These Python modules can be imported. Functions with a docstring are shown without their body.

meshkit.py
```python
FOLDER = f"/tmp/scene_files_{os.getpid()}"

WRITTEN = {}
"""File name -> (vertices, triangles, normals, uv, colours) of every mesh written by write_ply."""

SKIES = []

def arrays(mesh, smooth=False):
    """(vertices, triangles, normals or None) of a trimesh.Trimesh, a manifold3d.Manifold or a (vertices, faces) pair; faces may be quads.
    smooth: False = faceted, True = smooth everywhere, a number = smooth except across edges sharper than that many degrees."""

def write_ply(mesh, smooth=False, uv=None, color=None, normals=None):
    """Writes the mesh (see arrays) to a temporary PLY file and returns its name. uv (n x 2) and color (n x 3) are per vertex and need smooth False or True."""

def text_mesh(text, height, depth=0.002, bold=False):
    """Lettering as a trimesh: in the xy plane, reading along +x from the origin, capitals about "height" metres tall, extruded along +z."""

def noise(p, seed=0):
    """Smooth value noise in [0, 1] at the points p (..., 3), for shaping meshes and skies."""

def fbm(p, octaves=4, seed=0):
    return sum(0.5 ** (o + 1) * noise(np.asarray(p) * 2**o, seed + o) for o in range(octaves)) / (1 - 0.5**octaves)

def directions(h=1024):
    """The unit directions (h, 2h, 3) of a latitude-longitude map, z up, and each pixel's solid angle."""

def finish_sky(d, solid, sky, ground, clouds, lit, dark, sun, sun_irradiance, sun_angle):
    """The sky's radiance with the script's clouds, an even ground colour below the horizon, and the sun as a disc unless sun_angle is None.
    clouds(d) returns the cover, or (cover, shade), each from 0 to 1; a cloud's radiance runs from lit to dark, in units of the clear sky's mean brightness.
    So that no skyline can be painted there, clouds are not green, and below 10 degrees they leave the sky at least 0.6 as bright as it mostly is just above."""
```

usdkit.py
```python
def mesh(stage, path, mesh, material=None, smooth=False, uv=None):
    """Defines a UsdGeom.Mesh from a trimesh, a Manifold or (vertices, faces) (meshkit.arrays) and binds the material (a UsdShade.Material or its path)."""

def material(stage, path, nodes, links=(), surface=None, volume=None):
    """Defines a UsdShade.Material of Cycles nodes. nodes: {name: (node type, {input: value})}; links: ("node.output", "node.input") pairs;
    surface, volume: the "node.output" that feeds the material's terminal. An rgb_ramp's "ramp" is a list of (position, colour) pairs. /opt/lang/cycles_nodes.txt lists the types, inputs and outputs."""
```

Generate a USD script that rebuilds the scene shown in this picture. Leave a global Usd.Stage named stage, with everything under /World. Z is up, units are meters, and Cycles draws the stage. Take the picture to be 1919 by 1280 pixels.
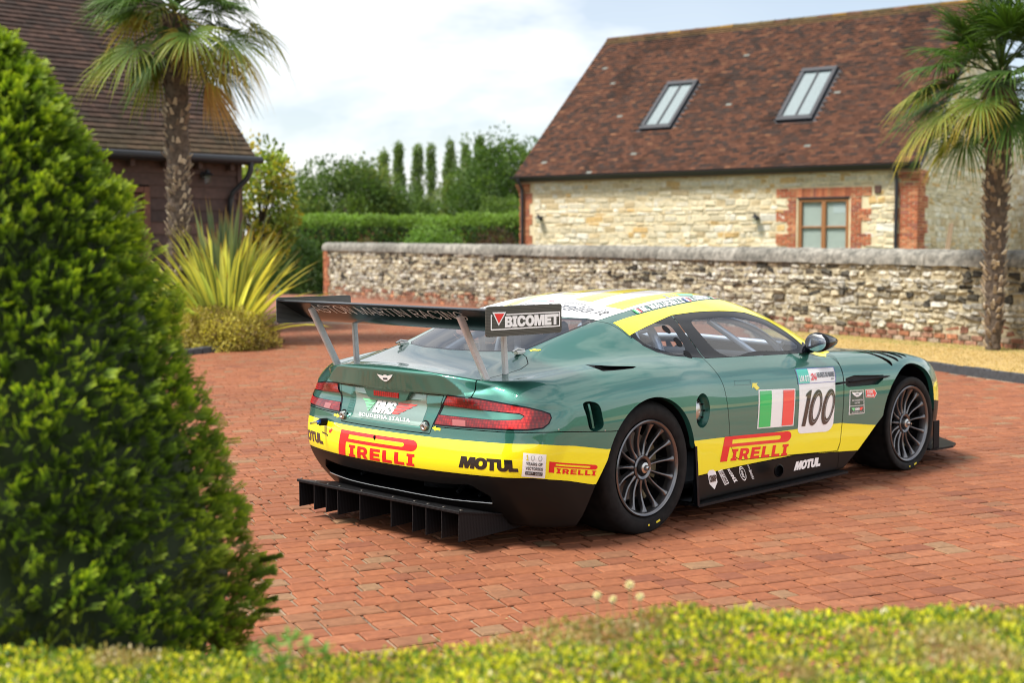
import math, os, random, glob
import numpy as np, trimesh, shapely, usdkit, meshkit
from shapely import affinity
from shapely.geometry import Polygon, box as sbox, Point, LineString
from pxr import Usd, UsdGeom, UsdLux, UsdShade, Gf, Sdf, Vt

rng = np.random.default_rng(7)
stage = Usd.Stage.CreateInMemory()
UsdGeom.SetStageUpAxis(stage, 'Z')
UsdGeom.Xform.Define(stage, '/World')
UsdGeom.Scope.Define(stage, '/World/Looks')
T = Sdf.ValueTypeNames

# ---------------------------------------------------------------- camera (world frame: x along the car, z up)
EYE = np.array([-5.3994, -5.3283, 1.4783])
YAW, PITCH, FPX = 0.7821, -0.07, 2534.16
FWD = np.array([math.cos(PITCH) * math.cos(YAW), math.cos(PITCH) * math.sin(YAW), math.sin(PITCH)])
RIGHT = np.array([math.sin(YAW), -math.cos(YAW), 0.0])
UP = np.cross(RIGHT, FWD)
cam = UsdGeom.Camera.Define(stage, '/World/camera')
cam.CreateHorizontalApertureAttr(36.0)
cam.CreateVerticalApertureAttr(36.0 * 684 / 1024)
cam.CreateFocalLengthAttr(36.0 * FPX / 1919)
cam.CreateFStopAttr(2.4)
cam.CreateFocusDistanceAttr(7.0)
cam.CreateClippingRangeAttr((0.05, 5000.0))
cam.CreateExposureAttr(1.05)
cam.AddTransformOp().Set(Gf.Matrix4d(*[float(x) for x in (*RIGHT, 0, *UP, 0, *(-FWD), 0, *EYE, 1)]))

# ---------------------------------------------------------------- sky and sun: bright broken cloud, soft high sun
SUN_H, SUN_EL = np.array([-0.90, 0.36]), math.radians(58)
SUN_H = SUN_H / np.linalg.norm(SUN_H)
SUN = np.array([SUN_H[0] * math.cos(SUN_EL), SUN_H[1] * math.cos(SUN_EL), math.sin(SUN_EL)])
usdkit.material(stage, '/World/Looks/sky_look', {
    'sky': ('sky_texture', {'sky_type': 'single_scattering', 'sun_disc': False, 'sun_elevation': SUN_EL,
                            'sun_rotation': math.atan2(SUN[0], SUN[1]), 'altitude': 100.0}),
    'tc': ('texture_coordinate', {}),
    'map': ('mapping', {'scale': (1.0, 1.0, 2.3), 'location': (0.35, 0.1, 0.0)}),
    'n1': ('noise_texture', {'scale': 2.3, 'detail': 7.0, 'roughness': 0.55, 'distortion': 0.2}),
    'r1': ('rgb_ramp', {'ramp': [(0.0, (0.25,) * 3), (0.41, (0.30,) * 3), (0.53, (0.97,) * 3), (1.0, (1.0,) * 3)]}),
    'n2': ('noise_texture', {'scale': 3.4, 'detail': 5.0, 'roughness': 0.5}),
    'r2': ('rgb_ramp', {'ramp': [(0.0, (7.0, 7.1, 7.3)), (0.42, (7.7, 7.75, 7.9)), (0.58, (8.8, 8.7, 8.55)), (1.0, (9.3, 9.15, 8.9))]}),
    'mx': ('mix_color', {}),
    'bg': ('background_shader', {'strength': 0.075}),
}, [('tc.generated', 'map.vector'), ('map.vector', 'n1.vector'), ('n1.fac', 'r1.fac'), ('map.vector', 'n2.vector'), ('n2.fac', 'r2.fac'),
    ('r1.color', 'mx.fac'), ('sky.color', 'mx.a'), ('r2.color', 'mx.b'), ('mx.result', 'bg.color')], surface='bg.background')
sky = UsdLux.DomeLight.Define(stage, '/World/sky')
UsdShade.MaterialBindingAPI.Apply(sky.GetPrim()).Bind(UsdShade.Material.Get(stage, '/World/Looks/sky_look'))
sky.GetPrim().SetCustomDataByKey('kind', 'structure')
sun = UsdLux.DistantLight.Define(stage, '/World/sun')
sun.CreateIntensityAttr(0.92)
sun.CreateNormalizeAttr(True) if hasattr(sun, 'CreateNormalizeAttr') else None
sun.CreateAngleAttr(14.0)
sun.CreateColorAttr(Gf.Vec3f(1.0, 0.95, 0.87))
_b = np.cross([0, 0, 1.0], SUN); _b /= np.linalg.norm(_b); _c = np.cross(SUN, _b)
sun.AddTransformOp().Set(Gf.Matrix4d(*[float(x) for x in (*_b, 0, *_c, 0, *SUN, 0, 0, 0, 30, 1)]))

# ---------------------------------------------------------------- helpers
_count = {}
def numbered(parent, name):
    k = (parent, name); n = _count.get(k, 0); _count[k] = n + 1
    return f'{parent}/{name}' if n == 0 else f'{parent}/{name}_{n:03d}'
def tag(p, label=None, cat=None, group=None, kind=None):
    p = p.GetPrim() if hasattr(p, 'GetPrim') else p
    for k, v in (('label', label), ('category', cat), ('group', group), ('kind', kind)):
        if v: p.SetCustomDataByKey(k, v)
    return p
def thing(name, label=None, cat=None, loc=(0, 0, 0), rz=0.0, group=None, kind=None):
    x = UsdGeom.Xform.Define(stage, numbered('/World', name))
    x.AddTranslateOp().Set(Gf.Vec3d(*map(float, loc)))
    if rz: x.AddRotateZOp().Set(math.degrees(rz))
    return tag(x, label, cat, group, kind)
def obj(name, vf, m, parent='/World', normals=None, tint=None, scalars=None, label=None, kind=None):
    """One Mesh prim. vf: (V, F) or trimesh; normals per vertex, True for smooth, or an angle; tint: one colour or colours per vertex."""
    par = str(parent.GetPath()) if hasattr(parent, 'GetPath') else parent
    if not isinstance(vf, tuple): vf = (np.asarray(vf.vertices), np.asarray(vf.faces))
    V, F = np.asarray(vf[0], float), np.asarray(vf[1])
    if len(F) and (F.max() + 1 < len(V) or len(np.unique(F)) < len(V)):
        u_, i_ = np.unique(F, return_inverse=True); n_ = len(V); F = i_.reshape(F.shape); V = V[u_]
        if isinstance(normals, np.ndarray): normals = normals[u_]
        if isinstance(tint, np.ndarray) and tint.ndim == 2 and len(tint) == n_: tint = tint[u_]
        if scalars: scalars = {k: np.asarray(v)[u_] for k, v in scalars.items()}
    if normals is True or isinstance(normals, (int, float)) and normals is not False and normals is not None:
        V0 = V; V, F, normals = meshkit.arrays((V, F), normals)
    F = np.asarray(F)
    path = numbered(par, name)
    me = UsdGeom.Mesh.Define(stage, path)
    me.CreatePointsAttr(Vt.Vec3fArray.FromNumpy(np.ascontiguousarray(V, np.float32)))
    me.CreateFaceVertexCountsAttr(Vt.IntArray.FromNumpy(np.full(len(F), F.shape[1], np.int32)))
    me.CreateFaceVertexIndicesAttr(Vt.IntArray.FromNumpy(F.astype(np.int32).ravel()))
    me.CreateSubdivisionSchemeAttr('none')
    if normals is not None and normals is not False:
        me.CreateNormalsAttr(Vt.Vec3fArray.FromNumpy(np.ascontiguousarray(normals, np.float32)))
        me.SetNormalsInterpolation('vertex')
    pv = UsdGeom.PrimvarsAPI(me)
    if tint is not None:
        tint = np.broadcast_to(np.asarray(tint, np.float32), (len(V), 3))
        pv.CreatePrimvar('tint', T.Color3fArray, 'vertex').Set(Vt.Vec3fArray.FromNumpy(np.ascontiguousarray(tint)))
    for k, a in (scalars or {}).items():
        pv.CreatePrimvar(k, T.FloatArray, 'vertex').Set(Vt.FloatArray.FromNumpy(np.ascontiguousarray(a, np.float32)))
    if m is not None: UsdShade.MaterialBindingAPI.Apply(me.GetPrim()).Bind(MATS[m])
    p = me.GetPrim()
    tag(p, label, None, None, kind)
    return p
def pieces(name, items, m, parent, most=300, rest=None, key=None, normals=None):
    """items: (V, F, tint) pieces, largest in view first; the first MOST are prims of their own, the others one joined part."""
    for V, F, t in items[:most]: obj(name, (V, F), m, parent, tint=t, normals=normals)
    if len(items) > most:
        V, F, C = join(items[most:])
        obj(rest or 'other_' + name + 's', (V, F), m, parent, tint=C, normals=normals, kind='stuff')
def join(items):
    vs, fs, cs, n = [], [], [], 0
    for it in items:
        V, F = it[0], np.asarray(it[1])
        if F.shape[1] == 4: F = np.vstack([F[:, [0, 1, 2]], F[:, [0, 2, 3]]])
        vs.append(V); fs.append(F + n); n += len(V)
        cs.append(np.broadcast_to(np.asarray(it[2] if len(it) > 2 and it[2] is not None else (1, 1, 1), float), (len(V), 3)))
    return np.vstack(vs), np.vstack(fs), np.vstack(cs)
def px_of(P):
    """How many pixels of the 1024 wide picture one metre spans at P (for sorting), 0 outside the frame."""
    d = np.asarray(P) - EYE; w = d @ FWD
    u, v = 1267 * (d @ RIGHT) / np.maximum(w, .1), 1267 * (d @ UP) / np.maximum(w, .1)
    return np.where((w > .3) & (np.abs(u) < 530) & (np.abs(v) < 360), 1267 / np.maximum(w, .1), 0)
BOXF = np.array([[0, 3, 2, 1], [4, 5, 6, 7], [0, 1, 5, 4], [1, 2, 6, 5], [2, 3, 7, 6], [3, 0, 4, 7]])
def boxm(x0, x1, y0, y1, z0, z1):
    return np.array([[x0, y0, z0], [x1, y0, z0], [x1, y1, z0], [x0, y1, z0], [x0, y0, z1], [x1, y0, z1], [x1, y1, z1], [x0, y1, z1]], float), BOXF.copy()
def _bevpts(lo, hi, b):
    s = np.array(list(np.ndindex(2, 2, 2))); c = np.where(s == 1, hi, lo)[:, None].repeat(3, 1); d = np.where(s == 1, -b, b)[:, None].repeat(3, 1)
    return np.where(np.eye(3, dtype=bool)[None], c, c + d).reshape(-1, 3)
_h = trimesh.convex.convex_hull(_bevpts(np.zeros(3), np.ones(3), .2)); _P = _bevpts(np.zeros(3), np.ones(3), .2)
BEVF = np.array([np.argmin(np.linalg.norm(_P - v, axis=1)) for v in _h.vertices])[np.array(_h.faces)]
def bevbox(x0, x1, y0, y1, z0, z1, b):
    """Box with all edges chamfered by b."""
    lo, hi = np.array([x0, y0, z0], float), np.array([x1, y1, z1], float); b = min(b, *(0.45 * (hi - lo)))
    return _bevpts(lo, hi, b), BEVF.copy()
def tubem(pts, r, n=8, cap=True):
    import numpy as _n
    p = _n.asarray(pts, float); t = _n.gradient(p, axis=0); t /= _n.linalg.norm(t, axis=1, keepdims=True) + 1e-12
    ref = _n.array([0, 0, 1.0]) if abs(t[0, 2]) < .9 else _n.array([1.0, 0, 0])
    a = _n.cross(t, ref); a /= _n.linalg.norm(a, axis=1, keepdims=True); b = _n.cross(t, a)
    ang = _n.arange(n) * 2 * math.pi / n; r = _n.broadcast_to(r, (len(p),))
    V = (p[:, None] + r[:, None, None] * (_n.cos(ang)[None, :, None] * a[:, None] + _n.sin(ang)[None, :, None] * b[:, None])).reshape(-1, 3)
    F = [[i * n + j, i * n + (j + 1) % n, (i + 1) * n + (j + 1) % n, (i + 1) * n + j] for i in range(len(p) - 1) for j in range(n)]
    F = _n.array(F); F = _n.vstack([F[:, [0, 1, 2]], F[:, [0, 2, 3]]])
    if cap:
        m = len(V); V = _n.vstack([V, p[:1], p[-1:]])
        k = _n.arange(n); e = (len(p) - 1) * n
        F = _n.vstack([F, _n.stack([k * 0 + m, (k + 1) % n, k], 1), _n.stack([k * 0 + m + 1, e + k, e + (k + 1) % n], 1)])
    return V, F
def lathe(prof, n=48, axis='y'):
    """prof: (radius, position along the axis) pairs."""
    pr = np.asarray(prof, float); a = np.arange(n) * 2 * math.pi / n
    V = np.stack([pr[:, :1] * np.cos(a), np.repeat(pr[:, 1:], n, 1), pr[:, :1] * np.sin(a)], -1).reshape(-1, 3)
    if axis == 'z': V = V[:, [0, 2, 1]]
    if axis == 'x': V = V[:, [1, 0, 2]]
    m = len(pr); F = np.array([[i * n + j, i * n + (j + 1) % n, (i + 1) * n + (j + 1) % n, (i + 1) * n + j] for i in range(m - 1) for j in range(n)])
    return V, np.vstack([F[:, [0, 1, 2]], F[:, [0, 2, 3]]])
def gridf(nu, nv):
    i, j = np.meshgrid(np.arange(nu - 1), np.arange(nv - 1), indexing='ij'); a = (i * nv + j).ravel()
    return np.vstack([np.stack([a, a + nv, a + nv + 1], 1), np.stack([a, a + nv + 1, a + 1], 1)])
def noise3(P, s, seed=0): return meshkit.noise(np.asarray(P) * s, seed)
def rot_z(V, a):
    c, s = math.cos(a), math.sin(a); return np.stack([V[..., 0] * c - V[..., 1] * s, V[..., 0] * s + V[..., 1] * c, V[..., 2]], -1)

# ---------------------------------------------------------------- materials
MATS = {}
def mat(name, nodes, links, surface='p.BSDF', volume=None):
    MATS[name] = usdkit.material(stage, '/World/Looks/' + name, nodes, links, surface=surface, volume=volume)
def plain(name, col, rough=0.5, metallic=0.0, var=0.0, scale=20.0, bump=0.0, bscale=80.0, coat=0.0, spec=0.5, tint=False, detail=4.0, col2=None, lo=0.35, hi=0.65, coat_rough=0.03, **kw):
    """Principled surface; colour varied by noise between col and col2 (or a darker col); tint multiplies by the mesh's own colour."""
    N = {'p': ('principled_bsdf', dict(roughness=rough, metallic=metallic, coat_weight=coat, coat_roughness=coat_rough, specular_ior_level=spec, base_color=col, **kw)), 'tc': ('texture_coordinate', {})}
    L = []
    src = None
    if var or col2 is not None:
        c2 = col2 if col2 is not None else tuple(c * (1 - var) for c in col)
        N['n'] = ('noise_texture', dict(scale=scale, detail=detail, roughness=0.6)); N['r'] = ('rgb_ramp', {'ramp': [(lo, c2), (hi, col)]})
        L += [('tc.object', 'n.vector'), ('n.fac', 'r.fac')]; src = 'r.color'
    if tint:
        N['a'] = ('attribute', {'attribute': 'tint'})
        if src:
            N['mx'] = ('mix_color', {'blend_type': 'multiply', 'fac': 1.0}); L += [(src, 'mx.a'), ('a.color', 'mx.b')]; src = 'mx.result'
        else: src = 'a.color'
    if src: L.append((src, 'p.base_color'))
    if bump:
        N['bn'] = ('noise_texture', dict(scale=bscale, detail=5.0, roughness=0.65)); N['b'] = ('bump', dict(strength=bump, distance=0.01))
        L += [('tc.object', 'bn.vector'), ('bn.fac', 'b.height'), ('b.normal', 'p.normal')]
    mat(name, N, L)
def leafmat(name, rough=0.5, trans=0.35, spec=0.35):
    mat(name, {'a': ('attribute', {'attribute': 'tint'}), 'p': ('principled_bsdf', dict(roughness=rough, specular_ior_level=spec)),
               'g': ('mix_color', {'blend_type': 'multiply', 'fac': 1.0, 'b': (1.15, 1.2, 0.5)}), 't': ('translucent_bsdf', {}), 'm': ('mix_closure', {'fac': trans})},
        [('a.color', 'p.base_color'), ('a.color', 'g.a'), ('g.result', 't.color'), ('p.BSDF', 'm.closure1'), ('t.BSDF', 'm.closure2')], surface='m.closure')
W1 = (1, 1, 1)
plain('paver', (.51, .515, .455), 0.8, col2=(.39, .385, .345), scale=26, bump=0.35, bscale=150, tint=True, spec=0.3, detail=6)
plain('joint_sand', (0.27, 0.195, 0.13), 0.95, col2=(.11, .075, .052), scale=1.6, bump=0.5, bscale=200)
plain('rubble', (1, 1, 1), 0.92, var=0.62, scale=13, bump=0.8, bscale=45, tint=True, spec=0.2, detail=7, lo=.36, hi=.62)
plain('mortar', (0.47, 0.41, 0.28), 0.95, var=0.45, scale=9, bump=0.6, bscale=60, spec=0.2)
plain('coping', (0.27, 0.26, 0.235), 0.9, col2=(0.10, 0.099, 0.09), scale=9, bump=0.7, bscale=60, tint=True, detail=7, spec=0.2)
plain('limestone', (1, 1, 1), 0.92, var=0.3, scale=16, bump=0.6, bscale=40, tint=True, spec=0.2, detail=6)
plain('lime_mortar', (0.66, 0.56, 0.37), 0.95, var=0.2, scale=8, bump=0.4, bscale=60, spec=0.2)
plain('brick', (1, 1, 1), 0.9, var=0.3, scale=30, bump=0.5, bscale=90, tint=True, spec=0.2)
plain('roof_tile', (.50, .55, .57), 0.9, var=0.35, scale=9, bump=0.4, bscale=60, tint=True, spec=0.2)
plain('black_gutter', (0.015, 0.017, 0.022), 0.45)
plain('edging_black', (0.05, 0.053, 0.06), 0.8, var=0.4, scale=20, bump=0.3)
plain('board_brown', (1, 1, 1), 0.7, var=0.35, scale=12, bump=0.3, bscale=30, tint=True)
plain('timber', (0.30, 0.13, 0.045), 0.5, var=0.25, scale=25)
plain('frame_dark', (0.02, 0.023, 0.03), 0.5)
plain('dark_void', (0.012, 0.012, 0.014), 0.9)
plain('blind', (0.78, 0.78, 0.72), 0.9, var=.06, scale=5)
plain('roof_blind', (0.50, .55, .53), .9); plain('paper', (0.85, 0.85, 0.85), 0.8)
plain('lamp_black', (0.012, 0.014, 0.018), 0.4)
plain('rust_iron', (0.12, 0.06, 0.045), 0.8, var=.4, scale=30)
plain('bark', (0.115, 0.085, 0.062), 0.95, col2=(0.045, 0.033, 0.025), scale=18, bump=0.8, bscale=30)
plain('palm_stub', (1, 1, 1), 0.9, var=0.3, scale=40, tint=True)
plain('soil', (0.05, 0.035, 0.025), 0.95, var=.5, scale=12, bump=0.6)
plain('grass_ground', (0.42, 0.29, 0.105), 0.95, col2=(0.29, 0.20, 0.07), scale=5.5, bump=0.8, bscale=90, detail=8)
plain('field', (0.09, 0.12, 0.03), 0.95, var=.4, scale=1.5)
leafmat('leaf', 0.55, 0.4, 0.3); plain('dark_core', (0.018, 0.030, 0.009), 0.95); leafmat('leaf_glossy', 0.5, 0.3, 0.22); leafmat('dry_grass', 0.8, 0.3, 0.2)
mat('far_paving', {'tc': ('texture_coordinate', {}), 'mp': ('mapping', {'rotation': (0, 0, math.radians(21.13))}),
    'b': ('brick_texture', dict(scale=1.0, brick_width=0.165, row_height=0.118, mortar_size=0.008, color1=(0.25, 0.098, 0.058), color2=(0.205, 0.082, 0.049), mortar=(0.19, 0.11, 0.072))),
    'n': ('noise_texture', dict(scale=1.2, detail=5.0)), 'r': ('rgb_ramp', {'ramp': [(0.3, (0.75, 0.75, 0.75)), (0.7, (1.1, 1.1, 1.1))]}), 'm': ('mix_color', {'blend_type': 'multiply', 'fac': 1.0}),
    'p': ('principled_bsdf', dict(roughness=0.85, specular_ior_level=0.3))},
    [('tc.object', 'mp.vector'), ('mp.vector', 'b.vector'), ('tc.object', 'n.vector'), ('n.fac', 'r.fac'), ('b.color', 'm.a'), ('r.color', 'm.b'), ('m.result', 'p.base_color')])
def panemat(name, tintc, ior=1.5, rough=0.0, dark=0.0):
    mat(name, {'ge': ('geometry', {}), 'io': ('mix_float', {'a': ior, 'b': 1 / ior}), 'f': ('fresnel', {}), 't': ('transparent_bsdf', {'color': tintc}), 'g': ('glossy_bsdf', {'roughness': rough, 'color': (1, 1, 1)}), 'm': ('mix_closure', {})},
        [('ge.backfacing', 'io.fac'), ('io.result', 'f.IOR'), ('f.fac', 'm.fac'), ('t.BSDF', 'm.closure1'), ('g.BSDF', 'm.closure2')], surface='m.closure')
panemat('pane', (0.82, 0.86, 0.86), 1.55, 0.005)
panemat('roof_pane', (0.75, 0.8, 0.82), 2.6, 0.02)
# ================================================================ vegetation helpers
def unit(v): return v / np.maximum(np.linalg.norm(v, axis=-1, keepdims=True), 1e-9)
def rdir(n, r=None):
    return unit((r or rng).normal(size=(n, 3)))
def cards(P, D, N, L, W, C, fold=0.25, tip=1.0):
    """One folded rhombic leaf per point: base, two sides, tip."""
    D = unit(D); S = unit(np.cross(D, N)); N = np.cross(S, D); n = len(P)
    L = np.broadcast_to(L, (n,))[:, None]; W = np.broadcast_to(W, (n,))[:, None]
    V = np.stack([P, P + D * L * .5 + S * W * .5 + N * W * fold, P + D * L, P + D * L * .5 - S * W * .5 + N * W * fold], 1).reshape(-1, 3)
    a = np.arange(n)[:, None] * 4
    F = np.concatenate([a + [0, 1, 2], a + [0, 2, 3]], 1).reshape(-1, 3)
    C = np.repeat(np.asarray(C)[:, None], 4, 1); C = C * np.array([.85, 1, tip, 1])[None, :, None]
    return V, F, C.reshape(-1, 3)
def pick(cols, n, r=None, jit=.15):
    """n colours drawn from weighted colours [(weight, colour)] with jitter."""
    r = r or rng; w = np.array([c[0] for c in cols], float); k = r.choice(len(cols), n, p=w / w.sum())
    return np.array([c[1] for c in cols], float)[k] * (1 + jit * r.normal(size=(n, 1))).clip(.4, 1.7)
def clumpy(centres, radii, per, L, W, cols, up=.35, jit=.15, r=None, shell=.55, tip=1.0, top=.0):
    """Leaf cards in ellipsoidal clumps: (V, F, C). radii: per clump (n,) or (n,3)."""
    r = r or rng; c = np.repeat(centres, per, 0); rad = np.asarray(radii, float); rad = rad[:, None] * np.ones(3) if rad.ndim == 1 else rad
    d = rdir(len(c), r); q = (shell + (1 - shell) * r.random(len(c))) * (.8 + .35 * r.random(len(c)))
    P = c + d * np.repeat(rad, per, 0) * q[:, None]
    D = unit(d + rdir(len(c), r) * .9 + [0, 0, up]); N = unit(d * .6 + rdir(len(c), r) + [0, 0, .6])
    C = np.repeat(pick(cols, len(centres), r, jit), per, 0) * (1 + .18 * r.normal(size=(len(c), 1))).clip(.5, 1.6)
    n = len(c)
    return cards(P, D, N, L * (.7 + .6 * r.random(n)), W * (.7 + .6 * r.random(n)), C, tip=tip)
def tree(name, label, cat, xy, h, crown, trunk_r, nclump, per, leaf, cols, seed, m='leaf', z0=0.0, lean=0.0, group=None):
    """crown: function(r, n) -> clump centres relative to the base and radii."""
    r = np.random.default_rng(seed); t = thing(name, label, cat, (*xy, z0), group=group)
    C, R = crown(r, nclump)
    V, F, col = clumpy(C, R, per, leaf, leaf * .6, cols, r=r)
    obj('crown', (V, F), m, t, tint=col)
    top = C[:, 2].max() * .8
    zs = np.linspace(-.3, top, 8); pts = np.stack([np.interp(zs, [0, top], [0, C[:, 0].mean()]) + .02 * r.normal(size=8), np.interp(zs, [0, top], [0, C[:, 1].mean()]), zs], 1)
    parts = [(*tubem(pts, np.linspace(trunk_r, trunk_r * .25, 8), 8), None)]
    for k in r.choice(len(C), min(26, len(C)), replace=False):
        b = pts[int(np.clip(np.searchsorted(zs, C[k, 2] * .55), 1, 6))]; mid = b * .5 + C[k] * .5 + [0, 0, -.05 * h]
        parts.append((*tubem(np.array([b, mid, C[k]]), np.array([.35, .22, .06]) * trunk_r, 6), None))
    V, F, _ = join(parts); obj('trunk', (V, F), 'bark', t, normals=True)
    return t

# ================================================================ ground, driveway, lawn
_G = 3000.0
_n = 80; _x = np.sign(np.linspace(-1, 1, _n)) * np.abs(np.linspace(-1, 1, _n)) ** 3 * _G
gx, gy = np.meshgrid(_x, _x, indexing='ij'); gz = np.full_like(gx, -.06)
far = np.maximum(0, np.hypot(gx, gy) - 90) ; gz = gz + np.minimum(far * .006, 4) * meshkit.noise(np.stack([gx / 70, gy / 70, 0 * gx], -1))
obj('ground', (np.stack([gx, gy, gz], -1).reshape(-1, 3), gridf(_n, _n)), 'field', normals=True)
tag(stage.GetPrimAtPath('/World/ground'), kind='structure')
drive = thing('driveway', kind='structure')
WL, WR = np.array([20.167, 28.24]), np.array([12.45, -1.4])          # the garden wall's front base line
kerb_pts = np.array([[4.6, -7.5], [6.6, -3.6], [8.05, -.65], [8.896, 1.031], [9.664, 2.521], [10.75, 4.4], [12.2, 6.6], [14.6, 8.6], [15.6, 10.3]])
_tk = np.linspace(0, len(kerb_pts) - 1, 120)
from scipy.interpolate import CubicSpline, PchipInterpolator, RectBivariateSpline
kerb = np.stack([CubicSpline(np.arange(len(kerb_pts)), kerb_pts[:, k])(_tk) for k in (0, 1)], 1)
paved = Polygon([(-9, -9), (4.6, -9), *map(tuple, kerb), tuple(WL), (19, 31), (9, 30), (7.5, 14.3), (6.9, 12.75), (5.6, 11.2), (4.62, 10.9), (2.0, 10.4), (-6, 9), (-9, 6)])
def flat(poly, z):
    V, F = trimesh.creation.triangulate_polygon(poly, engine='earcut'); return np.column_stack([V, np.full(len(V), z)]), F
obj('far_paving', flat(paved, -.018), 'far_paving', drive)
bed_poly = sbox(-9, -9, 30, 30).intersection(paved)
# pavers: tumbled blocks in courses, laid along one direction
ca, sa = math.cos(math.radians(-21.13)), math.sin(math.radians(-21.13))
ax_s, ax_t = np.array([ca, sa]), np.array([-sa, ca])
rr = np.random.default_rng(11); pav = []
corners = np.array([EYE[:2] + d * FWD[:2] / np.linalg.norm(FWD[:2]) + q * d * RIGHT[:2] for d in (2.6, 27) for q in (-.40, .40)])
cs, ct = corners @ ax_s, corners @ ax_t
paved_in = shapely.prepared.prep(paved)
PH = .118
pal = [(5, (.47, .165, .082)), (5, (.44, .150, .076)), (4, (.42, .148, .080)), (1.5, (.42, .185, .105)), (2, (.49, .185, .10)), (.7, (.42, .235, .14)), (.6, (.35, .12, .07))]
BT = np.array([[-1, -1], [1, -1], [1, 1], [-1, 1]], float)
rows = np.arange(ct.min(), ct.max(), PH)
CX = []
for k, t0 in enumerate(rows):
    n = int((cs.max() - cs.min()) / .11) + 4
    w = rr.choice([.10, .135, .135, .165, .165, .18], n) * (.97 + .06 * rr.random(n)); e = cs.min() - .1 - rr.random() * .2 + np.concatenate([[0], np.cumsum(w)])
    c = (e[:-1] + e[1:]) / 2
    CX.append(np.stack([c, np.full(n, t0 + PH / 2), w, np.full(n, PH)], 1))
CX = np.vstack(CX)
XY = CX[:, :1] * ax_s + CX[:, 1:2] * ax_t
d3 = np.column_stack([XY, np.zeros(len(XY))]) - EYE
dw = d3 @ FWD; uu = np.abs(d3 @ RIGHT) / np.maximum(dw, .1); vv = (d3 @ UP) / np.maximum(dw, .1)
keep = (dw > 2.4) & (dw < 26) & (uu < .40) & (vv > -.29)
keep &= shapely.contains_xy(paved.buffer(-.09), XY[:, 0], XY[:, 1])
CX, XY, dw = CX[keep], XY[keep], dw[keep]
# keep clear of nothing else: the car stands on them
base_c = pick(pal, len(CX), rr, .05)
base_c *= (.86 + .28 * meshkit.fbm(np.column_stack([XY * .9, 0 * XY[:, 0]]), 3, 5))[:, None]
items = []
def paver(c, xy, tint):
    hw, hh = c[2] / 2 - .0055, c[3] / 2 - .0055; r = rr
    j = r.normal(size=(4, 2)) * .0018
    o = BT * [hw, hh] + j; i = BT * [hw - .006, hh - .006] + j
    dz = r.normal() * .0012; tilt = r.normal(size=2) * .004
    z1 = dz + i @ tilt; z2 = z1 - .005
    P2 = np.vstack([o, o, i]); Z = np.concatenate([np.full(4, -.03), z2, z1])
    V = np.column_stack([xy + P2[:, :1] * ax_s + P2[:, 1:] * ax_t, Z])
    F = [[8, 9, 10, 11]] + [[a + q, a + (q + 1) % 4, a + 4 + (q + 1) % 4, a + 4 + q] for a in (0, 4) for q in range(4)]
    return V, np.array(F), tint
order = np.argsort(dw); order = np.concatenate([order[(dw[order] > 5.0)], order[dw[order] <= 5.0]])
for k in order: items.append(paver(CX[k], XY[k], base_c[k]))
pieces('paver', items, 'paver', drive)
near = Polygon([tuple(x) for x in (EYE[:2] + 2.2 * FWD[:2] - 1.3 * RIGHT[:2], EYE[:2] + 27 * FWD[:2] - 11 * RIGHT[:2], EYE[:2] + 27 * FWD[:2] + 11 * RIGHT[:2], EYE[:2] + 2.2 * FWD[:2] + 1.3 * RIGHT[:2])]).intersection(paved)
obj('joint_sand', flat(near, -.0105), 'joint_sand', drive)
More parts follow.
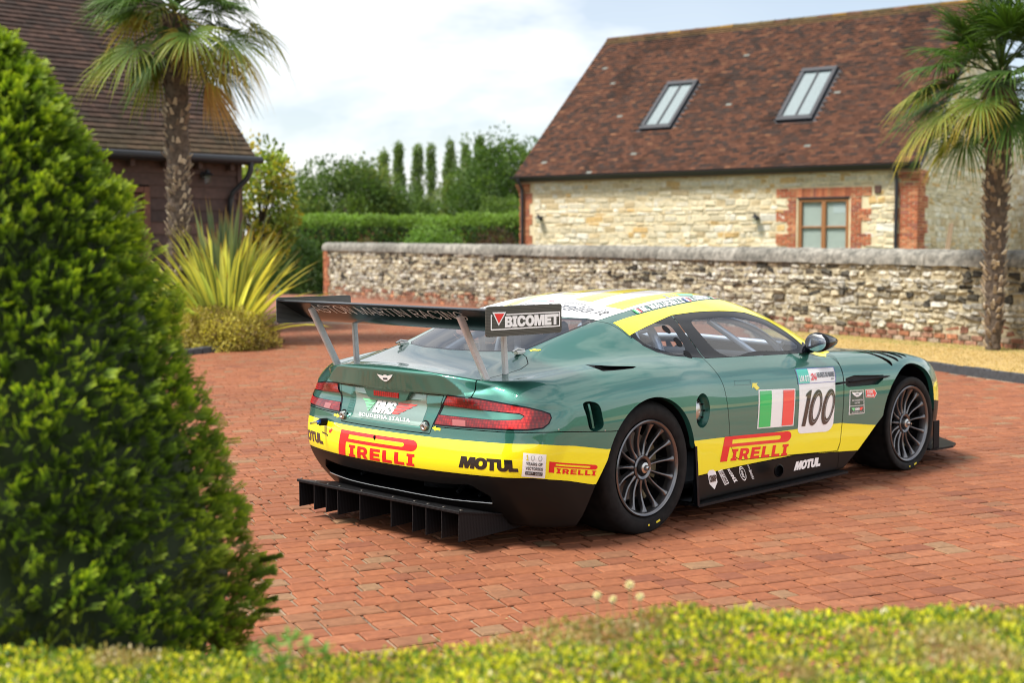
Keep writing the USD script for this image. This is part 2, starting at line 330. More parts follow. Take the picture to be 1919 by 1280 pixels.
# dry leaves and bits blown onto the paving
n = 150; q = rr.random((n, 2)); P = EYE[:2] + (4.4 + 9 * q[:, :1]) * FWD[:2] + (q[:, 1:] - .42) * (4.4 + 9 * q[:, :1]) * .72 * RIGHT[:2]; ok = shapely.contains_xy(paved, P[:, 0], P[:, 1]); P = P[ok]; n = len(P)
V, F, C = cards(np.column_stack([P, np.full(n, .004)]), rdir(n, rr) * [1, 1, .08], np.tile([0, 0, 1.0], (n, 1)) + rdir(n, rr) * .3, .012 + .02 * rr.random(n), .008 + .006 * rr.random(n), pick([(3, (.06, .035, .02)), (2, (.16, .10, .05)), (1, (.34, .27, .12))], n, rr), .3)
tag(obj('fallen_leaves', (V, F), 'leaf', tint=C), 'small dry leaves and bits scattered over the brick paving', 'leaf litter', kind='stuff')
# kerb of dark blocks round the lawn
lk = thing('lawn_kerb', kind='structure')
seg = np.concatenate([[0], np.cumsum(np.linalg.norm(np.diff(kerb, axis=0), axis=1))]); ks = np.arange(0, seg[-1] - .2, .21)
items = []
for s0 in ks:
    p0 = np.array([np.interp(s0, seg, kerb[:, 0]), np.interp(s0, seg, kerb[:, 1])]); p1 = np.array([np.interp(s0 + .2, seg, kerb[:, 0]), np.interp(s0 + .2, seg, kerb[:, 1])])
    V, F = bevbox(0, np.linalg.norm(p1 - p0) - .008, 0, -.11, -.08, .035 + .004 * rng.normal(), .012); a = math.atan2(*(p1 - p0)[::-1])
    items.append((rot_z(V, a) + [*p0, 0], F, W1))
for it in items: obj('kerb_block', it[:2], 'edging_black', lk)
lawn_poly = Polygon([*map(tuple, kerb + [.08, -.06]), tuple(WL + (WR - WL) * .62), tuple(WR), (9, -12), (5.5, -9)]).buffer(0)
lawn = obj('lawn', flat(lawn_poly, -.004), 'grass_ground'); tag(lawn, kind='structure')
r = np.random.default_rng(3); n = 42000
bx_ = np.array(lawn_poly.bounds); P = np.column_stack([bx_[0] + (bx_[2] - bx_[0]) * r.random(n * 3), bx_[1] + (bx_[3] - bx_[1]) * r.random(n * 3)])
d3 = np.column_stack([P, 0 * P[:, 0]]) - EYE
ok = shapely.contains_xy(lawn_poly, P[:, 0], P[:, 1]) & (np.abs(d3 @ RIGHT) < .42 * (d3 @ FWD)); P = P[ok][:n]; n = len(P)
C = pick([(5, (.48, .345, .135)), (3, (.41, .285, .10)), (.7, (.24, .23, .07)), (2, (.54, .42, .20))], n, r)
C = C * (.8 + .4 * meshkit.fbm(np.column_stack([P * .9, 0 * P[:, 0]]), 3, 2))[:, None]
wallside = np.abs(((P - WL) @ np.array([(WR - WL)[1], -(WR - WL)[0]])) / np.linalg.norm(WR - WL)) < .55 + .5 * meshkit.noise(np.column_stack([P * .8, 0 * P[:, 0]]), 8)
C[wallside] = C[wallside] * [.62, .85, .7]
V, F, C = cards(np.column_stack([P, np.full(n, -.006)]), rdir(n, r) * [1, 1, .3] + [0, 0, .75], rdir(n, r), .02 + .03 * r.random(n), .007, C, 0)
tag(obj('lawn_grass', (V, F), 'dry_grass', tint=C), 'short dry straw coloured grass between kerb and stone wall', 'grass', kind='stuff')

# ================================================================ masonry
def rubble(s0, s1, top, hr, wr, cols, r, gap=.012, proud=.02, exclude=None, z0=0.0, tone=None, depth=.10, rough=.1):
    """Irregular coursed stones on the plane (s, out, z): list of (V, F, tint) in that local frame, out positive towards the viewer."""
    out = []; z = z0; zmax = max(top(s0), top(s1), top((s0 + s1) / 2))
    while z < zmax:
        h = r.uniform(*hr); s = s0 - r.random() * .1
        while s < s1:
            w = r.uniform(*wr) * (1 if r.random() < .8 else 1.35); a, b = max(s, s0), min(s + w, s1)
            s += w
            zz = z + r.normal() * .008; hh = h * r.uniform(.86, 1.05)
            tp = top((a + b) / 2)
            if b - a < .05 or zz > tp - .03: continue
            hh = min(hh, tp - zz)
            if exclude is not None and exclude(a, b, zz, zz + hh): continue
            V, F = bevbox(a + gap / 2, b - gap / 2, -depth, r.uniform(.0, proud), zz + gap / 2, zz + hh - gap / 2, min(.022, .28 * hh))
            c = V.mean(0); m = V[:, 1] > -.03
            V[m] += (r.normal(size=(m.sum(), 3)) * [rough * .12, rough * .06, rough * .09])
            V[:, 2] += (V[:, 0] - c[0]) * r.normal() * .05
            t = cols(c, r)
            out.append((V, F, t))
        z += h
    return out
def bricks(s0, s1, z0, z1, r, cols, L=.215, H=.065, gap=.01, proud=.012, depth=.1, tooth=0, upright=False):
    out = []; k = 0; z = z0
    if upright:
        for a in np.arange(s0, s1 - .05, H + gap): out.append((*bevbox(a, a + H, -depth, proud + r.normal() * .002, z0, z1, .004), cols(None, r)))
        return out
    while z < z1 - .03:
        a0, b0 = s0, s1
        if tooth and (k // 4) % 2: a0, b0 = (s0 - tooth, s1) if tooth > 0 else (s0, s1 - tooth)
        s = a0 - (L / 2 if k % 2 else 0)
        while s < b0 - .02:
            a, b = max(s, a0), min(s + L, b0)
            if b - a > .03: out.append((*bevbox(a + gap / 2, b - gap / 2, -depth, proud + r.normal() * .002, z + gap / 2, min(z + H + gap / 2, z1), .004), cols(None, r)))
            s += L + gap
        z += H + gap; k += 1
    return out
def place(items, P, s_dir, n_dir, base):
    """Local (s, out, z) pieces to coordinates under a thing at base."""
    out = []
    M = np.array([[s_dir[0], s_dir[1], 0], [n_dir[0], n_dir[1], 0], [0, 0, 1.0]])
    flip = np.linalg.det(M) < 0
    for V, F, t in items:
        F = np.asarray(F); out.append((V @ M + [P[0] - base[0], P[1] - base[1], -base[2]], F[:, ::-1] if flip else F, t))
    return out
def by_size(items, base):
    s = []
    for V, F, t in items:
        c = V.mean(0) + base; e = np.ptp(V, 0); s.append(-float(px_of(c[None])[0]) * float(np.sort(e)[1] * e.max()) ** .5)
    return [items[k] for k in np.argsort(s, kind='stable')]
red_brick = lambda c, r: pick([(4, (.47, .17, .085)), (3, (.40, .13, .07)), (2, (.52, .23, .12)), (1, (.34, .13, .09))], 1, r, .1)[0]

# ---------------------------------------------------------------- garden wall of rubble stone
sd = (WL - WR) / np.linalg.norm(WL - WR); nd = np.array([-sd[1], sd[0]]); nd = nd if nd @ (EYE[:2] - WR) > 0 else -nd
LW = np.linalg.norm(WL - WR); wb = np.array([*WR, 0.0])
wall = thing('garden_wall', 'long low rubble stone wall with rounded grey coping behind the car', 'wall', wb)
ht = lambda s: 1.395 + (1.62 - 1.395) * s / LW
r = np.random.default_rng(21)
def wc(c, r):
    dark = meshkit.fbm(np.array([[c[0] * .8, c[2] * 2.2, 3.3]]), 3, 4)[0]; up = np.clip((c[2] - .55) / .8, 0, 1)
    if r.random() < .07 + .50 * np.clip((dark - .44) * 3.2, 0, 1) * (.35 + up): col = pick([(2, (.095, .088, .072)), (2, (.16, .14, .11)), (1, (.06, .056, .048))], 1, r)[0]
    else: col = pick([(4, (.56, .53, .44)), (3, (.50, .44, .31)), (2.5, (.52, .50, .44)), (2, (.31, .28, .215))], 1, r)[0]
    if c[2] < .3 and r.random() < .5: col = pick([(1, (.34, .16, .10)), (1, (.27, .13, .09))], 1, r)[0]
    return col
it = rubble(0, LW - .45, lambda s: ht(s) - .19, (.06, .13), (.09, .28), wc, r, z0=.16, proud=.04, gap=.022, rough=.16)
fb = lambda c, r: pick([(2, (.36, .20, .14)), (2, (.30, .14, .09)), (2, (.42, .33, .25)), (1, (.45, .20, .11))], 1, r, .15)[0]
it += bricks(0, LW - .45, -.02, .16, r, fb, L=.225, H=.07, proud=.02, gap=.016)
it += bricks(LW - .30, LW, -.02, ht(LW) - .19, r, red_brick, tooth=.15, proud=.03)
it += rubble(LW - .45, LW - .33, lambda s: ht(s) - .19, (.12, .16), (.2, .3), wc, r, z0=.0)
it = by_size(place(it, WR, sd, nd, wb), wb)
pieces('stone', it, 'rubble', wall)
core = [(*boxm(0, LW, -.38, -.008, -.1, 1.36), None)]
V, F, _ = place(core, WR, sd, nd, wb)[0]
obj('mortar', (V, F), 'mortar', wall)
cop = []
s = 0.0
while s < LW:
    w = r.uniform(.55, 1.05); e = min(s + w, LW + .04); n_ = 12; ang = np.linspace(0, math.pi, n_)
    prof = np.column_stack([-.19 + .245 * np.cos(ang) * (1 + .02 * r.normal()), -.07 + .21 * np.sin(ang) ** .75]); prof = np.vstack([[.055, -.115], prof[0] * [1, 1], prof[1:], [-.435, -.115]])
    xs = np.linspace(s + .002, e - .002, 5); V = np.concatenate([np.column_stack([np.full(len(prof), x), prof[:, 0], prof[:, 1] + ht(x) - .14]) for x in xs])
    V += (meshkit.noise(V * 6, 3)[:, None] - .5) * [0, .03, .03]
    m = len(prof); F = np.array([[i * m + j, i * m + (j + 1) % m, (i + 1) * m + (j + 1) % m, (i + 1) * m + j] for i in range(4) for j in range(m)])
    V2 = np.vstack([V, V[:m].mean(0), V[-m:].mean(0)]); q = np.arange(m); e4 = 4 * m
    F = np.vstack([F[:, [0, 1, 2]], F[:, [0, 2, 3]], np.stack([q * 0 + len(V), (q + 1) % m, q], 1), np.stack([q * 0 + len(V) + 1, e4 + q, e4 + (q + 1) % m], 1)])
    g = r.uniform(.75, 1.2); cop.append((V2, F, (g, g * .99, g * .96))); s = e
for V, F, t in place(cop, WR, sd, nd, wb): obj('coping_stone', (V, F), 'coping', wall, tint=t, normals=40)

# ================================================================ stone barn on the right
BA = np.array([23.971, 10.4]); bs = np.array([-.149, .989]); bn = np.array([-.989, -.149]); bb = np.array([*BA, 0.0])
barn = thing('stone_barn', 'pale limestone barn with red tiled roof, brick corners and two roof windows', 'barn', bb)
BL, BD, EZ, RZ = 11.55, 9.74, 3.5, 7.90
r = np.random.default_rng(31)
def lc(c, r): return pick([(5, (.62, .545, .385)), (3, (.68, .62, .48)), (2, (.55, .44, .27)), (1, (.60, .41, .185)), (1, (.72, .68, .58))], 1, r, .08)[0]
def ex(a, b, z0, z1):
    if b > 1.66 and a < 3.07 and z1 > 1.3 and z0 < 2.72: return True       # window
    if z1 > 2.70 and z0 < 2.95 and b > 1.12 and a < 3.62: return True
    if b > 1.36 and a < 3.32 and z1 > 1.2 and z0 < 2.95: return True
    if 1.2 < (z0 + z1) / 2 < 2.05 and ((z0 + z1) / 2 > 1.85 or (z0 + z1) / 2 < 1.6) and b > 1.13 and a < 3.62 and False: return True
    return False
fr = rubble(.48, BL - .5, lambda s: 3.3, (.07, .19), (.12, .42), lc, r, z0=1.25, exclude=ex, proud=.016, gap=.009, rough=.12)
ge = lambda t: EZ - .1 + (RZ - EZ) * (1 - abs(t - BD / 2) / (BD / 2))
gb = rubble(.5, BD, ge, (.07, .19), (.12, .42), lc, r, z0=.9, proud=.016, gap=.009, rough=.12)
gb = [g for g in gb if g[0][:, 2].max() < ge(g[0][:, 0].min()) and g[0][:, 2].max() < ge(g[0][:, 0].max())]
st = place(fr, BA, bs, bn, bb) + place(gb, BA, -bn, -bs, bb)
pieces('stone', by_size(st, bb), 'limestone', barn)
bk = bricks(0, .46, 1.2, 3.02, r, red_brick, tooth=-.12) + bricks(BL - .34, BL + .02, 1.2, 3.02, r, red_brick, tooth=.1)
for k, dz in enumerate((3.02, 3.10, 3.18)): bk += bricks(-.02 - .03 * k, .46, dz, dz + .075, r, red_brick, proud=.03 + .035 * k) + bricks(BL - .36, BL + .04 + .03 * k, dz, dz + .075, r, red_brick, proud=.03 + .035 * k)
bk += bricks(3.07, 3.32, 1.2, 2.68, r, red_brick, tooth=-.30) + bricks(1.38, 1.66, 1.2, 2.68, r, red_brick, tooth=.25)
bk += bricks(1.66, 3.07, 2.70, 2.925, r, red_brick, upright=True) + bricks(3.07, 3.62, 2.70, 2.92, r, red_brick) + bricks(1.13, 1.66, 2.70, 2.92, r, red_brick)
gq = bricks(.02, .46, .9, 3.3, r, red_brick, tooth=-.22)
pieces('brick', by_size(place(bk, BA, bs, bn, bb) + place(gq, BA, -bn, -bs, bb), bb), 'brick', barn)
def bset(name, V, F, m, parent=None, **k):
    V, F, _ = place([(V, F, None)], BA, bs, bn, bb)[0]; return obj(name, (V, F), m, parent or barn, **k)
# walls with the window opening, gable ends
for a, b, z0, z1 in ((.012, 1.70, -.1, 3.42), (3.03, BL - .012, -.1, 3.42), (1.70, 3.03, -.1, 1.28), (1.70, 3.03, 2.70, 3.42)): bset('wall', *boxm(a, b, -.42, -.006, z0, z1), 'lime_mortar')
gp = Polygon([(.012, -.1), (BD, -.1), (BD, EZ - .1), (BD / 2, RZ - .12), (.012, EZ - .1)])
for s0 in (.006, BL - .4):
    m = trimesh.creation.extrude_polygon(gp, .39, engine='earcut'); v = np.array(m.vertices)
    bset('gable_wall', np.column_stack([s0 + .001 + v[:, 2], -v[:, 0] - .007, v[:, 1]]), np.array(m.faces)[:, ::-1], 'lime_mortar')
bset('wall', *boxm(.4, BL - .4, -BD, -BD + .4, -.1, 3.42), 'lime_mortar')
bset('fascia', *boxm(-.05, BL + .07, -.02, .10, 3.30, 3.42), 'timber')
# roof slab, tiles, ridge
sl = math.atan2(RZ - EZ, BD / 2); SLn = math.hypot(RZ - EZ, BD / 2)
def roofpt(s, u, h):   # s along, u up the slope from the eaves edge, h above the slope
    return np.stack([s, .24 - u * math.cos(sl) + h * math.sin(sl), 3.40 + u * math.sin(sl) + h * math.cos(sl)], -1)
S1, S0, UL = BL + .10, -.12, SLn + .30
def slab(s0, s1, u0, u1, h0, h1):
    return np.array([roofpt(np.array(a), np.array(b), np.array(c)) for c in (h0, h1) for a, b in ((s0, u0), (s1, u0), (s1, u1), (s0, u1))]), BOXF.copy()
bset('roof_slab', *slab(S0 + .02, S1 - .02, 0.03, UL, -.14, -.012), 'frame_dark')
V = np.array([[S0, -BD / 2, RZ - .1], [S1, -BD / 2, RZ - .1], [S1, -BD - .3, EZ - .25], [S0, -BD - .3, EZ - .25]]); V = np.vstack([V - [0, 0, .12], V]); bset('roof_slab', V, BOXF.copy(), 'roof_tile')
sky_l = [(7.39, 8.26, 2.02, 3.98), (3.28, 4.17, 2.04, 4.08)]      # roof windows: s0, s1, u0, u1
def tiles(S0, S1, UL, r, fn, cols, holes=(), gauge=.104, tw=.168):
    out = []
    for k in range(int(UL / gauge)):
        u = k * gauge; n = int((S1 - S0) / tw) + 1; off = (k % 2) * tw / 2
        for q in range(n + 1):
            a, b = max(S0, S0 + q * tw - off), min(S1, S0 + (q + 1) * tw - off)
            if b - a < .03 or any(b > h[0] and a < h[1] and u + gauge > h[2] and u < h[3] for h in holes): continue
            a += .002; b -= .002; l = r.normal() * .0025; l2 = r.normal() * .0025
            hh = [.026 + l, .026 + l2, .004, .004]; u1 = u + gauge + .012
            V = fn(np.array([a, b, b, a, a, b, b, a]), np.array([u, u, u1, u1, u + r.normal() * .002, u + r.normal() * .002, u1, u1]), np.array([hh[0] - .015, hh[1] - .015, -.012, -.012, *hh]))
            out.append((V, BOXF[1:].copy(), cols((a + b) / 2, u, r)))
    return out
def tc(s, u, r):
    f = meshkit.fbm(np.array([[s * .55 + u * .25, u * .35, 1.7]]), 3, 6)[0]; g = meshkit.fbm(np.array([[s * 1.4, u * .5, 4.7]]), 3, 9)[0]
    w = np.clip((f - .38) * 3.2, 0, 1)
    c = pick([(2 + 2 * w, (.225, .088, .050)), (2 + 2 * w, (.18, .074, .045)), (3 - 1.5 * w, (.125, .062, .044)), (1.6 - 1.2 * w, (.085, .052, .042)), (.35, (.30, .13, .07))], 1, r, .12)[0]
    if u > UL - .45: c = c * .5 + np.array([.13, .085, .03]) * .8
    if g > .63: c = c * .68
    if r.random() < .0015: c = np.array([.42, .40, .35])
    return c
tl = place(tiles(S0, S1, UL - .08, r, roofpt, tc, [(a - .06, b + .06, c - .08, d + .05) for a, b, c, d in sky_l]), BA, bs, bn, bb)
pieces('roof_tile', by_size(tl, bb), 'roof_tile', barn)
for k in range(27):
    a = np.linspace(0, math.pi, 7); s0 = S0 + k * (S1 - S0) / 27; prof = np.column_stack([.16 * np.cos(a), .11 * np.sin(a)])
    V = np.concatenate([np.column_stack([np.full(7, x), -BD / 2 + prof[:, 0] + .02, RZ - .02 + prof[:, 1] + .008 * rng.normal()]) for x in (s0, s0 + (S1 - S0) / 27 - .012)])
    c = pick([(2, (.22, .15, .07)), (2, (.20, .10, .06)), (1, (.38, .20, .05))], 1, r)[0]
    bset('ridge_tile', V, gridf(2, 7), 'roof_tile', tint=c)
for a, b, c, d in sky_l:
    f = None
    sk = bset('roof_window', *slab(a, b, c, d, -.01, .012), 'frame_dark')
    for q in ((a - .05, a + .05, c, d), (b - .05, b + .05, c, d), (a - .052, b + .052, c - .10, c + .06), (a - .052, b + .052, d - .06, d + .08)): bset('frame_rail', *slab(*q, .013, .085 if q[2] < d - .1 else .095), 'frame_dark', sk)
    bset('glazing_bar', *slab((a + b) / 2 - .018, (a + b) / 2 + .018, c + .06, d - .06, .04, .07), 'frame_dark', sk)
    bset('pane', *slab(a + .05, (a + b) / 2 - .018, c + .06, d - .06, .04, .048), 'roof_pane', sk); bset('pane', *slab((a + b) / 2 + .018, b - .05, c + .06, d - .06, .04, .048), 'roof_pane', sk)
    bset('blind', *slab(a + .05, b - .05, c + .06, d - .06, .02, .028), 'roof_blind', sk)
# gutter and downpipes
a = np.linspace(math.pi, 2 * math.pi, 9); o = np.column_stack([.065 * np.cos(a), .065 * np.sin(a)]); i_ = o[::-1] * .9; prof = np.vstack([o, i_]) + [.27, 3.455]
V = np.concatenate([np.column_stack([np.full(18, x), prof[:, 0], prof[:, 1]]) for x in (-.15, BL + .14)]); F = np.array([[j, (j + 1) % 18, 18 + (j + 1) % 18, 18 + j] for j in range(18)])
bset('gutter', V, np.vstack([F[:, [0, 1, 2]], F[:, [0, 2, 3]]]), 'black_gutter')
for s in (.50, 11.42):
    bset('downpipe', *tubem([(s, .27, 3.40), (s, .27, 3.33), (s, .10, 3.16), (s, .075, 3.08), (s, .075, .02)], .042, 10), 'black_gutter', normals=True)
# the window with its four panes, the vent cover
for x0, x1, z0, z1 in ((1.70, 3.03, 2.58, 2.66), (1.70, 3.03, 1.29, 1.37), (1.70, 1.79, 1.37, 2.58), (2.94, 3.03, 1.37, 2.58), (2.31, 2.42, 1.37, 2.58)): bset('window_frame', *bevbox(x0, x1, -.10, -.02, z0, z1, .01), 'timber')
for x0, x1 in ((1.79, 2.31), (2.42, 2.94)):
    bset('glazing_bar', *bevbox(x0, x1, -.09, -.035, 1.945, 1.985, .006), 'timber')
    for z0, z1 in ((1.37, 1.945), (1.985, 2.58)): bset('pane', *boxm(x0, x1, -.075, -.07, z0, z1), 'pane')
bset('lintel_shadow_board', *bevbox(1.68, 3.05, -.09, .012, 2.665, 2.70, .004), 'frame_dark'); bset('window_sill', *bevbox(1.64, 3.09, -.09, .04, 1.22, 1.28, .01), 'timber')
bset('blind', *boxm(1.795, 2.935, -.098, -.090, 1.372, 2.578), 'blind'); bset('paper_sheet', *boxm(1.83, 2.14, -.088, -.085, 2.30, 2.55), 'paper')
bset('vent_cover', *bevbox(.90, 1.06, -.05, .035, 2.76, 2.94, .01), 'rust_iron')
def wall_lamp(label, P, sdir, ndir, s, z, base_off=0.0):
    o = np.array([*(P + sdir * s + ndir * base_off), z]); t = thing('wall_lamp', label, 'wall lamp', o, group='black lamps on the barn walls')
    def q(name, V, F, m='lamp_black', **k):
        V, F, _ = place([(V, F, None)], np.zeros(2), sdir, ndir, np.zeros(3))[0]; obj(name, (V, F), m, t, **k)
    V, F = lathe([(.001, 0), (.065, 0), (.065, .03), (.03, .04), (.001, .04)], 16, 'y'); q('back_plate', V, F, normals=35)
    q('arm', *tubem([(0, .02, 0), (0, .10, .03), (0, .14, .0)], .014, 8), normals=True)
    V, F = lathe([(.001, .12), (.035, .11), (.05, .06), (.10, .035), (.11, .02)], 16, 'z'); q('shade', V + [0, .14, -.02], F, normals=40)
    V, F = lathe([(.001, .02), (.06, .02), (.055, -.10), (.04, -.13), (.001, -.135)], 12, 'z'); q('glass', V + [0, .14, -.02], F, 'pane', normals=40)
wall_lamp('black wall lamp on the barn near its left end', BA, bs, bn, 10.80, 2.28, .02); wall_lamp('black wall lamp on the barn left of the brick framed window', BA, bs, bn, 4.12, 2.21, .02)
# plank leaning on the gable, low outbuilding with dark door beyond it
pl = thing('leaning_plank', 'weathered plank leaning on the pale gable wall behind the coping', 'plank', (*(BA - bn * .55 - bs * .35), .0))
V, F = bevbox(-.06, .06, -.02, .02, 0, 2.05, .004); V = V @ trimesh.transformations.rotation_matrix(-.13, [0, 1, 0])[:3, :3].T; obj('plank', (rot_z(V, math.atan2(bs[1], bs[0])), F), 'palm_stub', pl, tint=(.36, .26, .17))
ob_o = np.array([*(BA - bn * 7.6 - bs * 1.2), 0.0])
ob = thing('outbuilding', 'low tiled outbuilding with a dark doorway behind the right palm', 'outbuilding', ob_o)
def oset(name, V, F, m, **k):
    V, F, _ = place([(V, F, None)], np.zeros(2), bs, bn, np.zeros(3))[0]; return obj(name, (V, F), m, ob, **k)
for x0, x1 in ((-.1, .12), (-8, -1.15)): oset('wall', *boxm(x0, x1, -4, 0, 0, 2.62), 'lime_mortar')
oset('wall', *boxm(-1.15, -.1, -4, 0, 2.35, 2.62), 'lime_mortar')
oset('door', *boxm(-1.12, -.14, -.3, -.2, 0, 2.33), 'frame_dark')
for x0, x1 in ((-1.15, -1.07), (-.18, -.1)): oset('door_frame', *bevbox(x0, x1, -.28, .015, 0, 2.34, .01), 'frame_dark')
def rp2(s, u, h): return np.stack([s, .3 - u * .78 + h * .62, 2.62 + u * .62 + h * .78], -1)
V = np.array([rp2(np.array(a), np.array(b), np.array(c)) for c in (-.12, -.012) for a, b in ((-8, 0), (.4, 0), (.4, 4.5), (-8, 4.5))]); oset('roof_slab', V, BOXF.copy(), 'frame_dark')
t2 = tiles(-3.0, .4, 4.5, r, rp2, lambda s, u, r: pick([(2, (.26, .09, .05)), (2, (.17, .07, .045)), (1, (.10, .05, .04))], 1, r)[0])
pieces('roof_tile', by_size(place(t2, np.zeros(2), bs, bn, np.zeros(3)), ob_o), 'roof_tile', ob, most=120)
oset('gutter', *tubem([(-8, .34, 2.58), (.42, .34, 2.58)], .06, 8), 'black_gutter', normals=True)

# ================================================================ brown boarded barn on the left
LA = np.array([8.286, 14.867]); ls = np.array([-.9986, .053]); ln = np.array([-.053, -.9986]); lb = np.array([*LA, 0.0])
lbarn = thing('boarded_barn', 'dark brown weatherboarded barn with a mossy brown tiled roof', 'barn', lb)
def lset(name, V, F, m, parent=None, **k):
    V, F, _ = place([(V, F, None)], LA, ls, ln, lb)[0]; return obj(name, (V, F), m, parent or lbarn, **k)
r = np.random.default_rng(41); LL = 9.5
lset('wall', *boxm(.2, LL, -5.5, -.02, -.1, 2.98), 'dark_void')
z = .05; bd = []
while z < 2.9:
    for a, b in ((.18, 1.86), (2.75, 5.6), (5.6, LL)):
        if z > 2.5: a = .18 if a < 1 else a; b = 2.76 if b < 2 else b
        V = np.array([[a, .0, z], [b, .0, z], [b, .0, z + .225], [a, .0, z + .225], [a, .035, z], [b, .035, z], [b, .010, z + .225], [a, .010, z + .225]], float)
        V[:, [1, 2]] = V[:, [1, 2]]; bd.append((V[[0, 1, 5, 4, 3, 2, 6, 7]], np.array([[0, 1, 2, 3], [3, 2, 6, 7], [0, 3, 7, 4], [1, 5, 6, 2], [4, 7, 6, 5], [0, 4, 5, 1]]), pick([(1, (.085, .045, .035)), (1, (.11, .056, .042)), (1, (.07, .038, .032))], 1, r)[0]))
    z += .205
for V, F, t in place(bd, LA, ls, ln, lb): obj('board', (V, F), 'board_brown', lbarn, tint=t)
for x0, x1, z0, z1, m in ((1.86, 1.98, .0, 2.48, 'timber'), (2.66, 2.78, .0, 2.48, 'timber'), (1.98, 2.66, 2.38, 2.48, 'timber')): lset('door_frame', *bevbox(x0, x1, -.05, .05, z0, z1, .01), 'board_brown', tint=(.16, .06, .035))
dr = lset('door', *bevbox(1.985, 2.655, -.06, -.015, .02, 2.37, .01), 'board_brown', tint=(.10, .03, .022)); lset('door_pane', *boxm(2.09, 2.55, -.014, -.008, 1.0, 2.25), 'pane', dr)
lset('corner_post', *bevbox(.10, .20, -.1, .05, 0, 2.95, .01), 'board_brown', tint=(.09, .045, .035))
lset('soffit', *boxm(.0, LL, .0, .30, 2.93, 2.96), 'board_brown', tint=(.07, .035, .03))
for k in range(14): lset('rafter_end', *bevbox(.35 + k * .62, .43 + k * .62, .045, .22, 2.80, 2.925, .006), 'board_brown', tint=(.08, .04, .03))
lsl = math.radians(43.5)
def lrp(s, u, h): return np.stack([s, .30 - u * math.cos(lsl) + h * math.sin(lsl), 2.98 + u * math.sin(lsl) + h * math.cos(lsl)], -1)
def lslab(s0, s1, u0, u1, h0, h1): return np.array([lrp(np.array(a), np.array(b), np.array(c)) for c in (h0, h1) for a, b in ((s0, u0), (s1, u0), (s1, u1), (s0, u1))]), BOXF.copy()
lset('roof_slab', *lslab(-.05, LL, .02, 7.2, -.13, -.012), 'frame_dark')
V = np.array([[-.05, -4.92, 7.9], [LL, -4.92, 7.9], [LL, -10.2, 2.9], [-.05, -10.2, 2.9]]); V = np.vstack([V - [0, 0, .12], V]); lset('roof_slab', V, BOXF.copy(), 'roof_tile')
for s0 in (.25, LL - .3):
    m = trimesh.creation.extrude_polygon(Polygon([(.02, -.1), (9.8, -.1), (9.8, 2.95), (4.92, 7.75), (.02, 2.95)]), .2, engine='earcut'); v = np.array(m.vertices); lset('gable_wall', np.column_stack([s0 + v[:, 2], -v[:, 0] - .03, v[:, 1]]), np.array(m.faces)[:, ::-1], 'board_brown', tint=(.08, .045, .035))
def tc2(s, u, r):
    g = meshkit.fbm(np.array([[s * .9, u * .9, 2.2]]), 3, 3)[0]
    c = pick([(3, (.115, .062, .048)), (3, (.095, .055, .044)), (2, (.075, .048, .040)), (1, (.14, .075, .055))], 1, r, .1)[0]
    if u < 1.1: c = c * (.75 + .5 * g) + np.array([.05, .042, .012]) * (1 - u / 1.1)
    if r.random() < .003: c = np.array([.40, .38, .33])
    return c
tl = place(tiles(-.06, 5.5, 7.1, r, lrp, tc2, gauge=.13, tw=.19), LA, ls, ln, lb)
pieces('roof_tile', by_size(tl, lb), 'roof_tile', lbarn)
lset('gutter', *tubem([(-.10, .36, 2.985), (LL, .36, 2.985)], .065, 10), 'black_gutter', normals=True)
lset('downpipe', *tubem([(.12, .36, 2.95), (.12, .36, 2.80), (.16, .30, 2.66), (.33, .12, 2.42), (.36, .09, 2.30), (.36, .09, .02)], .05, 10), 'black_gutter', normals=True)
wall_lamp('black wall lamp on the brown boarded barn under its gutter', LA, ls, ln, .86, 2.70, .04)

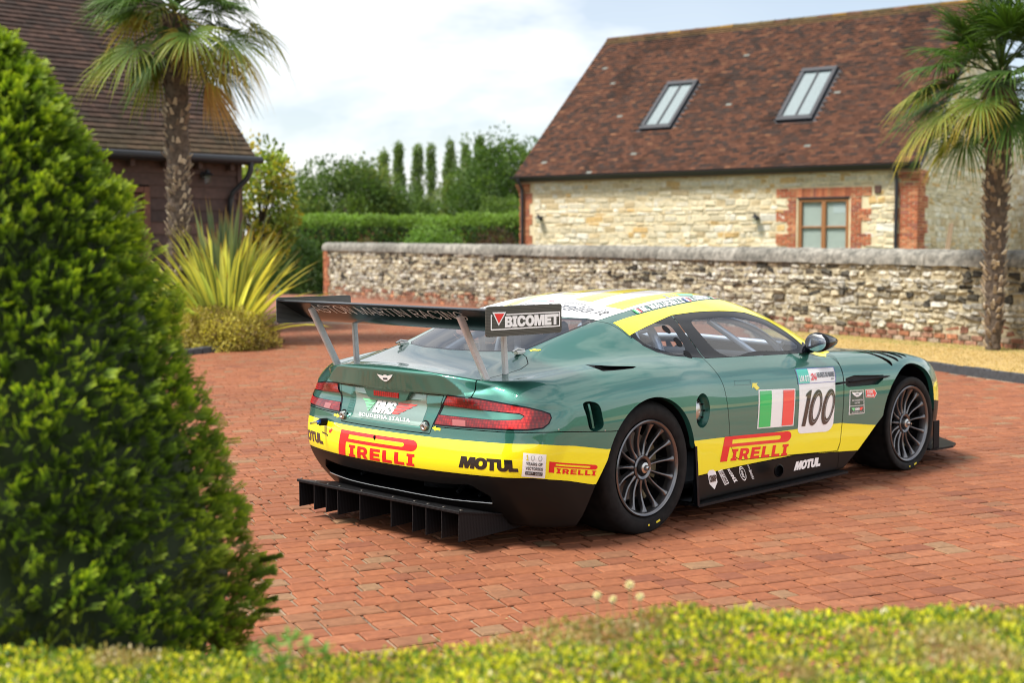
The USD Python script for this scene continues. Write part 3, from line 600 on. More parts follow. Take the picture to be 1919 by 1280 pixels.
# ================================================================ palms
def frond(r, B, az, el, pet, R, droop, col, edge=None, nseg=44, spread=118, roll=0.0, hang=0.0, dead=False):
    """A fan leaf: petiole tube and a pleated fan of narrow drooping segments: (V, F, C)."""
    h = np.array([math.cos(az), math.sin(az), 0]); d = h * math.cos(el) + np.array([0, 0, math.sin(el)])
    t = np.linspace(0, 1, 7)[:, None]; pts = B + d * pet * t + np.array([0, 0, -1.0]) * (hang * t ** 2.2)
    E = pts[-1]; d = unit(pts[-1] - pts[-2]); l = unit(np.cross(d, [0, 0, 1.0]) + 1e-6); n = np.cross(l, d)
    l, n = l * math.cos(roll) + n * math.sin(roll), n * math.cos(roll) - l * math.sin(roll)
    V, F = tubem(pts, np.linspace(.016, .009, 7), 5); items = [(V, F, np.asarray(col) * ([.9, .8, .5] if not dead else [.8, .7, .6]))]
    ph = np.radians(np.linspace(-spread, spread, nseg)) + r.normal(size=nseg) * .02
    ww_ = 2.2 if dead else 1.0
    Ls = R * (1 - .30 * (np.abs(ph) / math.radians(spread)) ** 2) * (.82 + .26 * r.random(nseg))
    dirs = np.cos(ph)[:, None] * d + np.sin(ph)[:, None] * l + n * .16
    dirs = unit(dirs); side = unit(-np.sin(ph)[:, None] * d + np.cos(ph)[:, None] * l)
    dr = droop * (.6 + .9 * r.random(nseg))
    ts = np.array([.03, .28, .52, .75, 1.0]); ws = np.array([.004, .5, .58, .40, .03]) * (R * .28 * math.radians(2 * spread) / nseg) * 2.0 * ww_
    P = E + dirs[:, None] * (Ls[:, None] * ts)[..., None] + np.array([0, 0, -1.0]) * (dr[:, None] * np.maximum(ts - .30, 0) ** 2.0 * Ls[:, None])[..., None]
    k = .22 * ws[None, :, None] * n * np.where(np.arange(nseg) % 2, 1, -1)[:, None, None]
    A, Bm, Cc = P - side[:, None] * ws[None, :, None] * .5 + k, P + n * (ws * .28)[None, :, None], P + side[:, None] * ws[None, :, None] * .5 + k
    V = np.stack([A, Bm, Cc], 2).reshape(nseg, 15, 3); f = []
    for q in range(4):
        a = q * 3; f += [[a, a + 1, a + 4], [a, a + 4, a + 3], [a + 1, a + 2, a + 5], [a + 1, a + 5, a + 4]]
    F = (np.array(f)[None] + (np.arange(nseg) * 15)[:, None, None]).reshape(-1, 3)
    c0 = np.asarray(col, float); e = np.asarray(edge if edge is not None else c0, float)
    g = ts[None, :] ** 2.2 * np.clip(.35 + .9 * r.random((nseg, 1)), 0, 1)
    C = (c0 * (1 - g[..., None]) + e * g[..., None]) * (1 + .12 * r.normal(size=(nseg, 1, 1)))
    C = np.repeat(C[:, :, None], 3, 2).reshape(-1, 3)
    items.append((V.reshape(-1, 3), F, C)); return join([(v, f_, np.zeros(3)) for v, f_, _ in items])[:2] + (np.vstack([np.broadcast_to(c, (len(v), 3)) for v, f_, c in items]).clip(.004, 1),)
GR, GR2, YL, DEAD = (.034, .075, .012), (.085, .155, .022), (.74, .58, .07), (.52, .31, .13)
def palm(label, xy, ztop, r0, r1, seed, special, nrand, skirt):
    r = np.random.default_rng(seed); b = np.array([*xy, 0.0]); t = thing('palm_tree', label, 'palm tree', b)
    zs = np.linspace(-.1, ztop, 60); ang = np.linspace(0, 2 * math.pi, 25)[:-1]
    rad = np.interp(zs, [0, ztop * .55, ztop], [r0, (r0 + r1) / 2, r1])[:, None] * (1 + .10 * np.sin(zs * 52)[:, None] * .4 + .16 * (meshkit.noise(np.stack([np.cos(ang)[None] * 3 + 0 * zs[:, None], np.sin(ang)[None] * 3 + 0 * zs[:, None], zs[:, None] * 9 + 0 * ang[None]], -1), seed) - .5))
    V = np.stack([rad * np.cos(ang), rad * np.sin(ang), zs[:, None] + 0 * ang], -1).reshape(-1, 3); m = 24
    F = np.array([[i * m + j, i * m + (j + 1) % m, (i + 1) * m + (j + 1) % m, (i + 1) * m + j] for i in range(59) for j in range(m)]); obj('trunk', (V, F), 'bark', t, normals=None)
    n = int(ztop * 95); z = r.random(n) * (ztop - .05) + .03; a = r.random(n) * 2 * math.pi; R_ = np.interp(z, [0, ztop], [r0, r1]) * .97
    P = np.stack([R_ * np.cos(a), R_ * np.sin(a), z], 1); D = np.stack([np.cos(a) * .55, np.sin(a) * .55, .9 + 0 * a], 1) + rdir(n, r) * .25
    it = []
    for k in range(n):
        d = unit(D[k]); s = unit(np.cross(d, [np.cos(a[k]), np.sin(a[k]), .3])); L = r.uniform(.05, .13); w = r.uniform(.018, .04); q = np.cross(s, d) * .008
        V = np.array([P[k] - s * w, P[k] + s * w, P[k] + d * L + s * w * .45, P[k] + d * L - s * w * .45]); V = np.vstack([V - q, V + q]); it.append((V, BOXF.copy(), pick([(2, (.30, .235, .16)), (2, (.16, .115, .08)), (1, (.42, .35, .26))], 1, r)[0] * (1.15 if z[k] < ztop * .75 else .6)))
    V, F, C = join(it); obj('leaf_base', (V, F), 'palm_stub', t, tint=C, kind='stuff')
    n = int(skirt * 700); a = r.random(n) * 2 * math.pi; z = ztop - skirt * r.random(n) ** 1.3; R_ = r1 * .95
    V, F, C = cards(np.stack([R_ * np.cos(a), R_ * np.sin(a), z], 1), np.stack([np.cos(a) * .35, np.sin(a) * .35, -.8 + 0 * a], 1) + rdir(n, r) * .4, np.stack([np.cos(a), np.sin(a), 0 * a], 1), .12 + .16 * r.random(n), .012, pick([(2, (.12, .07, .045)), (1, (.20, .12, .07))], n, r)); obj('trunk_fibre', (V, F), 'palm_stub', t, tint=C, kind='stuff')
    top = np.array([0, 0, ztop])
    for (px, el, pet, R, droop, hang, kind, dz) in special:
        az = math.atan2(*(RIGHT * math.cos(px) + FWD * math.sin(px))[1::-1])
        col, ed = {'g': (GR, GR2), 'y': (GR2, YL), 'yy': ((.36, .30, .05), (.58, .40, .07)), 'd': (DEAD, (.50, .33, .16)), 'gy': ((.10, .15, .03), (.40, .34, .06))}[kind]
        fv = frond(r, top + [0, 0, dz], az, el, pet, R, droop, col, ed, hang=hang, roll=r.normal() * .25 if kind != 'd' else 1.45, spread=118 if kind != 'd' else 36, dead=kind == 'd'); obj('frond', fv[:2], 'leaf_glossy', t, tint=fv[2], label={'d': 'dead brown hanging frond', 'yy': 'yellowed frond'}.get(kind))
    for k in range(nrand):
        u = k / nrand; el = math.radians(np.interp(u, [0, .25, .6, 1], [82, 58, 28, -12]) + 8 * r.normal()); az = k * 2.39996 + r.normal() * .2
        c, e = (GR, GR2) if u < .72 else ((GR2, (.32, .30, .05)) if r.random() < .6 else (GR, GR2))
        fv = frond(r, top + [0, 0, .22 - .45 * u], az, el, r.uniform(.65, 1.0), r.uniform(.68, .88), .15 + .55 * u + .2 * r.random(), np.array(c) * r.uniform(.8, 1.25), e, hang=.10 + .30 * u, roll=r.normal() * .3); obj('frond', fv[:2], 'leaf_glossy', t, tint=fv[2])
    return t
# directions in the special lists: 0 = to the right of the picture, pi = to the left, -pi/2 = towards the viewer
palm('tall palm with a dead brown frond hanging beside its trunk, left of the car', (5.74, 12.92), 4.98, .15, .18, 5,
     [(2.95, .10, .62, .62, 1.1, .25, 'yy', .1), (-.35, -.25, 1.0, .72, 1.3, .35, 'yy', .0), (.1, .05, 1.15, .72, 1.2, .35, 'gy', .1), (-1.1, -.35, .55, .58, 1.0, .25, 'yy', .05), (-.75, -.6, .6, .62, .9, .2, 'y', -.05), (-1.9, .3, .5, .55, .9, .2, 'gy', .1),
      (-.1, -1.12, 1.05, .82, .5, .0, 'd', -.05), (.5, -.35, .8, .7, 1.2, .3, 'yy', .0), (-.2, -.75, .7, .66, 1.2, .2, 'yy', .0), (2.7, -.9, .6, .6, 1.0, .2, 'y', -.1), (2.6, -.5, .5, .6, .9, .3, 'gy', -.1), (3.4, .35, .85, .66, .9, .2, 'g', .1), (2.9, .6, .9, .7, .8, .2, 'g', .15), (.35, .55, 1.0, .72, .8, .2, 'g', .15), (0.0, .8, .9, .72, .6, .15, 'g', .2), (-1.4, -.2, .5, .5, .9, .2, 'g', 0.)], 36, .55)
palm('shorter palm with green fans standing on the dry grass against the wall', (13.2, 3.42), 3.82, .105, .20, 6,
     [(3.05, .0, 1.0, .68, .9, .25, 'gy', .1), (2.8, -.35, .95, .68, 1.0, .25, 'y', .0), (3.4, -.25, .9, .7, .9, .3, 'gy', .05), (3.2, .35, .85, .7, .8, .2, 'g', .1), (-2.3, -.15, .7, .6, 1.0, .3, 'yy', .05), (-1.8, .75, .75, .75, .7, .1, 'g', .25), (-2.4, .9, .7, .72, .6, .1, 'g', .25), (-1.2, .5, .7, .72, .7, .15, 'g', .2), (2.9, -.7, .8, .6, .8, .2, 'y', -.1), (-2.0, -.4, .6, .6, 1.0, .3, 'g', .0), (-.4, .2, .8, .65, .9, .2, 'gy', .1), (0.2, .6, .85, .7, .7, .15, 'g', .2)], 38, .6)

# ================================================================ planting on the left, hedges, trees
r = np.random.default_rng(51)
px0 = np.array([6.10, 12.25]); ph = thing('flax_plant', 'large yellow striped flax plant with long sword leaves by the palm', 'plant', (*px0, 0))
for k in range(250):
    up = r.random() < .16
    a = r.random() * 2 * math.pi; tl_ = r.uniform(.03, .25) if up else abs(r.normal()) * .46 + .12; L = r.uniform(1.7, 2.35) if up else r.uniform(1.5, 2.05)
    w = r.uniform(.08, .125); h = np.array([math.cos(a), math.sin(a), 0]); b0 = h * r.uniform(.02, .28); u = np.linspace(0, 1, 8)
    th = tl_ + (u ** 1.7) * (r.uniform(.15, .75) if not up else .1); st = np.stack([np.sin(th)[:, None] * h + np.cos(th)[:, None] * np.array([0, 0, 1.0])], 0)[0] * (L / 7)
    P = b0 + np.concatenate([[np.zeros(3)], np.cumsum(st[:-1], 0)]); s = np.array([-h[1], h[0], 0.0]); n_ = unit(np.cross(st, s)); ww = w * np.interp(u, [0, .25, .6, .9, 1], [.7, 1, .85, .4, .03])
    V = np.stack([P - s * ww[:, None] * .5 + n_ * ww[:, None] * .22, P, P + s * ww[:, None] * .5 + n_ * ww[:, None] * .22], 1).reshape(-1, 3)
    yel = pick([(4, (.80, .75, .16)), (3, (.66, .66, .19)), (2, (.42, .50, .15))], 1, r)[0]; gre = pick([(1, (.10, .15, .055)), (1, (.20, .24, .07))], 1, r)[0]
    if up: yel, gre = np.array([.20, .25, .12]), np.array([.09, .13, .07])
    C = np.stack([np.broadcast_to(yel, (8, 3)), np.broadcast_to(gre if r.random() < .4 else yel, (8, 3)), np.broadcast_to(yel, (8, 3))], 1).reshape(-1, 3).copy(); C[-3:] = (.25, .13, .05)
    obj('leaf', (V, gridf(8, 3)), 'leaf_glossy', ph, tint=C)
def shrub(name, label, xy, rad, hz, nc, per, leaf, cols, seed, z0=.0, cr=.16, lumpy=.25, group=None, stems=True):
    r = np.random.default_rng(seed); t = thing(name, label, 'shrub', (*xy, 0), group=group)
    d = rdir(nc, r); d[:, 2] = np.abs(d[:, 2]) * 1.0 - .12; q = r.random(nc) ** .33; q = (.5 + .5 * q) * (1 - lumpy * r.random(nc))
    C = d * np.array([rad, rad, hz]) * q[:, None] + [0, 0, z0]
    V, F, col = clumpy(C, np.full(nc, cr) * (.7 + .6 * r.random(nc)), per, leaf, leaf * .62, cols, r=r); ok = V[:, 2] > -.02
    V[:, 2] = np.maximum(V[:, 2], .0); obj('foliage', (V, F), 'leaf', t, tint=col)
    if stems:
        it = [(*tubem(np.array([[0, 0, -.05], C[k] * [.4, .4, .5], C[k]]), [.02, .014, .005], 5), None) for k in r.choice(nc, min(30, nc), replace=False)]; V, F, _ = join(it); obj('stem', (V, F), 'bark', t)
    return t
shrub('golden_shrub', 'low straw yellow shrub in front of the flax plant', (5.50, 11.55), .85, .62, 260, 60, .045, [(3, (.46, .40, .08)), (3, (.33, .26, .07)), (2, (.22, .16, .055)), (1, (.62, .54, .15))], 61, z0=.05)
shrub('golden_shrub', 'small brownish shrub at the bed edge right of the flax', (6.35, 11.95), .45, .42, 110, 50, .04, [(2, (.28, .19, .07)), (2, (.22, .16, .05)), (1, (.36, .30, .09))], 62, z0=.03, cr=.12)
shrub('green_shrub', 'green leafy shrub between the conifer and the palm trunk', (4.75, 13.15), .8, 1.55, 200, 60, .07, [(3, (.075, .13, .03)), (2, (.11, .17, .04)), (1, (.17, .20, .06))], 63, cr=.2)
be = thing('bed_edging', 'curved dark block edging round the left planting bed', 'edging')
bp = np.array([[3.2, 10.6], [4.0, 10.62], [4.76, 10.891], [5.5, 11.18], [6.3, 11.65], [6.776, 12.132], [7.05, 12.9], [7.2, 13.9]]); tt = np.linspace(0, 7, 60); bp = np.stack([CubicSpline(np.arange(8), bp[:, k])(tt) for k in (0, 1)], 1)
sg = np.concatenate([[0], np.cumsum(np.linalg.norm(np.diff(bp, axis=0), axis=1))])
for s0 in np.arange(0, sg[-1] - .2, .21):
    p0, p1 = (np.array([np.interp(q, sg, bp[:, 0]), np.interp(q, sg, bp[:, 1])]) for q in (s0, s0 + .2)); V, F = bevbox(0, .196, -.05, .05, -.06, .085 + .005 * r.normal(), .012); obj('edging_block', (rot_z(V, math.atan2(*(p1 - p0)[::-1])) + [*p0, 0], F), 'edging_black', be)
bed = obj('planting_bed', flat(Polygon([*map(tuple, bp), (7.6, 14.9), (-2, 15.4), (1, 11)]), .012), 'soil'); tag(bed, kind='structure')
def hedge(name, label, p0, p1, depth, h, leaf, n, cols, seed, top_cols=None, patch=None, hf=None, wob=.08, m='leaf', z0=0.0, cat='hedge', tip=1.0, fore=False):
    """A clipped hedge from p0 to p1 (front base line), going back by depth."""
    r = np.random.default_rng(seed); p0, p1 = np.array(p0), np.array(p1); t = thing(name, label, cat, (*p0, z0)); L = np.linalg.norm(p1 - p0); s = (p1 - p0) / L; nn = np.array([-s[1], s[0]]); nn = nn if nn @ (EYE[:2] - p0) < 0 else -nn
    ar = np.array([L * h, L * depth, depth * h * 2]); k = r.choice(3, n, p=ar / ar.sum()); a, b = r.random(n) * L, r.random(n)
    u = np.where(k == 0, 0, np.where(k == 1, b, r.random(n))) * depth; z = np.where(k == 1, 1, b) * h; a = np.where(k == 2, np.where(r.random(n) < .5, 0, L), a)
    nrm = np.stack([np.where(k == 2, np.sign(a - L / 2), 0), np.where(k == 0, -1, 0), np.where(k == 1, 1.0, 0)], 1) + [0, 0, .15]
    off = wob * (meshkit.fbm(np.stack([a / (h * .35 + .05), u / (h * .35 + .05), z / (h * .35 + .05)], 1), 3, seed) * 2 - 1) * 1.6 + r.normal(size=n) * leaf * .5 - leaf * .6 * r.random(n)
    Lc = np.stack([a, u, z], 1) + unit(nrm) * off[:, None]
    C = pick(cols, n, r); 
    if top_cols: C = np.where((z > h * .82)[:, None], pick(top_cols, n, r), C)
    if patch:
        w_ = np.clip((meshkit.fbm(np.stack([a, u, z * .5], 1) * 5.5, 3, seed + 7) - .52) * 9, 0, 1)[:, None]; C = C * (1 - w_) + pick(patch, n, r) * w_
    C = C * (.50 + .98 * meshkit.fbm(np.stack([a, u, z], 1) * 1.7 / h, 3, seed + 1))[:, None]
    if hf is not None: Lc[:, 2] *= np.interp(a / L, *hf)
    M = np.array([[s[0], s[1], 0], [nn[0], nn[1], 0], [0, 0, 1.0]]); P = Lc @ M; N = nrm @ M
    V, F, C = cards(P, N * .8 + rdir(n, r) + [0, 0, .35], rdir(n, r) + N * .5, leaf * (.7 + .6 * r.random(n)), leaf * .55, C, tip=tip); obj('foliage', (V, F), m, t, tint=C)
    i = wob + leaf * .8; V, F = boxm(i, L - i, i, depth - i, -.05, (h - i * 1.2) * (1 if hf is None else min(hf[1]))); obj('inner_branches', (V @ M, F), 'dark_core', t)
    return t
OLG = [(3, (.055, .095, .022)), (2, (.08, .13, .03)), (1, (.12, .17, .04))]
w2 = lambda px, d: (EYE + d * FWD + (px - 959.5) / FPX * d * RIGHT)[:2]
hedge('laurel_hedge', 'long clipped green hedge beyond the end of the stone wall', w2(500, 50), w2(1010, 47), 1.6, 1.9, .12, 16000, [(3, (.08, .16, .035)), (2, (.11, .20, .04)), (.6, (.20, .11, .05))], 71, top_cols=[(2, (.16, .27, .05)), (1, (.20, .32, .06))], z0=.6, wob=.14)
shrub('copper_shrub', 'dark coppery shrub in front of the clipped hedge near the barn', w2(930, 45.5), 1.1, 1.7, 120, 45, .09, [(2, (.06, .035, .025)), (2, (.09, .05, .035)), (1, (.10, .12, .035))], 72, cr=.3, z0=.5)
shrub('copper_shrub', 'reddish shrub below the long hedge, left of the bright one', w2(690, 46), 1.0, 1.45, 110, 45, .09, [(2, (.16, .07, .04)), (2, (.10, .09, .035)), (1, (.08, .13, .03))], 73, cr=.3, z0=.4)
shrub('bright_shrub', 'bright green shrub rising above the long hedge', w2(812, 45.5), 1.25, 2.3, 150, 45, .10, [(3, (.13, .24, .045)), (2, (.17, .29, .06)), (1, (.09, .17, .03))], 74, cr=.3, z0=.4)
shrub('dark_shrub', 'big rounded dark green shrub at the left end of the stone wall', w2(548, 44.5), 1.35, 2.15, 260, 60, .08, [(3, (.040, .085, .020)), (2, (.06, .115, .028)), (1, (.09, .15, .035))], 75, cr=.3, z0=.1)
def ell(cx, cz, rx, rz, cr, low=-1.0):
    def f(r, n):
        d = rdir(n * 2, r); d = d[d[:, 2] > low][:n]; q = (.45 + .55 * r.random(len(d)) ** .5)[:, None] * (1 - .22 * r.random((len(d), 1)))
        return d * [rx, rx, rz] * q + [cx, 0, cz], cr * (.6 + .8 * r.random(len(d)))
    return f
GT = [(3, (.055, .10, .024)), (3, (.08, .14, .032)), (2, (.115, .18, .04)), (1, (.17, .21, .05))]
tree('round_tree', 'big rounded dark green tree behind the hedge left of centre', 'tree', w2(652, 62), 7, ell(0, 3.05, 3.1, 2.35, .72), .22, 200, 130, .17, GT, 81)
tree('round_tree', 'lower round tree just right of the big rounded one', 'tree', w2(752, 66), 5.5, ell(0, 2.45, 1.75, 1.6, .58), .16, 90, 130, .16, GT, 82)
tree('maple_tree', 'yellowing maple between the boarded barn and the round tree', 'tree', w2(490, 31), 4.4, ell(0, 2.45, .85, 1.5, .33), .08, 80, 60, .12, [(3, (.44, .42, .055)), (4, (.24, .32, .05)), (1, (.55, .43, .05)), (3, (.14, .21, .04))], 83)
tree('field_tree', 'broad tall tree behind the left end of the stone barn', 'tree', w2(962, 76), 9, ell(0, 4.3, 3.3, 3.3, .85), .25, 190, 120, .2, [(3, (.055, .11, .024)), (2, (.085, .155, .03)), (1, (.13, .21, .04))], 84)
tree('field_tree', 'dark tree standing left of the broad tall one', 'tree', w2(893, 82), 8.5, ell(0, 3.7, 2.4, 2.9, .75), .22, 140, 120, .2, GT, 85)
tree('field_tree', 'small pale tree low beside the barn corner', 'tree', w2(948, 60), 4, ell(0, 2.1, 1.35, 1.55, .5), .1, 70, 100, .15, [(2, (.08, .14, .03)), (2, (.12, .19, .04))], 86)
tree('field_tree', 'dark low tree filling the gap under the poplars', 'tree', w2(840, 90), 6, ell(0, 2.7, 2.9, 2.3, .75), .2, 120, 110, .2, GT, 87)
tree('field_tree', 'far dark tree behind the round one, under the first poplars', 'tree', w2(700, 100), 6, ell(0, 2.9, 2.8, 2.0, .75), .2, 100, 110, .22, GT, 91)
def spire(hh, rx, cr):
    def f(r, n):
        z = r.random(n) ** .85; a = r.random(n) * 2 * math.pi; q = rx * np.sin(np.clip(z * 1.05, .04, 1) * math.pi) ** .55 * r.random(n) ** .4 * np.where(z > .6, 1 - (z - .6) * 1.6, 1)
        return np.stack([q * np.cos(a), q * np.sin(a), z * hh + .4], 1), np.stack([cr + 0 * z, cr + 0 * z, cr * 1.9 + 0 * z], 1) * (.6 + .6 * r.random((n, 1)))
    return f
PCOL = [(3, (.13, .20, .07)), (2, (.16, .23, .085)), (1, (.20, .26, .10))]
for k, (px, ytop, lab) in enumerate([(721, 290, 'shortest poplar, leftmost of the row'), (749, 272, 'second poplar from the left in the row'), (785, 279, 'third poplar, left of the pair'), (809, 276, 'fourth poplar, right of the pair'), (845, 266, 'broad poplar right of the pair'), (873, 259, 'tall slim poplar beside the broad one'), (899, 262, 'last poplar of the row, against the tree')]):
    d = 120 + 3 * k; h = .75 + (462 - ytop) / FPX * d
    tree('poplar_tree', 'slender ' + lab, 'poplar', w2(px, d), h, spire(h, (.46 if px != 845 else .85) + .05 * (k % 3), .42), .15, 75, 70, .24, PCOL, 100 + k, group='poplars in a row on the skyline')

# ================================================================ foreground: clipped conifer, low hedge, seed heads
ci = np.array([*w2(2, 3.8), 0.0]); con = thing('conifer', 'dense cone shaped yew in the left foreground', 'conifer', ci); r = np.random.default_rng(90)
zk = [.0, .25, .40, .49, .67, .89, 1.31, 1.67, 1.87, 2.01, 2.07]; rk = [.55, .68, .745, .765, .715, .645, .49, .335, .215, .085, .0]
n = 18000; z = r.random(n) ** 1.25 * 2.05; a = r.random(n) * 2 * math.pi
toward = math.atan2(*(-(FWD))[1::-1]); a = np.where(r.random(n) < .55, toward + (r.random(n) - .5) * math.pi * 1.1, a)
Rz = np.interp(z, zk, rk); h_ = np.stack([np.cos(a), np.sin(a), 0 * a], 1)
lump = meshkit.fbm(np.column_stack([h_[:, :2] * Rz[:, None], z]) * 7.5, 3, 4)
q = Rz * .93 + .14 * (lump - .5) - .10 * r.random(n) ** 1.4
P0 = np.column_stack([h_[:, :2] * np.maximum(q, .0)[:, None], z]); D0 = unit(h_ * .9 + [0, 0, .55] + rdir(n, r) * .6); L0 = .022 + .026 * r.random(n)
per = 12; u = np.tile(np.linspace(.05, 1, per), n); D = np.repeat(D0, per, 0); P = np.repeat(P0, per, 0) + D * (u * np.repeat(L0, per))[:, None]
sd_ = unit(np.cross(D, rdir(n, r).repeat(per, 0))) * np.tile(np.where(np.arange(per) % 2, 1, -1), n)[:, None]
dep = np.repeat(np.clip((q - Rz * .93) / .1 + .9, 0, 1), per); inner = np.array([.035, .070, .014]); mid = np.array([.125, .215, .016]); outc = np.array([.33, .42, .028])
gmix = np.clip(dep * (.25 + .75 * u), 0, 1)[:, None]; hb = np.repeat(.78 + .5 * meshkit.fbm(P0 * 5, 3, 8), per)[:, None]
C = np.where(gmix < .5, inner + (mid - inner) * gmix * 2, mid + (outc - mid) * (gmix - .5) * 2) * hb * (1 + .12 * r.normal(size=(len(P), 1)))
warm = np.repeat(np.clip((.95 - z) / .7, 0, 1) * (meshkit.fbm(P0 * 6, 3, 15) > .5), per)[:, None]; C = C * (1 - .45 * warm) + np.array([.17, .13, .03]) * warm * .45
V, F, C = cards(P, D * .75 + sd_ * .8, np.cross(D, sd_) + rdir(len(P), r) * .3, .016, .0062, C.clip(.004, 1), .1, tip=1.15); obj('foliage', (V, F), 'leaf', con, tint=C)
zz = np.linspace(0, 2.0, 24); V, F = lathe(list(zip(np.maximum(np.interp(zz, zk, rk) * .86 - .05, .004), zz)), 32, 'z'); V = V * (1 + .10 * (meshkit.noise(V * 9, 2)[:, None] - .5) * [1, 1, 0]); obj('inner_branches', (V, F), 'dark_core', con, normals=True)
V, F = tubem([(0, 0, -.05), (0, 0, 1.0), (0, 0, 1.9)], [.05, .035, .01], 8); obj('trunk', (V, F), 'bark', con)
# side shoots low on the right
it = []
for k in range(6):
    a0 = math.atan2(*RIGHT[1::-1]) + r.normal() * .35; h0 = np.array([math.cos(a0), math.sin(a0), 0]); z0 = r.uniform(.42, .60); p0 = h0 * .70 + [0, 0, z0]; d0 = unit(h0 + [0, 0, r.uniform(-.15, .55)] + r.normal(size=3) * .2); L_ = r.uniform(.04, .10)
    for q in range(4):
        uu_ = np.repeat(np.linspace(.0, 1, 26), 2); Pp = p0 + d0 * (uu_ * L_)[:, None]; s_ = unit(np.cross(np.broadcast_to(d0, (52, 3)), rdir(52, r))); it.append(cards(Pp, d0 * .9 + s_ * .7, s_ * .2 + rdir(52, r), .017, .0055, (np.clip(.5 + uu_, 0, 1.4)[:, None] * np.array([.11, .17, .025])), .1))
V, F, C = join(it); obj('side_shoot', (V, F), 'leaf', con, tint=C)
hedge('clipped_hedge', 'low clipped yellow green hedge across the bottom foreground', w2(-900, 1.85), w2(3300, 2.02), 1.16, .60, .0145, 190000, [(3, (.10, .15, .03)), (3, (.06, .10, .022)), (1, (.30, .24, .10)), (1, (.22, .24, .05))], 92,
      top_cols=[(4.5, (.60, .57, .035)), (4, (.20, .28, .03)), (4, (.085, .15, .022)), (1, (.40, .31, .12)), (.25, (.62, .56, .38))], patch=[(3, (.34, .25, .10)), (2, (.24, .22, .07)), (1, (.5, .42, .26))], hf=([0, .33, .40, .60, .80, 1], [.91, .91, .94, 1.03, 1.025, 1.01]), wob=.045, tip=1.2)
sh = thing('seed_heads', 'four pale fluffy seed heads on thin stems above the hedge', 'seed heads', (*w2(1150, 3.0), .5)); sc = np.array([*w2(1150, 3.0), .5])
for px, py, rad in ((1119, 1117, .006), (1149, 1124, .0055), (1180, 1097, .0065), (1199, 1119, .006)):
    c = EYE + 3.02 * FWD + (px - 959.5) / FPX * 3.02 * RIGHT - (py - 640) / FPX * 3.02 * UP - sc; n = 260
    d = rdir(n, r); V, F, C = cards(c + d * rad * .4, d, rdir(n, r), rad * 1.3, rad * .35, pick([(2, (.88, .84, .74)), (1, (.78, .66, .48))], n, r)); hd = obj('seed_head', (V, F), 'leaf', sh, tint=C)
    obj('stem', tubem([c + [.01, .004, -.16], c + [.003, .0, -.07], c], .0012, 5), 'palm_stub', sh, tint=(.28, .26, .12))
# a leafy weed poking out of the hedge
wd_ = thing('weed', 'bright green leafy weed growing out of the hedge by the conifer', 'weed', (*w2(545, 2.75), .5)); wo = np.array([*w2(545, 2.75), .5]); it = []
for px, py in ((480, 1225), (505, 1205), (545, 1200), (575, 1212), (530, 1245), (610, 1225)):
    c = EYE + 2.7 * FWD + (px - 959.5) / FPX * 2.7 * RIGHT - (py - 640) / FPX * 2.7 * UP - wo; n = 16; b = np.array([.0, 0, -.02])
    it.append((*tubem([b, (b + c) / 2 + [0, 0, .01], c], .0018, 5), (.14, .24, .05))); d = rdir(n, r) + [0, 0, .2]
    it.append(cards(c + rdir(n, r) * .008, d, rdir(n, r) + [0, 0, .8], .024, .010, pick([(2, (.15, .33, .06)), (1, (.22, .40, .09))], n, r)))
V, F, C = join(it); obj('foliage', (V, F), 'leaf', wd_, tint=C)
# ================================================================ the car's skin: an implicit solid, x forward from the rear axle, y to the left
_xs = np.arange(-1.4, 4.2, .002)
from scipy.ndimage import gaussian_filter1d
def curve(kn, sig=.05):
    k = np.array(kn, float); t = gaussian_filter1d(PchipInterpolator(k[:, 0], k[:, 1], extrapolate=False)(np.clip(_xs, k[0, 0], k[-1, 0])), sig / .002, mode='nearest')
    return lambda x: np.interp(x, _xs, t)
cWp = curve([(-1.2, .86), (-1, .88), (-.8, .917), (-.55, .962), (-.3, .985), (0, .990), (.25, .982), (.45, .960), (.7, .940), (1.2, .932), (1.7, .936), (2.0, .944), (2.3, .960), (2.7, .972), (3.05, .966), (3.3, .94), (3.5, .86), (3.7, .7)])
cTt = curve([(-1.2, .06), (-.5, .04), (0, .03), (.5, .045), (1.0, .06), (1.6, .06), (2.2, .06), (2.8, .05), (3.6, .06)])
cTb = curve([(-1.2, .10), (-.6, .06), (0, .03), (.5, .02), (1.2, .015), (2.0, .03), (2.7, .04), (3.6, .08)])
cZc = curve([(-1.2, .80), (-1, .825), (-.6, .845), (-.3, .86), (0, .87), (1, .85), (1.9, .825), (2.3, .812), (2.8, .778), (3.2, .70), (3.5, .59), (3.7, .45), (3.9, .3)])
cZs = curve([(-1.2, .79), (-1, .80), (-.85, .812), (-.6, .843), (-.3, .874), (0, .888), (.3, .886), (.6, .876), (1, .866), (1.5, .85), (1.9, .828), (2.3, .812), (2.7, .79), (3.0, .745), (3.3, .66), (3.5, .55), (3.7, .4), (3.9, .25)])
cZr = curve([(-1.2, .76), (-.95, .815), (-.7, .868), (-.43, .955), (-.2, 1.03), (.1, 1.125), (.4, 1.186), (.7, 1.213), (.95, 1.220), (1.2, 1.207), (1.41, 1.168), (1.65, 1.082), (1.9, .965), (2.15, .84), (2.4, .70), (3, .4)], .04)
cWb = curve([(-1.2, .40), (-.9, .50), (-.6, .60), (-.43, .66), (-.2, .745), (0, .80), (.3, .825), (.6, .828), (1, .825), (1.5, .81), (1.8, .78), (2.0, .73), (2.2, .65), (2.6, .5)])
cK = curve([(-1.2, .10), (-.3, .10), (.1, .06), (.45, .025), (1.7, .02), (2.1, .03), (2.6, .05)])
_zs = np.arange(-.2, 1.4, .002)
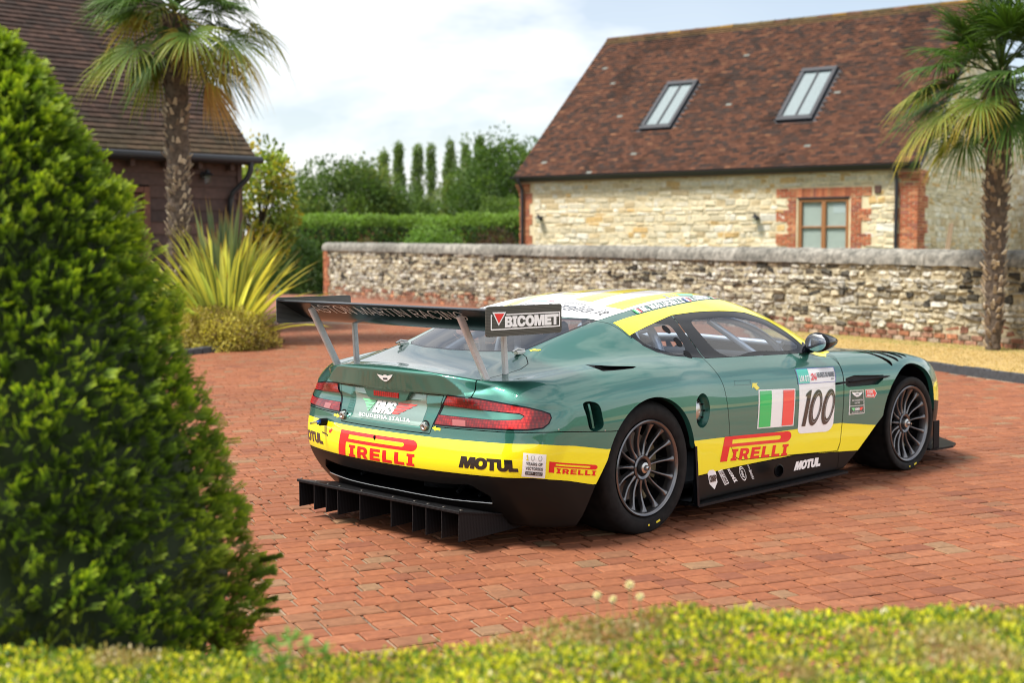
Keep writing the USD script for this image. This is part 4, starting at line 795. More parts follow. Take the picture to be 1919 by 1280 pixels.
_k = np.array([(-.2, .34), (.10, .21), (.16, .15), (.25, .065), (.33, .012), (.38, -.008), (.43, -.016), (.49, -.014), (.53, -.006), (.55, .0), (.57, .002), (.60, .006), (.68, .038), (.745, .062), (.80, .085), (.86, .115), (.95, .2), (1.3, .6)])
_zt = gaussian_filter1d(PchipInterpolator(_k[:, 0], _k[:, 1])(_zs), 9)
def smax(a, b, k):
    h = np.maximum(k - np.abs(a - b), 0) / k; return np.maximum(a, b) + h * h * k * .25
def smin(a, b, k): return -smax(-a, -b, k)
def step(x, a, b):
    t = np.clip((x - a) / (b - a), 0, 1); return t * t * (3 - 2 * t)
def Xr(a, z):
    x = -.990 + .017 * (a / .32) ** 2.3 + np.interp(z, _zs, _zt)
    rec = step(.315 - .10 * (z - .57) - a, 0, .02) * step(z, .575, .60) * step(.80 - z, 0, .02)     # panel recess under the lip
    x = x + .022 * rec
    lip = -.990 + .017 * (a / .32) ** 2.3 + .012 + .055 * (a / .57) ** 2 - .24 * (z - .80)           # the upturned lip across the tail
    w = step(z, .741, .751) * (1 - step(a, .66, .88))
    return x + w * (np.minimum(lip, x) - x)
def Ztop(x, a):
    u = np.exp(-((a - .80) / .30) ** 2); return cZc(x) + (cZs(x) - cZc(x)) * u - .10 * np.maximum(a - .86, 0) + .036 * step(-x, .76, .97) * np.exp(-(a / .5) ** 2)
def Wside(x, z):
    return cWp(x) - cTt(x) * np.maximum((z - .56) / .30, 0) ** 2 - cTb(x) * np.maximum((.56 - z) / .46, 0) ** 2
def F_lower(x, a, z):
    f = smax(a - Wside(x, z), z - Ztop(x, a), .17)
    f = smax(f, (Xr(a, z) - x) * .95, .018 + .11 * step(a, .55, .88) + .05 * step(.74 - z, 0, .06))
    f = smax(f, (x - (3.72 - .55 * (a / .95) ** 4 - .5 * np.maximum(.45 - z, 0) ** 2)) * .8, .25)
    return smax(f, .095 - z, .02)
def F_top(x, a, z):
    dz = np.maximum(z - .86, -.1); gs = (a - (cWb(x) - .72 * dz - .75 * dz * dz)) * .8
    gt = (z - (cZr(x) - .045 * (a / .6) ** 2)) * .88
    f = smax(gs, gt, .12)
    return np.maximum(np.maximum(f, .74 - z), np.maximum(-.90 - x, x - 2.38))
def F_body(P):
    x, a, z = P[..., 0], np.abs(P[..., 1]), P[..., 2]
    f = smin(F_lower(x, a, z), F_top(x, a, z), cK(x))
    # fender hump over the front wheel, fuel filler dish in the rear haunch's leading edge
    return f
def normals_at(P, e=.004):
    g = np.stack([F_body(P + e * np.eye(3)[k]) - F_body(P - e * np.eye(3)[k]) for k in range(3)], -1)
    return g / np.maximum(np.linalg.norm(g, axis=-1, keepdims=True), 1e-9)
def march(O, D, t0, t1, n=90, it=22, f=None):
    """First crossing from outside (t0) to inside along each ray; NaN if none."""
    f = f or F_body; O, D = np.broadcast_arrays(np.asarray(O, float), np.asarray(D, float)); t = np.linspace(t0, t1, n)
    lo = np.full(O.shape[:-1], np.nan); hi = lo.copy(); prev = None
    for k in range(n):
        v = f(O + D * t[k]) < 0
        if prev is not None:
            new = v & ~prev & np.isnan(lo); lo[new], hi[new] = t[k - 1], t[k]
        prev = v
    for _ in range(it):
        m = (lo + hi) / 2; ins = f(O + D * m[..., None]) < 0; hi = np.where(ins, m, hi); lo = np.where(ins, lo, m)
    return O + D * hi[..., None]
# ---------------------------------------------------------------- car materials
PAINT = (0.033, 0.152, 0.118)
mat('car_paint', {
    'bt': ('attribute', {'attribute': 'bt'}), 'bb': ('attribute', {'attribute': 'bb'}),
    'g1': ('math', {'math_type': 'greater_than', 'value2': 0.0}), 'g2': ('math', {'math_type': 'greater_than', 'value2': 0.0}),
    'tc': ('texture_coordinate', {}), 'vo': ('voronoi_texture', {'scale': 1400.0}), 'vr': ('rgb_ramp', {'ramp': [(0, (.80, .82, .82)), (1, (1.2, 1.2, 1.2))]}),
    'fl': ('mix_color', {'blend_type': 'multiply', 'fac': 1.0, 'a': PAINT}),
    'c1': ('mix_color', {'a': (0.0065, 0.0055, 0.005), 'b': (0.86, 0.74, 0.0)}), 'c2': ('mix_color', {}),
    'me': ('math', {'math_type': 'multiply', 'value2': 0.7}), 'ro': ('mix_float', {'a': 0.40, 'b': 0.40}), 'cw': ('mix_float', {'a': 0.05, 'b': 1.0}), 'sp': ('mix_float', {'a': 0.12, 'b': 0.5}),
    'p': ('principled_bsdf', {'coat_weight': 1.0, 'coat_roughness': 0.015, 'coat_ior': 1.8})},
    [('bt.fac', 'g1.value1'), ('bb.fac', 'g2.value1'), ('tc.object', 'vo.vector'), ('vo.color', 'vr.fac'), ('vr.color', 'fl.b'),
     ('g2.value', 'c1.fac'), ('g1.value', 'c2.fac'), ('c1.result', 'c2.a'), ('fl.result', 'c2.b'), ('c2.result', 'p.base_color'),
     ('g1.value', 'me.value1'), ('me.value', 'p.metallic'), ('g1.value', 'ro.fac'), ('ro.result', 'p.roughness'), ('g2.value', 'cw.fac'), ('cw.result', 'p.coat_weight'), ('g2.value', 'sp.fac'), ('sp.result', 'p.specular_ior_level')])
def gloss(name, col, rough=.3, coat=1.0, **k): plain(name, col, rough, coat=coat, coat_rough=.015, **k)
gloss('vinyl_yellow', (.86, .74, .0)); gloss('vinyl_white', (.82, .82, .82)); gloss('vinyl_black', (.008, .008, .009)); gloss('vinyl_red', (.68, .006, .012))
gloss('vinyl_green', (.012, .42, .10)); gloss('vinyl_blue', (.03, .04, .32)); gloss('vinyl_teal', (.06, .50, .38)); gloss('vinyl_grey', (.35, .35, .34)); gloss('vinyl_coral', (.80, .07, .06)); gloss('vinyl_mint', (.16, .62, .26))
gloss('vinyl_darkgreen', (.008, .045, .035)); gloss('vinyl_charcoal', (.014, .010, .009)); gloss('vinyl_gold', (.62, .50, .03))
plain('car_black', (.004, .004, .005), .5, spec=.1); plain('cabin_dark', (.014, .016, .019), .75, spec=.2, var=.3, scale=12); gloss('gloss_black', (.003, .004, .006), .1, coat=0, spec=.3)
gloss('green_part', PAINT, .28, metallic=.62)
mat('carbon', {'tc': ('texture_coordinate', {}), 'm': ('mapping', {'rotation': (0.6, 0.4, .78)}), 'ck': ('checker_texture', {'scale': 260.0, 'color1': (.004, .004, .0045), 'color2': (.016, .016, .0175)}), 'p': ('principled_bsdf', {'specular_ior_level': .1, 'roughness': .38, 'coat_weight': .06, 'coat_roughness': .15})},
    [('tc.object', 'm.vector'), ('m.vector', 'ck.vector'), ('ck.color', 'p.base_color')])
mat('carbon_lines', {'tc': ('texture_coordinate', {}), 'w': ('wave_texture', {'wave_type': 'bands', 'bands_direction': 'z', 'scale': 46.0}), 'r': ('rgb_ramp', {'ramp': [(.35, (.006, .006, .006)), (.7, (.055, .052, .046))]}), 'p': ('principled_bsdf', {'roughness': .4, 'coat_weight': .5, 'coat_roughness': .1})},
    [('tc.object', 'w.vector'), ('w.fac', 'r.fac'), ('r.color', 'p.base_color')])
plain('brushed_alloy', (.60, .61, .62), .5, metallic=.55, var=.12, scale=60); plain('rim_metal', (.19, .188, .195), .24, metallic=.95); plain('steel', (.55, .55, .54), .25, metallic=1.0)
plain('tyre', (.007, .007, .0075), .55, col2=(.014, .0135, .0135), scale=22, bump=.15, bscale=120, spec=.1); plain('tyre_tread', (.015, .0145, .0145), .75, col2=(.032, .029, .027), scale=9, bump=.4, bscale=60)
plain('disc_iron', (.18, .165, .15), .4, metallic=.9); plain('caliper_gold', (.20, .17, .10), .5, metallic=.4); plain('cage_silver', (.58, .60, .63), .35, metallic=.55); plain('mesh_grille', (.05, .05, .05), .5)
panemat('lexan', (.80, .88, .97), 1.85, .004); panemat('rear_lexan', (.62, .68, .73), 1.7, .006); panemat('clear_lens', (.9, .9, .9), 1.5, 0.0)
mat('tail_lens', {'tc': ('texture_coordinate', {}), 'v': ('voronoi_texture', {'scale': 70.0, 'randomness': .2}), 'r': ('rgb_ramp', {'ramp': [(0, (.50, .012, .010)), (.5, (.22, .004, .005)), (1, (.07, .002, .003))]}),
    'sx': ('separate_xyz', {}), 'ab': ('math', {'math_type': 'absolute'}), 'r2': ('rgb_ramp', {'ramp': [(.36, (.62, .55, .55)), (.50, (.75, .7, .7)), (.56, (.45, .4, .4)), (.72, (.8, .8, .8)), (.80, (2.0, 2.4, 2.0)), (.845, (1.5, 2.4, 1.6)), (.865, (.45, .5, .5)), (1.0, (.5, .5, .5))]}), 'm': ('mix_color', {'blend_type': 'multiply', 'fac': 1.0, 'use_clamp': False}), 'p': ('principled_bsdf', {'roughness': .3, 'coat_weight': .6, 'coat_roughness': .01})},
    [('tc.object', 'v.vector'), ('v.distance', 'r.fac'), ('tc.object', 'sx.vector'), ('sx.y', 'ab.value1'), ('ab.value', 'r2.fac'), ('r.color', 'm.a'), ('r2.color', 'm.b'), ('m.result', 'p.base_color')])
gloss('tail_pale', (.30, .075, .07)); gloss('tail_bright', (.60, .018, .008)); gloss('plate_grey', (.26, .36, .32), .35, metallic=.6); gloss('wing_black', (.003, .003, .0035), .16, coat=.0, spec=.22); plain('exhaust_pipe_metal', (.10, .095, .09), .35, metallic=.9, var=.3, scale=20); gloss('badge_white', (.7, .7, .7), .35)
plain('mirror_glass', (.85, .86, .88), .04, metallic=1.0); plain('anodised_blue', (.02, .10, .55), .3, metallic=.8); plain('fabric_seat', (.02, .02, .022), .9)

# ---------------------------------------------------------------- skin mesh (right half), panels by clipping
def skin_rays():
    ph = np.radians(np.concatenate([np.arange(0.05, 20, 1.0), np.arange(20, 90, .62)])); xs = np.concatenate([np.arange(-.45, 3.3, .0105)])
    th = np.radians(np.linspace(0, 180, 268))
    c1 = np.stack([-.45 + 0 * ph, 0 * ph, .5 + 0 * ph], 1); c2 = np.stack([xs, 0 * xs, np.interp(xs, [-.45, .2], [.5, .47])], 1); xe = np.arange(0, 60, 2.0)
    O = np.concatenate([c1, c2, np.stack([3.29 + 0 * xe, 0 * xe, .45 + 0 * xe], 1)]); w = np.concatenate([np.cos(ph), 0 * xs, -np.sin(np.radians(xe))]); q = np.concatenate([np.sin(ph), 0 * xs + 1, np.cos(np.radians(xe))])
    D = np.stack([-w[:, None] + 0 * th, -q[:, None] * np.sin(th), q[:, None] * np.cos(th)], -1)
    return O[:, None] + 0 * D, D
_O, _D = skin_rays()
SV = march(_O, -_D * -1, 1.35, .18, 44, 20); SV = np.nan_to_num(SV, nan=0.0)
SHP = SV.shape; SV = SV.reshape(-1, 3); SN = normals_at(SV); SF = gridf(SHP[0], SHP[1])
_e = np.linalg.norm(SV[SF] - SV[SF[:, [1, 2, 0]]], axis=2).max(1); SF = SF[_e < .35]
_fn = np.cross(SV[SF[:, 1]] - SV[SF[:, 0]], SV[SF[:, 2]] - SV[SF[:, 0]]); _fl = (_fn * SN[SF].mean(1)).sum(1) < 0; SF[_fl] = SF[_fl][:, ::-1]
class Skin:
    def __init__(s, V, N, F): s.V, s.N, s.F = V, N, F
    def clip(s, f):
        """The part where f >= 0 (f per vertex), cut exactly."""
        V, N, F = s.V, s.N, s.F; g = f[F]; k = (g >= 0).sum(1); out = [F[k == 3]]; nv, nn, nf = [], [], []; base = len(V)
        for want in (1, 2):
            T_ = F[k == want]; G = f[T_]
            if not len(T_): continue
            odd = np.argmax((G >= 0) if want == 1 else (G < 0), 1); R_ = np.stack([odd, (odd + 1) % 3, (odd + 2) % 3], 1)
            T_ = np.take_along_axis(T_, R_, 1); G = np.take_along_axis(G, R_, 1)
            t1 = (G[:, 0] / (G[:, 0] - G[:, 1]))[:, None]; t2 = (G[:, 0] / (G[:, 0] - G[:, 2]))[:, None]
            a, b, c = T_.T; p = V[a] + (V[b] - V[a]) * t1; q = V[a] + (V[c] - V[a]) * t2; np_ = N[a] + (N[b] - N[a]) * t1; nq = N[a] + (N[c] - N[a]) * t2
            n0 = base + sum(len(x) for x in nv); i = n0 + np.arange(len(T_)); j = i + len(T_); nv += [p, q]; nn += [np_, nq]
            out += [np.stack([a, i, j], 1)] if want == 1 else [np.stack([i, b, c], 1), np.stack([i, c, j], 1)]
        V = np.vstack([V] + nv); N = np.vstack([N] + nn); N /= np.linalg.norm(N, axis=1, keepdims=True).clip(1e-9); F = np.vstack(out)
        u, inv = np.unique(F, return_inverse=True); return Skin(V[u], N[u], inv.reshape(-1, 3))
    def split(s, f, gap=.0): return s.clip(f(s.V) - gap), s.clip(-f(s.V) - gap)
    def mirror(s): m = np.array([1, -1, 1.0]); return Skin(s.V * m, s.N * m, s.F[:, ::-1])
    def plus(s, o): return Skin(np.vstack([s.V, o.V]), np.vstack([s.N, o.N]), np.vstack([s.F, o.F + len(s.V)]))
    def both(s): return s.plus(s.mirror())
    def shifted(s, d): return Skin(s.V + s.N * d, s.N, s.F)
def poly_sd(P, poly):
    """Signed distance to a polygon, positive inside."""
    poly = np.asarray(poly, float); A, B = poly, np.roll(poly, -1, 0); d = np.full(len(P), 1e9); ins = np.zeros(len(P), bool)
    for a, b in zip(A, B):
        e = b - a; w = P - a; t = np.clip((w @ e) / max(e @ e, 1e-12), 0, 1); d = np.minimum(d, np.linalg.norm(w - t[:, None] * e, axis=1))
        c = ((a[1] > P[:, 1]) != (b[1] > P[:, 1])); ins ^= c & (P[:, 0] < (b[0] - a[0]) * (P[:, 1] - a[1]) / np.where(abs(b[1] - a[1]) < 1e-12, 1e-12, b[1] - a[1]) + a[0])
    return np.where(ins, d, -d)
def smooth_poly(p, n=6, closed=True):
    p = np.asarray(p, float); q = np.vstack([p, p[:1]]) if closed else p; t = np.concatenate([[0], np.cumsum(np.linalg.norm(np.diff(q, axis=0), axis=1))])
    cs = CubicSpline(t, q, bc_type='periodic' if closed else 'natural'); u = np.concatenate([np.linspace(t[k], t[k + 1], n, endpoint=False) for k in range(len(t) - 1)]); return cs(u)
def arc(cx, cz, r, a0, a1, n=28): a = np.radians(np.linspace(a0, a1, n)); return [(cx + r * math.cos(k), cz + r * math.sin(k)) for k in a]
ARCH_R = [(-.52, .03), (-.484, .138), (-.42, .30), *arc(.015, .335, .372, 166, 14), (.395, .40), (.398, .03)]
ARCH_F = [(1.93, .03), (1.966, .10), (2.114, .205), (2.285, .345), *arc(2.735, .335, .378, 170, 6), (3.115, .03)]
DOOR_GLASS = [(.634, 1.098), (.856, 1.107), (1.09, 1.106), (1.342, 1.083), (1.518, 1.023), (1.634, .94), (1.700, .853), (1.578, .836), (1.134, .848), (.640, .862), (.624, .938), (.616, 1.022)]
DOOR_CLEAR = smooth_poly([(.735, 1.045), (.829, 1.062), (1.072, 1.067), (1.285, 1.042), (1.418, 1.010), (1.515, .956), (1.625, .876), (1.50, .858), (1.054, .868), (.82, .874), (.775, .905), (.745, .976)], 5)
QUARTER = [(.159, 1.009), (.367, 1.051), (.622, 1.097), (.609, 1.019), (.617, .935), (.633, .864), (.373, .890), (.279, .913), (.203, .951)]
Q_CLEAR = smooth_poly([(.211, 1.000), (.485, 1.050), (.530, 1.040), (.535, .985), (.522, .915), (.49, .897), (.359, .912), (.274, .938), (.214, .975)], 5)
side2 = lambda V: V[:, [0, 2]]
def side_only(V, s, ymin=.45): return np.minimum(s, np.abs(V[:, 1]) - ymin)
f_archR = lambda V: side_only(V, poly_sd(side2(V), ARCH_R)); f_archF = lambda V: side_only(V, poly_sd(side2(V), ARCH_F))
f_dglass = lambda V: side_only(V, poly_sd(side2(V), DOOR_GLASS)); f_quarter = lambda V: side_only(V, poly_sd(side2(V), QUARTER))
REAR_GLASS = [(-.517, .0), (-.495, .222), (-.44, .393), (-.39, .452), (-.197, .482), (-.043, .512), (.085, .525), (.018, .316), (.003, .131), (.01, 0), (.003, -.131), (.02, -.31), (.085, -.525), (-.2, -.482), (-.39, -.452), (-.44, -.393), (-.495, -.222)]
f_rglass = lambda V: np.minimum(poly_sd(np.stack([V[:, 0], np.abs(V[:, 1])], 1), [(-.517, -.2), (-.517, .0), (-.495, .222), (-.44, .393), (-.39, .452), (-.197, .482), (-.043, .512), (.085, .525), (.02, .33), (.006, .15), (.01, 0), (.01, -.2)]), V[:, 2] - .88)
SCREEN = [(1.42, -.2), (1.42, 0), (1.40, .25), (1.35, .44), (1.42, .50), (1.55, .555), (1.75, .655), (1.92, .735), (2.01, .70), (2.10, .45), (2.15, .2), (2.16, 0), (2.16, -.2)]
f_screen = lambda V: np.minimum(poly_sd(np.stack([V[:, 0], np.abs(V[:, 1])], 1), SCREEN), V[:, 2] - .78)
LOUVRE = smooth_poly([(-.506, .713), (-.43, .716), (-.402, .700), (-.385, .64), (-.381, .594), (-.402, .579), (-.470, .583), (-.49, .65)], 3)
HVENT = [(-.283, .881), (-.19, .8735), (-.07, .8655), (.03, .8585), (-.06, .855), (-.161, .853), (-.273, .853), (-.290, .868)]
FUEL = smooth_poly([(.466, .690), (.512, .664), (.530, .60), (.510, .534), (.457, .504), (.405, .526), (.385, .59), (.400, .66)], 5)
SVENT = [(1.945, .668), (2.04, .680), (2.37, .662), (2.358, .634), (2.292, .606), (1.968, .612), (1.936, .626)]
OPENR = [(-.70, .318), (-.40, .306), (0, .304), (.40, .306), (.575, .316), (.655, .262), (.645, .226), (.40, .219), (0, .224), (-.40, .219), (-.645, .226), (-.655, .262)]
xa_poly = lambda V: np.stack([V[:, 0], np.abs(V[:, 1])], 1)
SLOT_LINES = [[(2.31, .80), (2.50, .925)], [(2.40, .80), (2.605, .91)], [(2.48, .80), (2.69, .893)], [(2.56, .80), (2.765, .88)]]
FVENT = [(2.40, .66), (2.40, .80), (2.55, .865), (2.80, .875), (2.86, .70), (2.70, .60)]
rest = Skin(SV, SN, SF); rest = rest.clip(.985 * (rest.V[:, 2] > -1) - 0)  # a plain copy
GAP = .0045
def hole(f):
    global rest
    rest = rest.clip(-f(rest.V))
for f in (f_archR, f_archF, lambda V: side_only(V, poly_sd(side2(V), LOUVRE), .8), lambda V: side_only(V, poly_sd(side2(V), HVENT), .75), lambda V: side_only(V, poly_sd(side2(V), FUEL), .8),
          lambda V: side_only(V, poly_sd(side2(V), SVENT), .8), lambda V: np.minimum(poly_sd(np.stack([-np.abs(V[:, 1]), V[:, 2]], 1), [(-.575, .318), (-.40, .306), (.1, .304), (.1, .224), (-.40, .219), (-.645, .226), (-.655, .262)]), -.6 - V[:, 0])): hole(f)
SLOTS = [Polygon(LineString(s).buffer(.015)) for s in SLOT_LINES]
for s in SLOTS: hole(lambda V, s=s: np.minimum(poly_sd(xa_poly(V), np.array(s.exterior.coords)[:-1]), V[:, 2] - .6))
dglass, rest = rest.split(f_dglass, .001); quarter, rest = rest.split(f_quarter, .001); rglass, rest = rest.split(f_rglass, .001); screen, rest = rest.split(f_screen, .001)
inner = rest.shifted(-.009)
# panels in order; what is left is the rear quarter
dcut = np.array([(.634, 1.098), (.614, 1.022), (.622, .938), (.628, .862), (.645, .811), (.672, .751), (.700, .648), (.728, .482), (.758, .359), (.80, .305), (.88, .277)])
DOOR = [*map(tuple, smooth_poly(dcut, 4, False)), (1.41, .250), (1.875, .222), (1.899, .271), (1.909, .436), (1.917, .634), (1.921, .70), (1.930, .753), (1.905, .80), (1.82, .85), (1.75, .90), (1.66, .93), (1.53, 1.03), (1.34, 1.09), (1.09, 1.112), (.856, 1.113)]
f_door = lambda V: side_only(V, poly_sd(side2(V), DOOR), .55)
BOOT = [(-.43, -.1), (-.43, .452), (-.455, .520), (-.504, .580), (-.58, .600), (-.737, .590), (-.862, .577), (-1.02, .565), (-1.2, .56), (-1.2, -.1)]
f_boot = lambda V: np.minimum(np.minimum(poly_sd(xa_poly(V), BOOT), -.02 - V[:, 0]), V[:, 2] - .746)
f_rear_panel = lambda V: np.minimum(np.minimum(np.minimum(.366 + (V[:, 2] - .6) * .30 - np.abs(V[:, 1]), V[:, 2] - .553), -.75 - V[:, 0]), .746 - V[:, 2])
f_bumper = lambda V: np.minimum(np.interp(V[:, 0], [-.75, -.638, -.321, -.2], [.590, .588, .563, .56]) - V[:, 2], -.25 - V[:, 0])
f_roof = lambda V: np.minimum(np.minimum(poly_sd(xa_poly(V), [(-.1, -.2), (-.1, .3), (.082, .528), (.119, .577), (.140, .645), (.154, .70), (.3, .75), (1.9, .87), (1.99, .775), (1.93, .74), (1.6, .5), (1.5, -.2)]), V[:, 2] - np.interp(V[:, 0], [0, .15, .4, .86, 1.3, 1.53, 1.64, 1.70, 1.9], [1.0, .99, 1.05, 1.10, 1.078, 1.02, .935, .860, .84])), 2.0 - V[:, 0])
f_wing = lambda V: np.minimum(np.minimum(V[:, 0] - np.interp(V[:, 2], [.1, .207, .271, .436, .634, .75, .80, .83], [1.87, 1.878, 1.901, 1.911, 1.92, 1.932, 1.95, 1.97]), np.abs(V[:, 1]) - np.interp(V[:, 0], [1.9, 2.05, 2.4, 3.0, 3.5], [.76, .73, .69, .63, .45])), 3.16 - V[:, 0])
f_sill = lambda V: np.minimum(np.minimum(np.interp(V[:, 0], [.4, .88, 1.41, 1.9], [.243, .247, .246, .214]) - V[:, 2], V[:, 0] - .2), 1.9 - V[:, 0])
f_bonnet = lambda V: np.minimum(V[:, 0] - 1.93, V[:, 2] - .55)
panels = {}
for nm, f in (('boot_lid', f_boot), ('roof', f_roof), ('door', f_door), ('sill_panel', f_sill), ('front_wing', f_wing), ('bonnet', f_bonnet), ('front_bumper', lambda V: V[:, 0] - 2.5), ('rear_panel', f_rear_panel), ('rear_bumper', f_bumper)):
    panels[nm], rest = rest.split(f, GAP / 2)
panels['rear_quarter'] = rest
ZT = lambda x: np.interp(x, [-.98, -.77, -.56, -.356, .40, 1.12, 1.89, 2.3, 2.9, 3.11, 3.4], [.538, .536, .512, .477, .441, .407, .395, .345, .45, .56, .56])
ZB = lambda x: np.interp(x, [-.98, -.77, -.60, -.44, .41, 1.41, 1.86, 2.11, 2.9, 3.1, 3.4], [.374, .370, .345, .309, .246, .250, .218, .201, .36, .44, .40])
car = thing('racing_car', 'green and yellow racing coupe with a big black rear wing, parked on the brick paving', 'car')
def skin_obj(name, s, m, parent=car, label=None, band=True):
    if not len(s.F): return None
    sc = {'bt': s.V[:, 2] - ZT(s.V[:, 0]), 'bb': s.V[:, 2] - ZB(s.V[:, 0])} if band else None
    return obj(name, (s.V, s.F), m, parent, normals=s.N, scalars=sc, label=label)
for nm in ('roof', 'boot_lid', 'rear_bumper', 'rear_panel', 'bonnet', 'front_bumper'): skin_obj(nm, panels[nm].both(), 'car_paint')
PP = {}
for nm in ('door', 'rear_quarter', 'sill_panel', 'front_wing'): PP[nm] = skin_obj(nm, panels[nm], 'car_paint'); skin_obj(nm, panels[nm].mirror(), 'car_paint')
skin_obj('inner_shell', inner.both(), 'car_black', band=False)
def glassed(name, s, clear, m):
    c, b = s.split(lambda V: side_only(V, poly_sd(side2(V), clear)), 0.0)
    for q, k in ((c, b), (c.mirror(), b.mirror())):
        w = skin_obj(name, q, m, band=False); skin_obj('black_border', k, 'gloss_black', w, band=False)
glassed('side_window', dglass, DOOR_CLEAR, 'lexan'); glassed('quarter_window', quarter, Q_CLEAR, 'lexan')
rg = rglass.both(); f = f_rglass(rg.V) - .016; w = skin_obj('rear_window', rg.clip(f), 'rear_lexan', band=False); skin_obj('black_border', rg.clip(-f), 'gloss_black', w, band=False)
skin_obj('windscreen', screen.both(), 'lexan', band=False)

# ---------------------------------------------------------------- edges of the openings: returns and the housings behind them
def surf_y(xz, off=0.0):
    """Points of the right flank above (x, z)."""
    xz = np.asarray(xz, float); P = march(np.column_stack([xz[:, 0], np.full(len(xz), -1.3), xz[:, 1]]), np.array([0, 1.0, 0]), 0, 1.0, 60); return P + normals_at(np.nan_to_num(P)) * off
def dense(poly, d=.02, closed=True):
    p = np.asarray(poly, float); q = np.vstack([p, p[:1]]) if closed else p; out = []
    for a, b in zip(q[:-1], q[1:]): n = max(1, int(np.ceil(np.linalg.norm(b - a) / d))); out.append(a + (b - a) * np.linspace(0, 1, n, endpoint=False)[:, None])
    return np.vstack(out + ([q[-1:]] if not closed else []))
def strip(A, B, closed=True):
    n = len(A); V = np.vstack([A, B]); k = np.arange(n if closed else n - 1); j = (k + 1) % n; return V, np.vstack([np.stack([k, j, n + j], 1), np.stack([k, n + j, n + k], 1)])
def both_sides(name, V, F, m, parent=None, **k):
    p = [parent, parent] if not isinstance(parent, (list, tuple)) else parent
    a = obj(name, (V, F), m, p[0] or car, **k); b = obj(name, (V * [1, -1, 1], F[:, ::-1]), m, p[1] or car, **k); return a, b
def inner_of(E, y, s=1.0, c=None):
    q = E.copy(); q[:, 1] = y
    if c is not None: q[:, [0, 2]] = c + (q[:, [0, 2]] - c) * s
    return q
for A, c in ((ARCH_R, (.01, .30)), (ARCH_F, (2.6, .30))):
    pl_ = dense(A[1:-1], .03, False); E = surf_y(pl_); E = E[~np.isnan(E[:, 1])]; L1 = inner_of(E, 0); L1[:, 1] = E[:, 1] + .028; L1[:, [0, 2]] = np.array(c) + (E[:, [0, 2]] - c) * .985
    both_sides('arch_lip', *strip(E, L1, False), 'green_part', normals=40); L2 = inner_of(L1, -.52); V, F = strip(L1, L2, False); m = len(E)
    V = np.vstack([V, [[c[0], -.52, c[1]]]]); k = np.arange(m, 2 * m - 1); F = np.vstack([F, np.stack([k, k + 1, np.full(len(k), 2 * m)], 1)]); both_sides('wheel_housing', V, F, 'car_black')
def pocket(name, poly, depth, m, back='car_black', shift=(0, 0), s=.94, lip='green_part'):
    pl_ = dense(poly, .02); E = surf_y(pl_); I = E + np.array([shift[0], 0, shift[1]]); I[:, 1] = E[:, 1].mean() + depth; cc = I.mean(0); I = cc + (I - cc) * [s, 1, s]
    p = both_sides(name, *strip(E, I), lip, normals=50); n = len(I); V = np.vstack([I, cc]); k = np.arange(n); F = np.stack([k, (k + 1) % n, np.full(n, n)], 1); both_sides(name + '_back', V, F, m, p); return p, E, I
lv, E, I = pocket('side_louvre', LOUVRE, .10, 'car_black', shift=(.02, 0), s=.9)
for x0 in (-.452,):
    zz = np.linspace(.589, .710, 8); P0 = surf_y(np.column_stack([x0 + (zz - .65) * -.12 * 0 + (.65 - zz) * .25 * 0 + np.interp(zz, [.58, .71], [.012, -.012]), zz])); P1 = P0 + [.035, .085, 0]; V, F = strip(P0, P1, False); V2, F2 = strip(P0 + [-.010, .004, 0], P1 + [-.010, .0, 0], False)
    both_sides('vane', np.vstack([V, V2]), np.vstack([F, F2 + len(V)]), 'green_part', lv)
    V, F = strip(P0, P0 + [-.010, .004, 0], False); both_sides('vane_edge', V, F, 'green_part', lv)
pocket('haunch_vent', HVENT, .05, 'car_black', s=.9, lip='car_black')
fu, E, I = pocket('fuel_filler', FUEL, .055, 'car_black', shift=(-.004, -.004), s=.86)
V, F = lathe([(.001, -.030), (.012, -.034), (.03, -.03), (.052, -.024), (.060, -.016), (.062, 0)], 28); V = V + [.452, -.905, .592]; V[:, 1] += (V[:, 0] - .452) * .15; both_sides('filler_cap', V, F, 'steel', fu, normals=35)
for k in range(8):
    a = k * math.pi / 4; both_sides('cap_bolt', *bevbox(.452 + .05 * math.cos(a) - .004, .452 + .05 * math.cos(a) + .004, -.938, -.925, .592 + .05 * math.sin(a) - .004, .592 + .05 * math.sin(a) + .004, .001), 'car_black', fu)
sv, E, I = pocket('wing_vent', SVENT, .03, 'mesh_grille', s=.97)
it = []
for k in range(-26, 44):
    for sgn in (1, -1):
        x0 = 1.95 + k * .013; p, q = np.array([x0, .60]), np.array([x0 + sgn * .085, .69]); l = LineString([p, q]).intersection(Polygon(SVENT).buffer(-.004))
        if l.is_empty or l.geom_type != 'LineString': continue
        e = np.array(l.coords); y = np.interp(e[:, 0], [1.93, 2.36], [-.918, -.94]); it.append((*tubem(np.column_stack([e[:, 0], y, e[:, 1]]), .0014, 4, False), None))
V, F, _ = join(it); both_sides('vent_mesh', V, F, 'mesh_grille', sv)
P0 = surf_y(np.column_stack([np.linspace(1.83, 2.43, 14), np.interp(np.linspace(1.83, 2.43, 14), [1.83, 2.43], [.642, .650])]), .006); both_sides('vent_bar', *tubem(P0[3:], np.concatenate([[.006], np.full(9, .0075), [.002]]), 8), 'car_black', sv, normals=True); both_sides('vent_bar', *tubem(P0[:3], .007, 8), 'car_black', sv, normals=True)
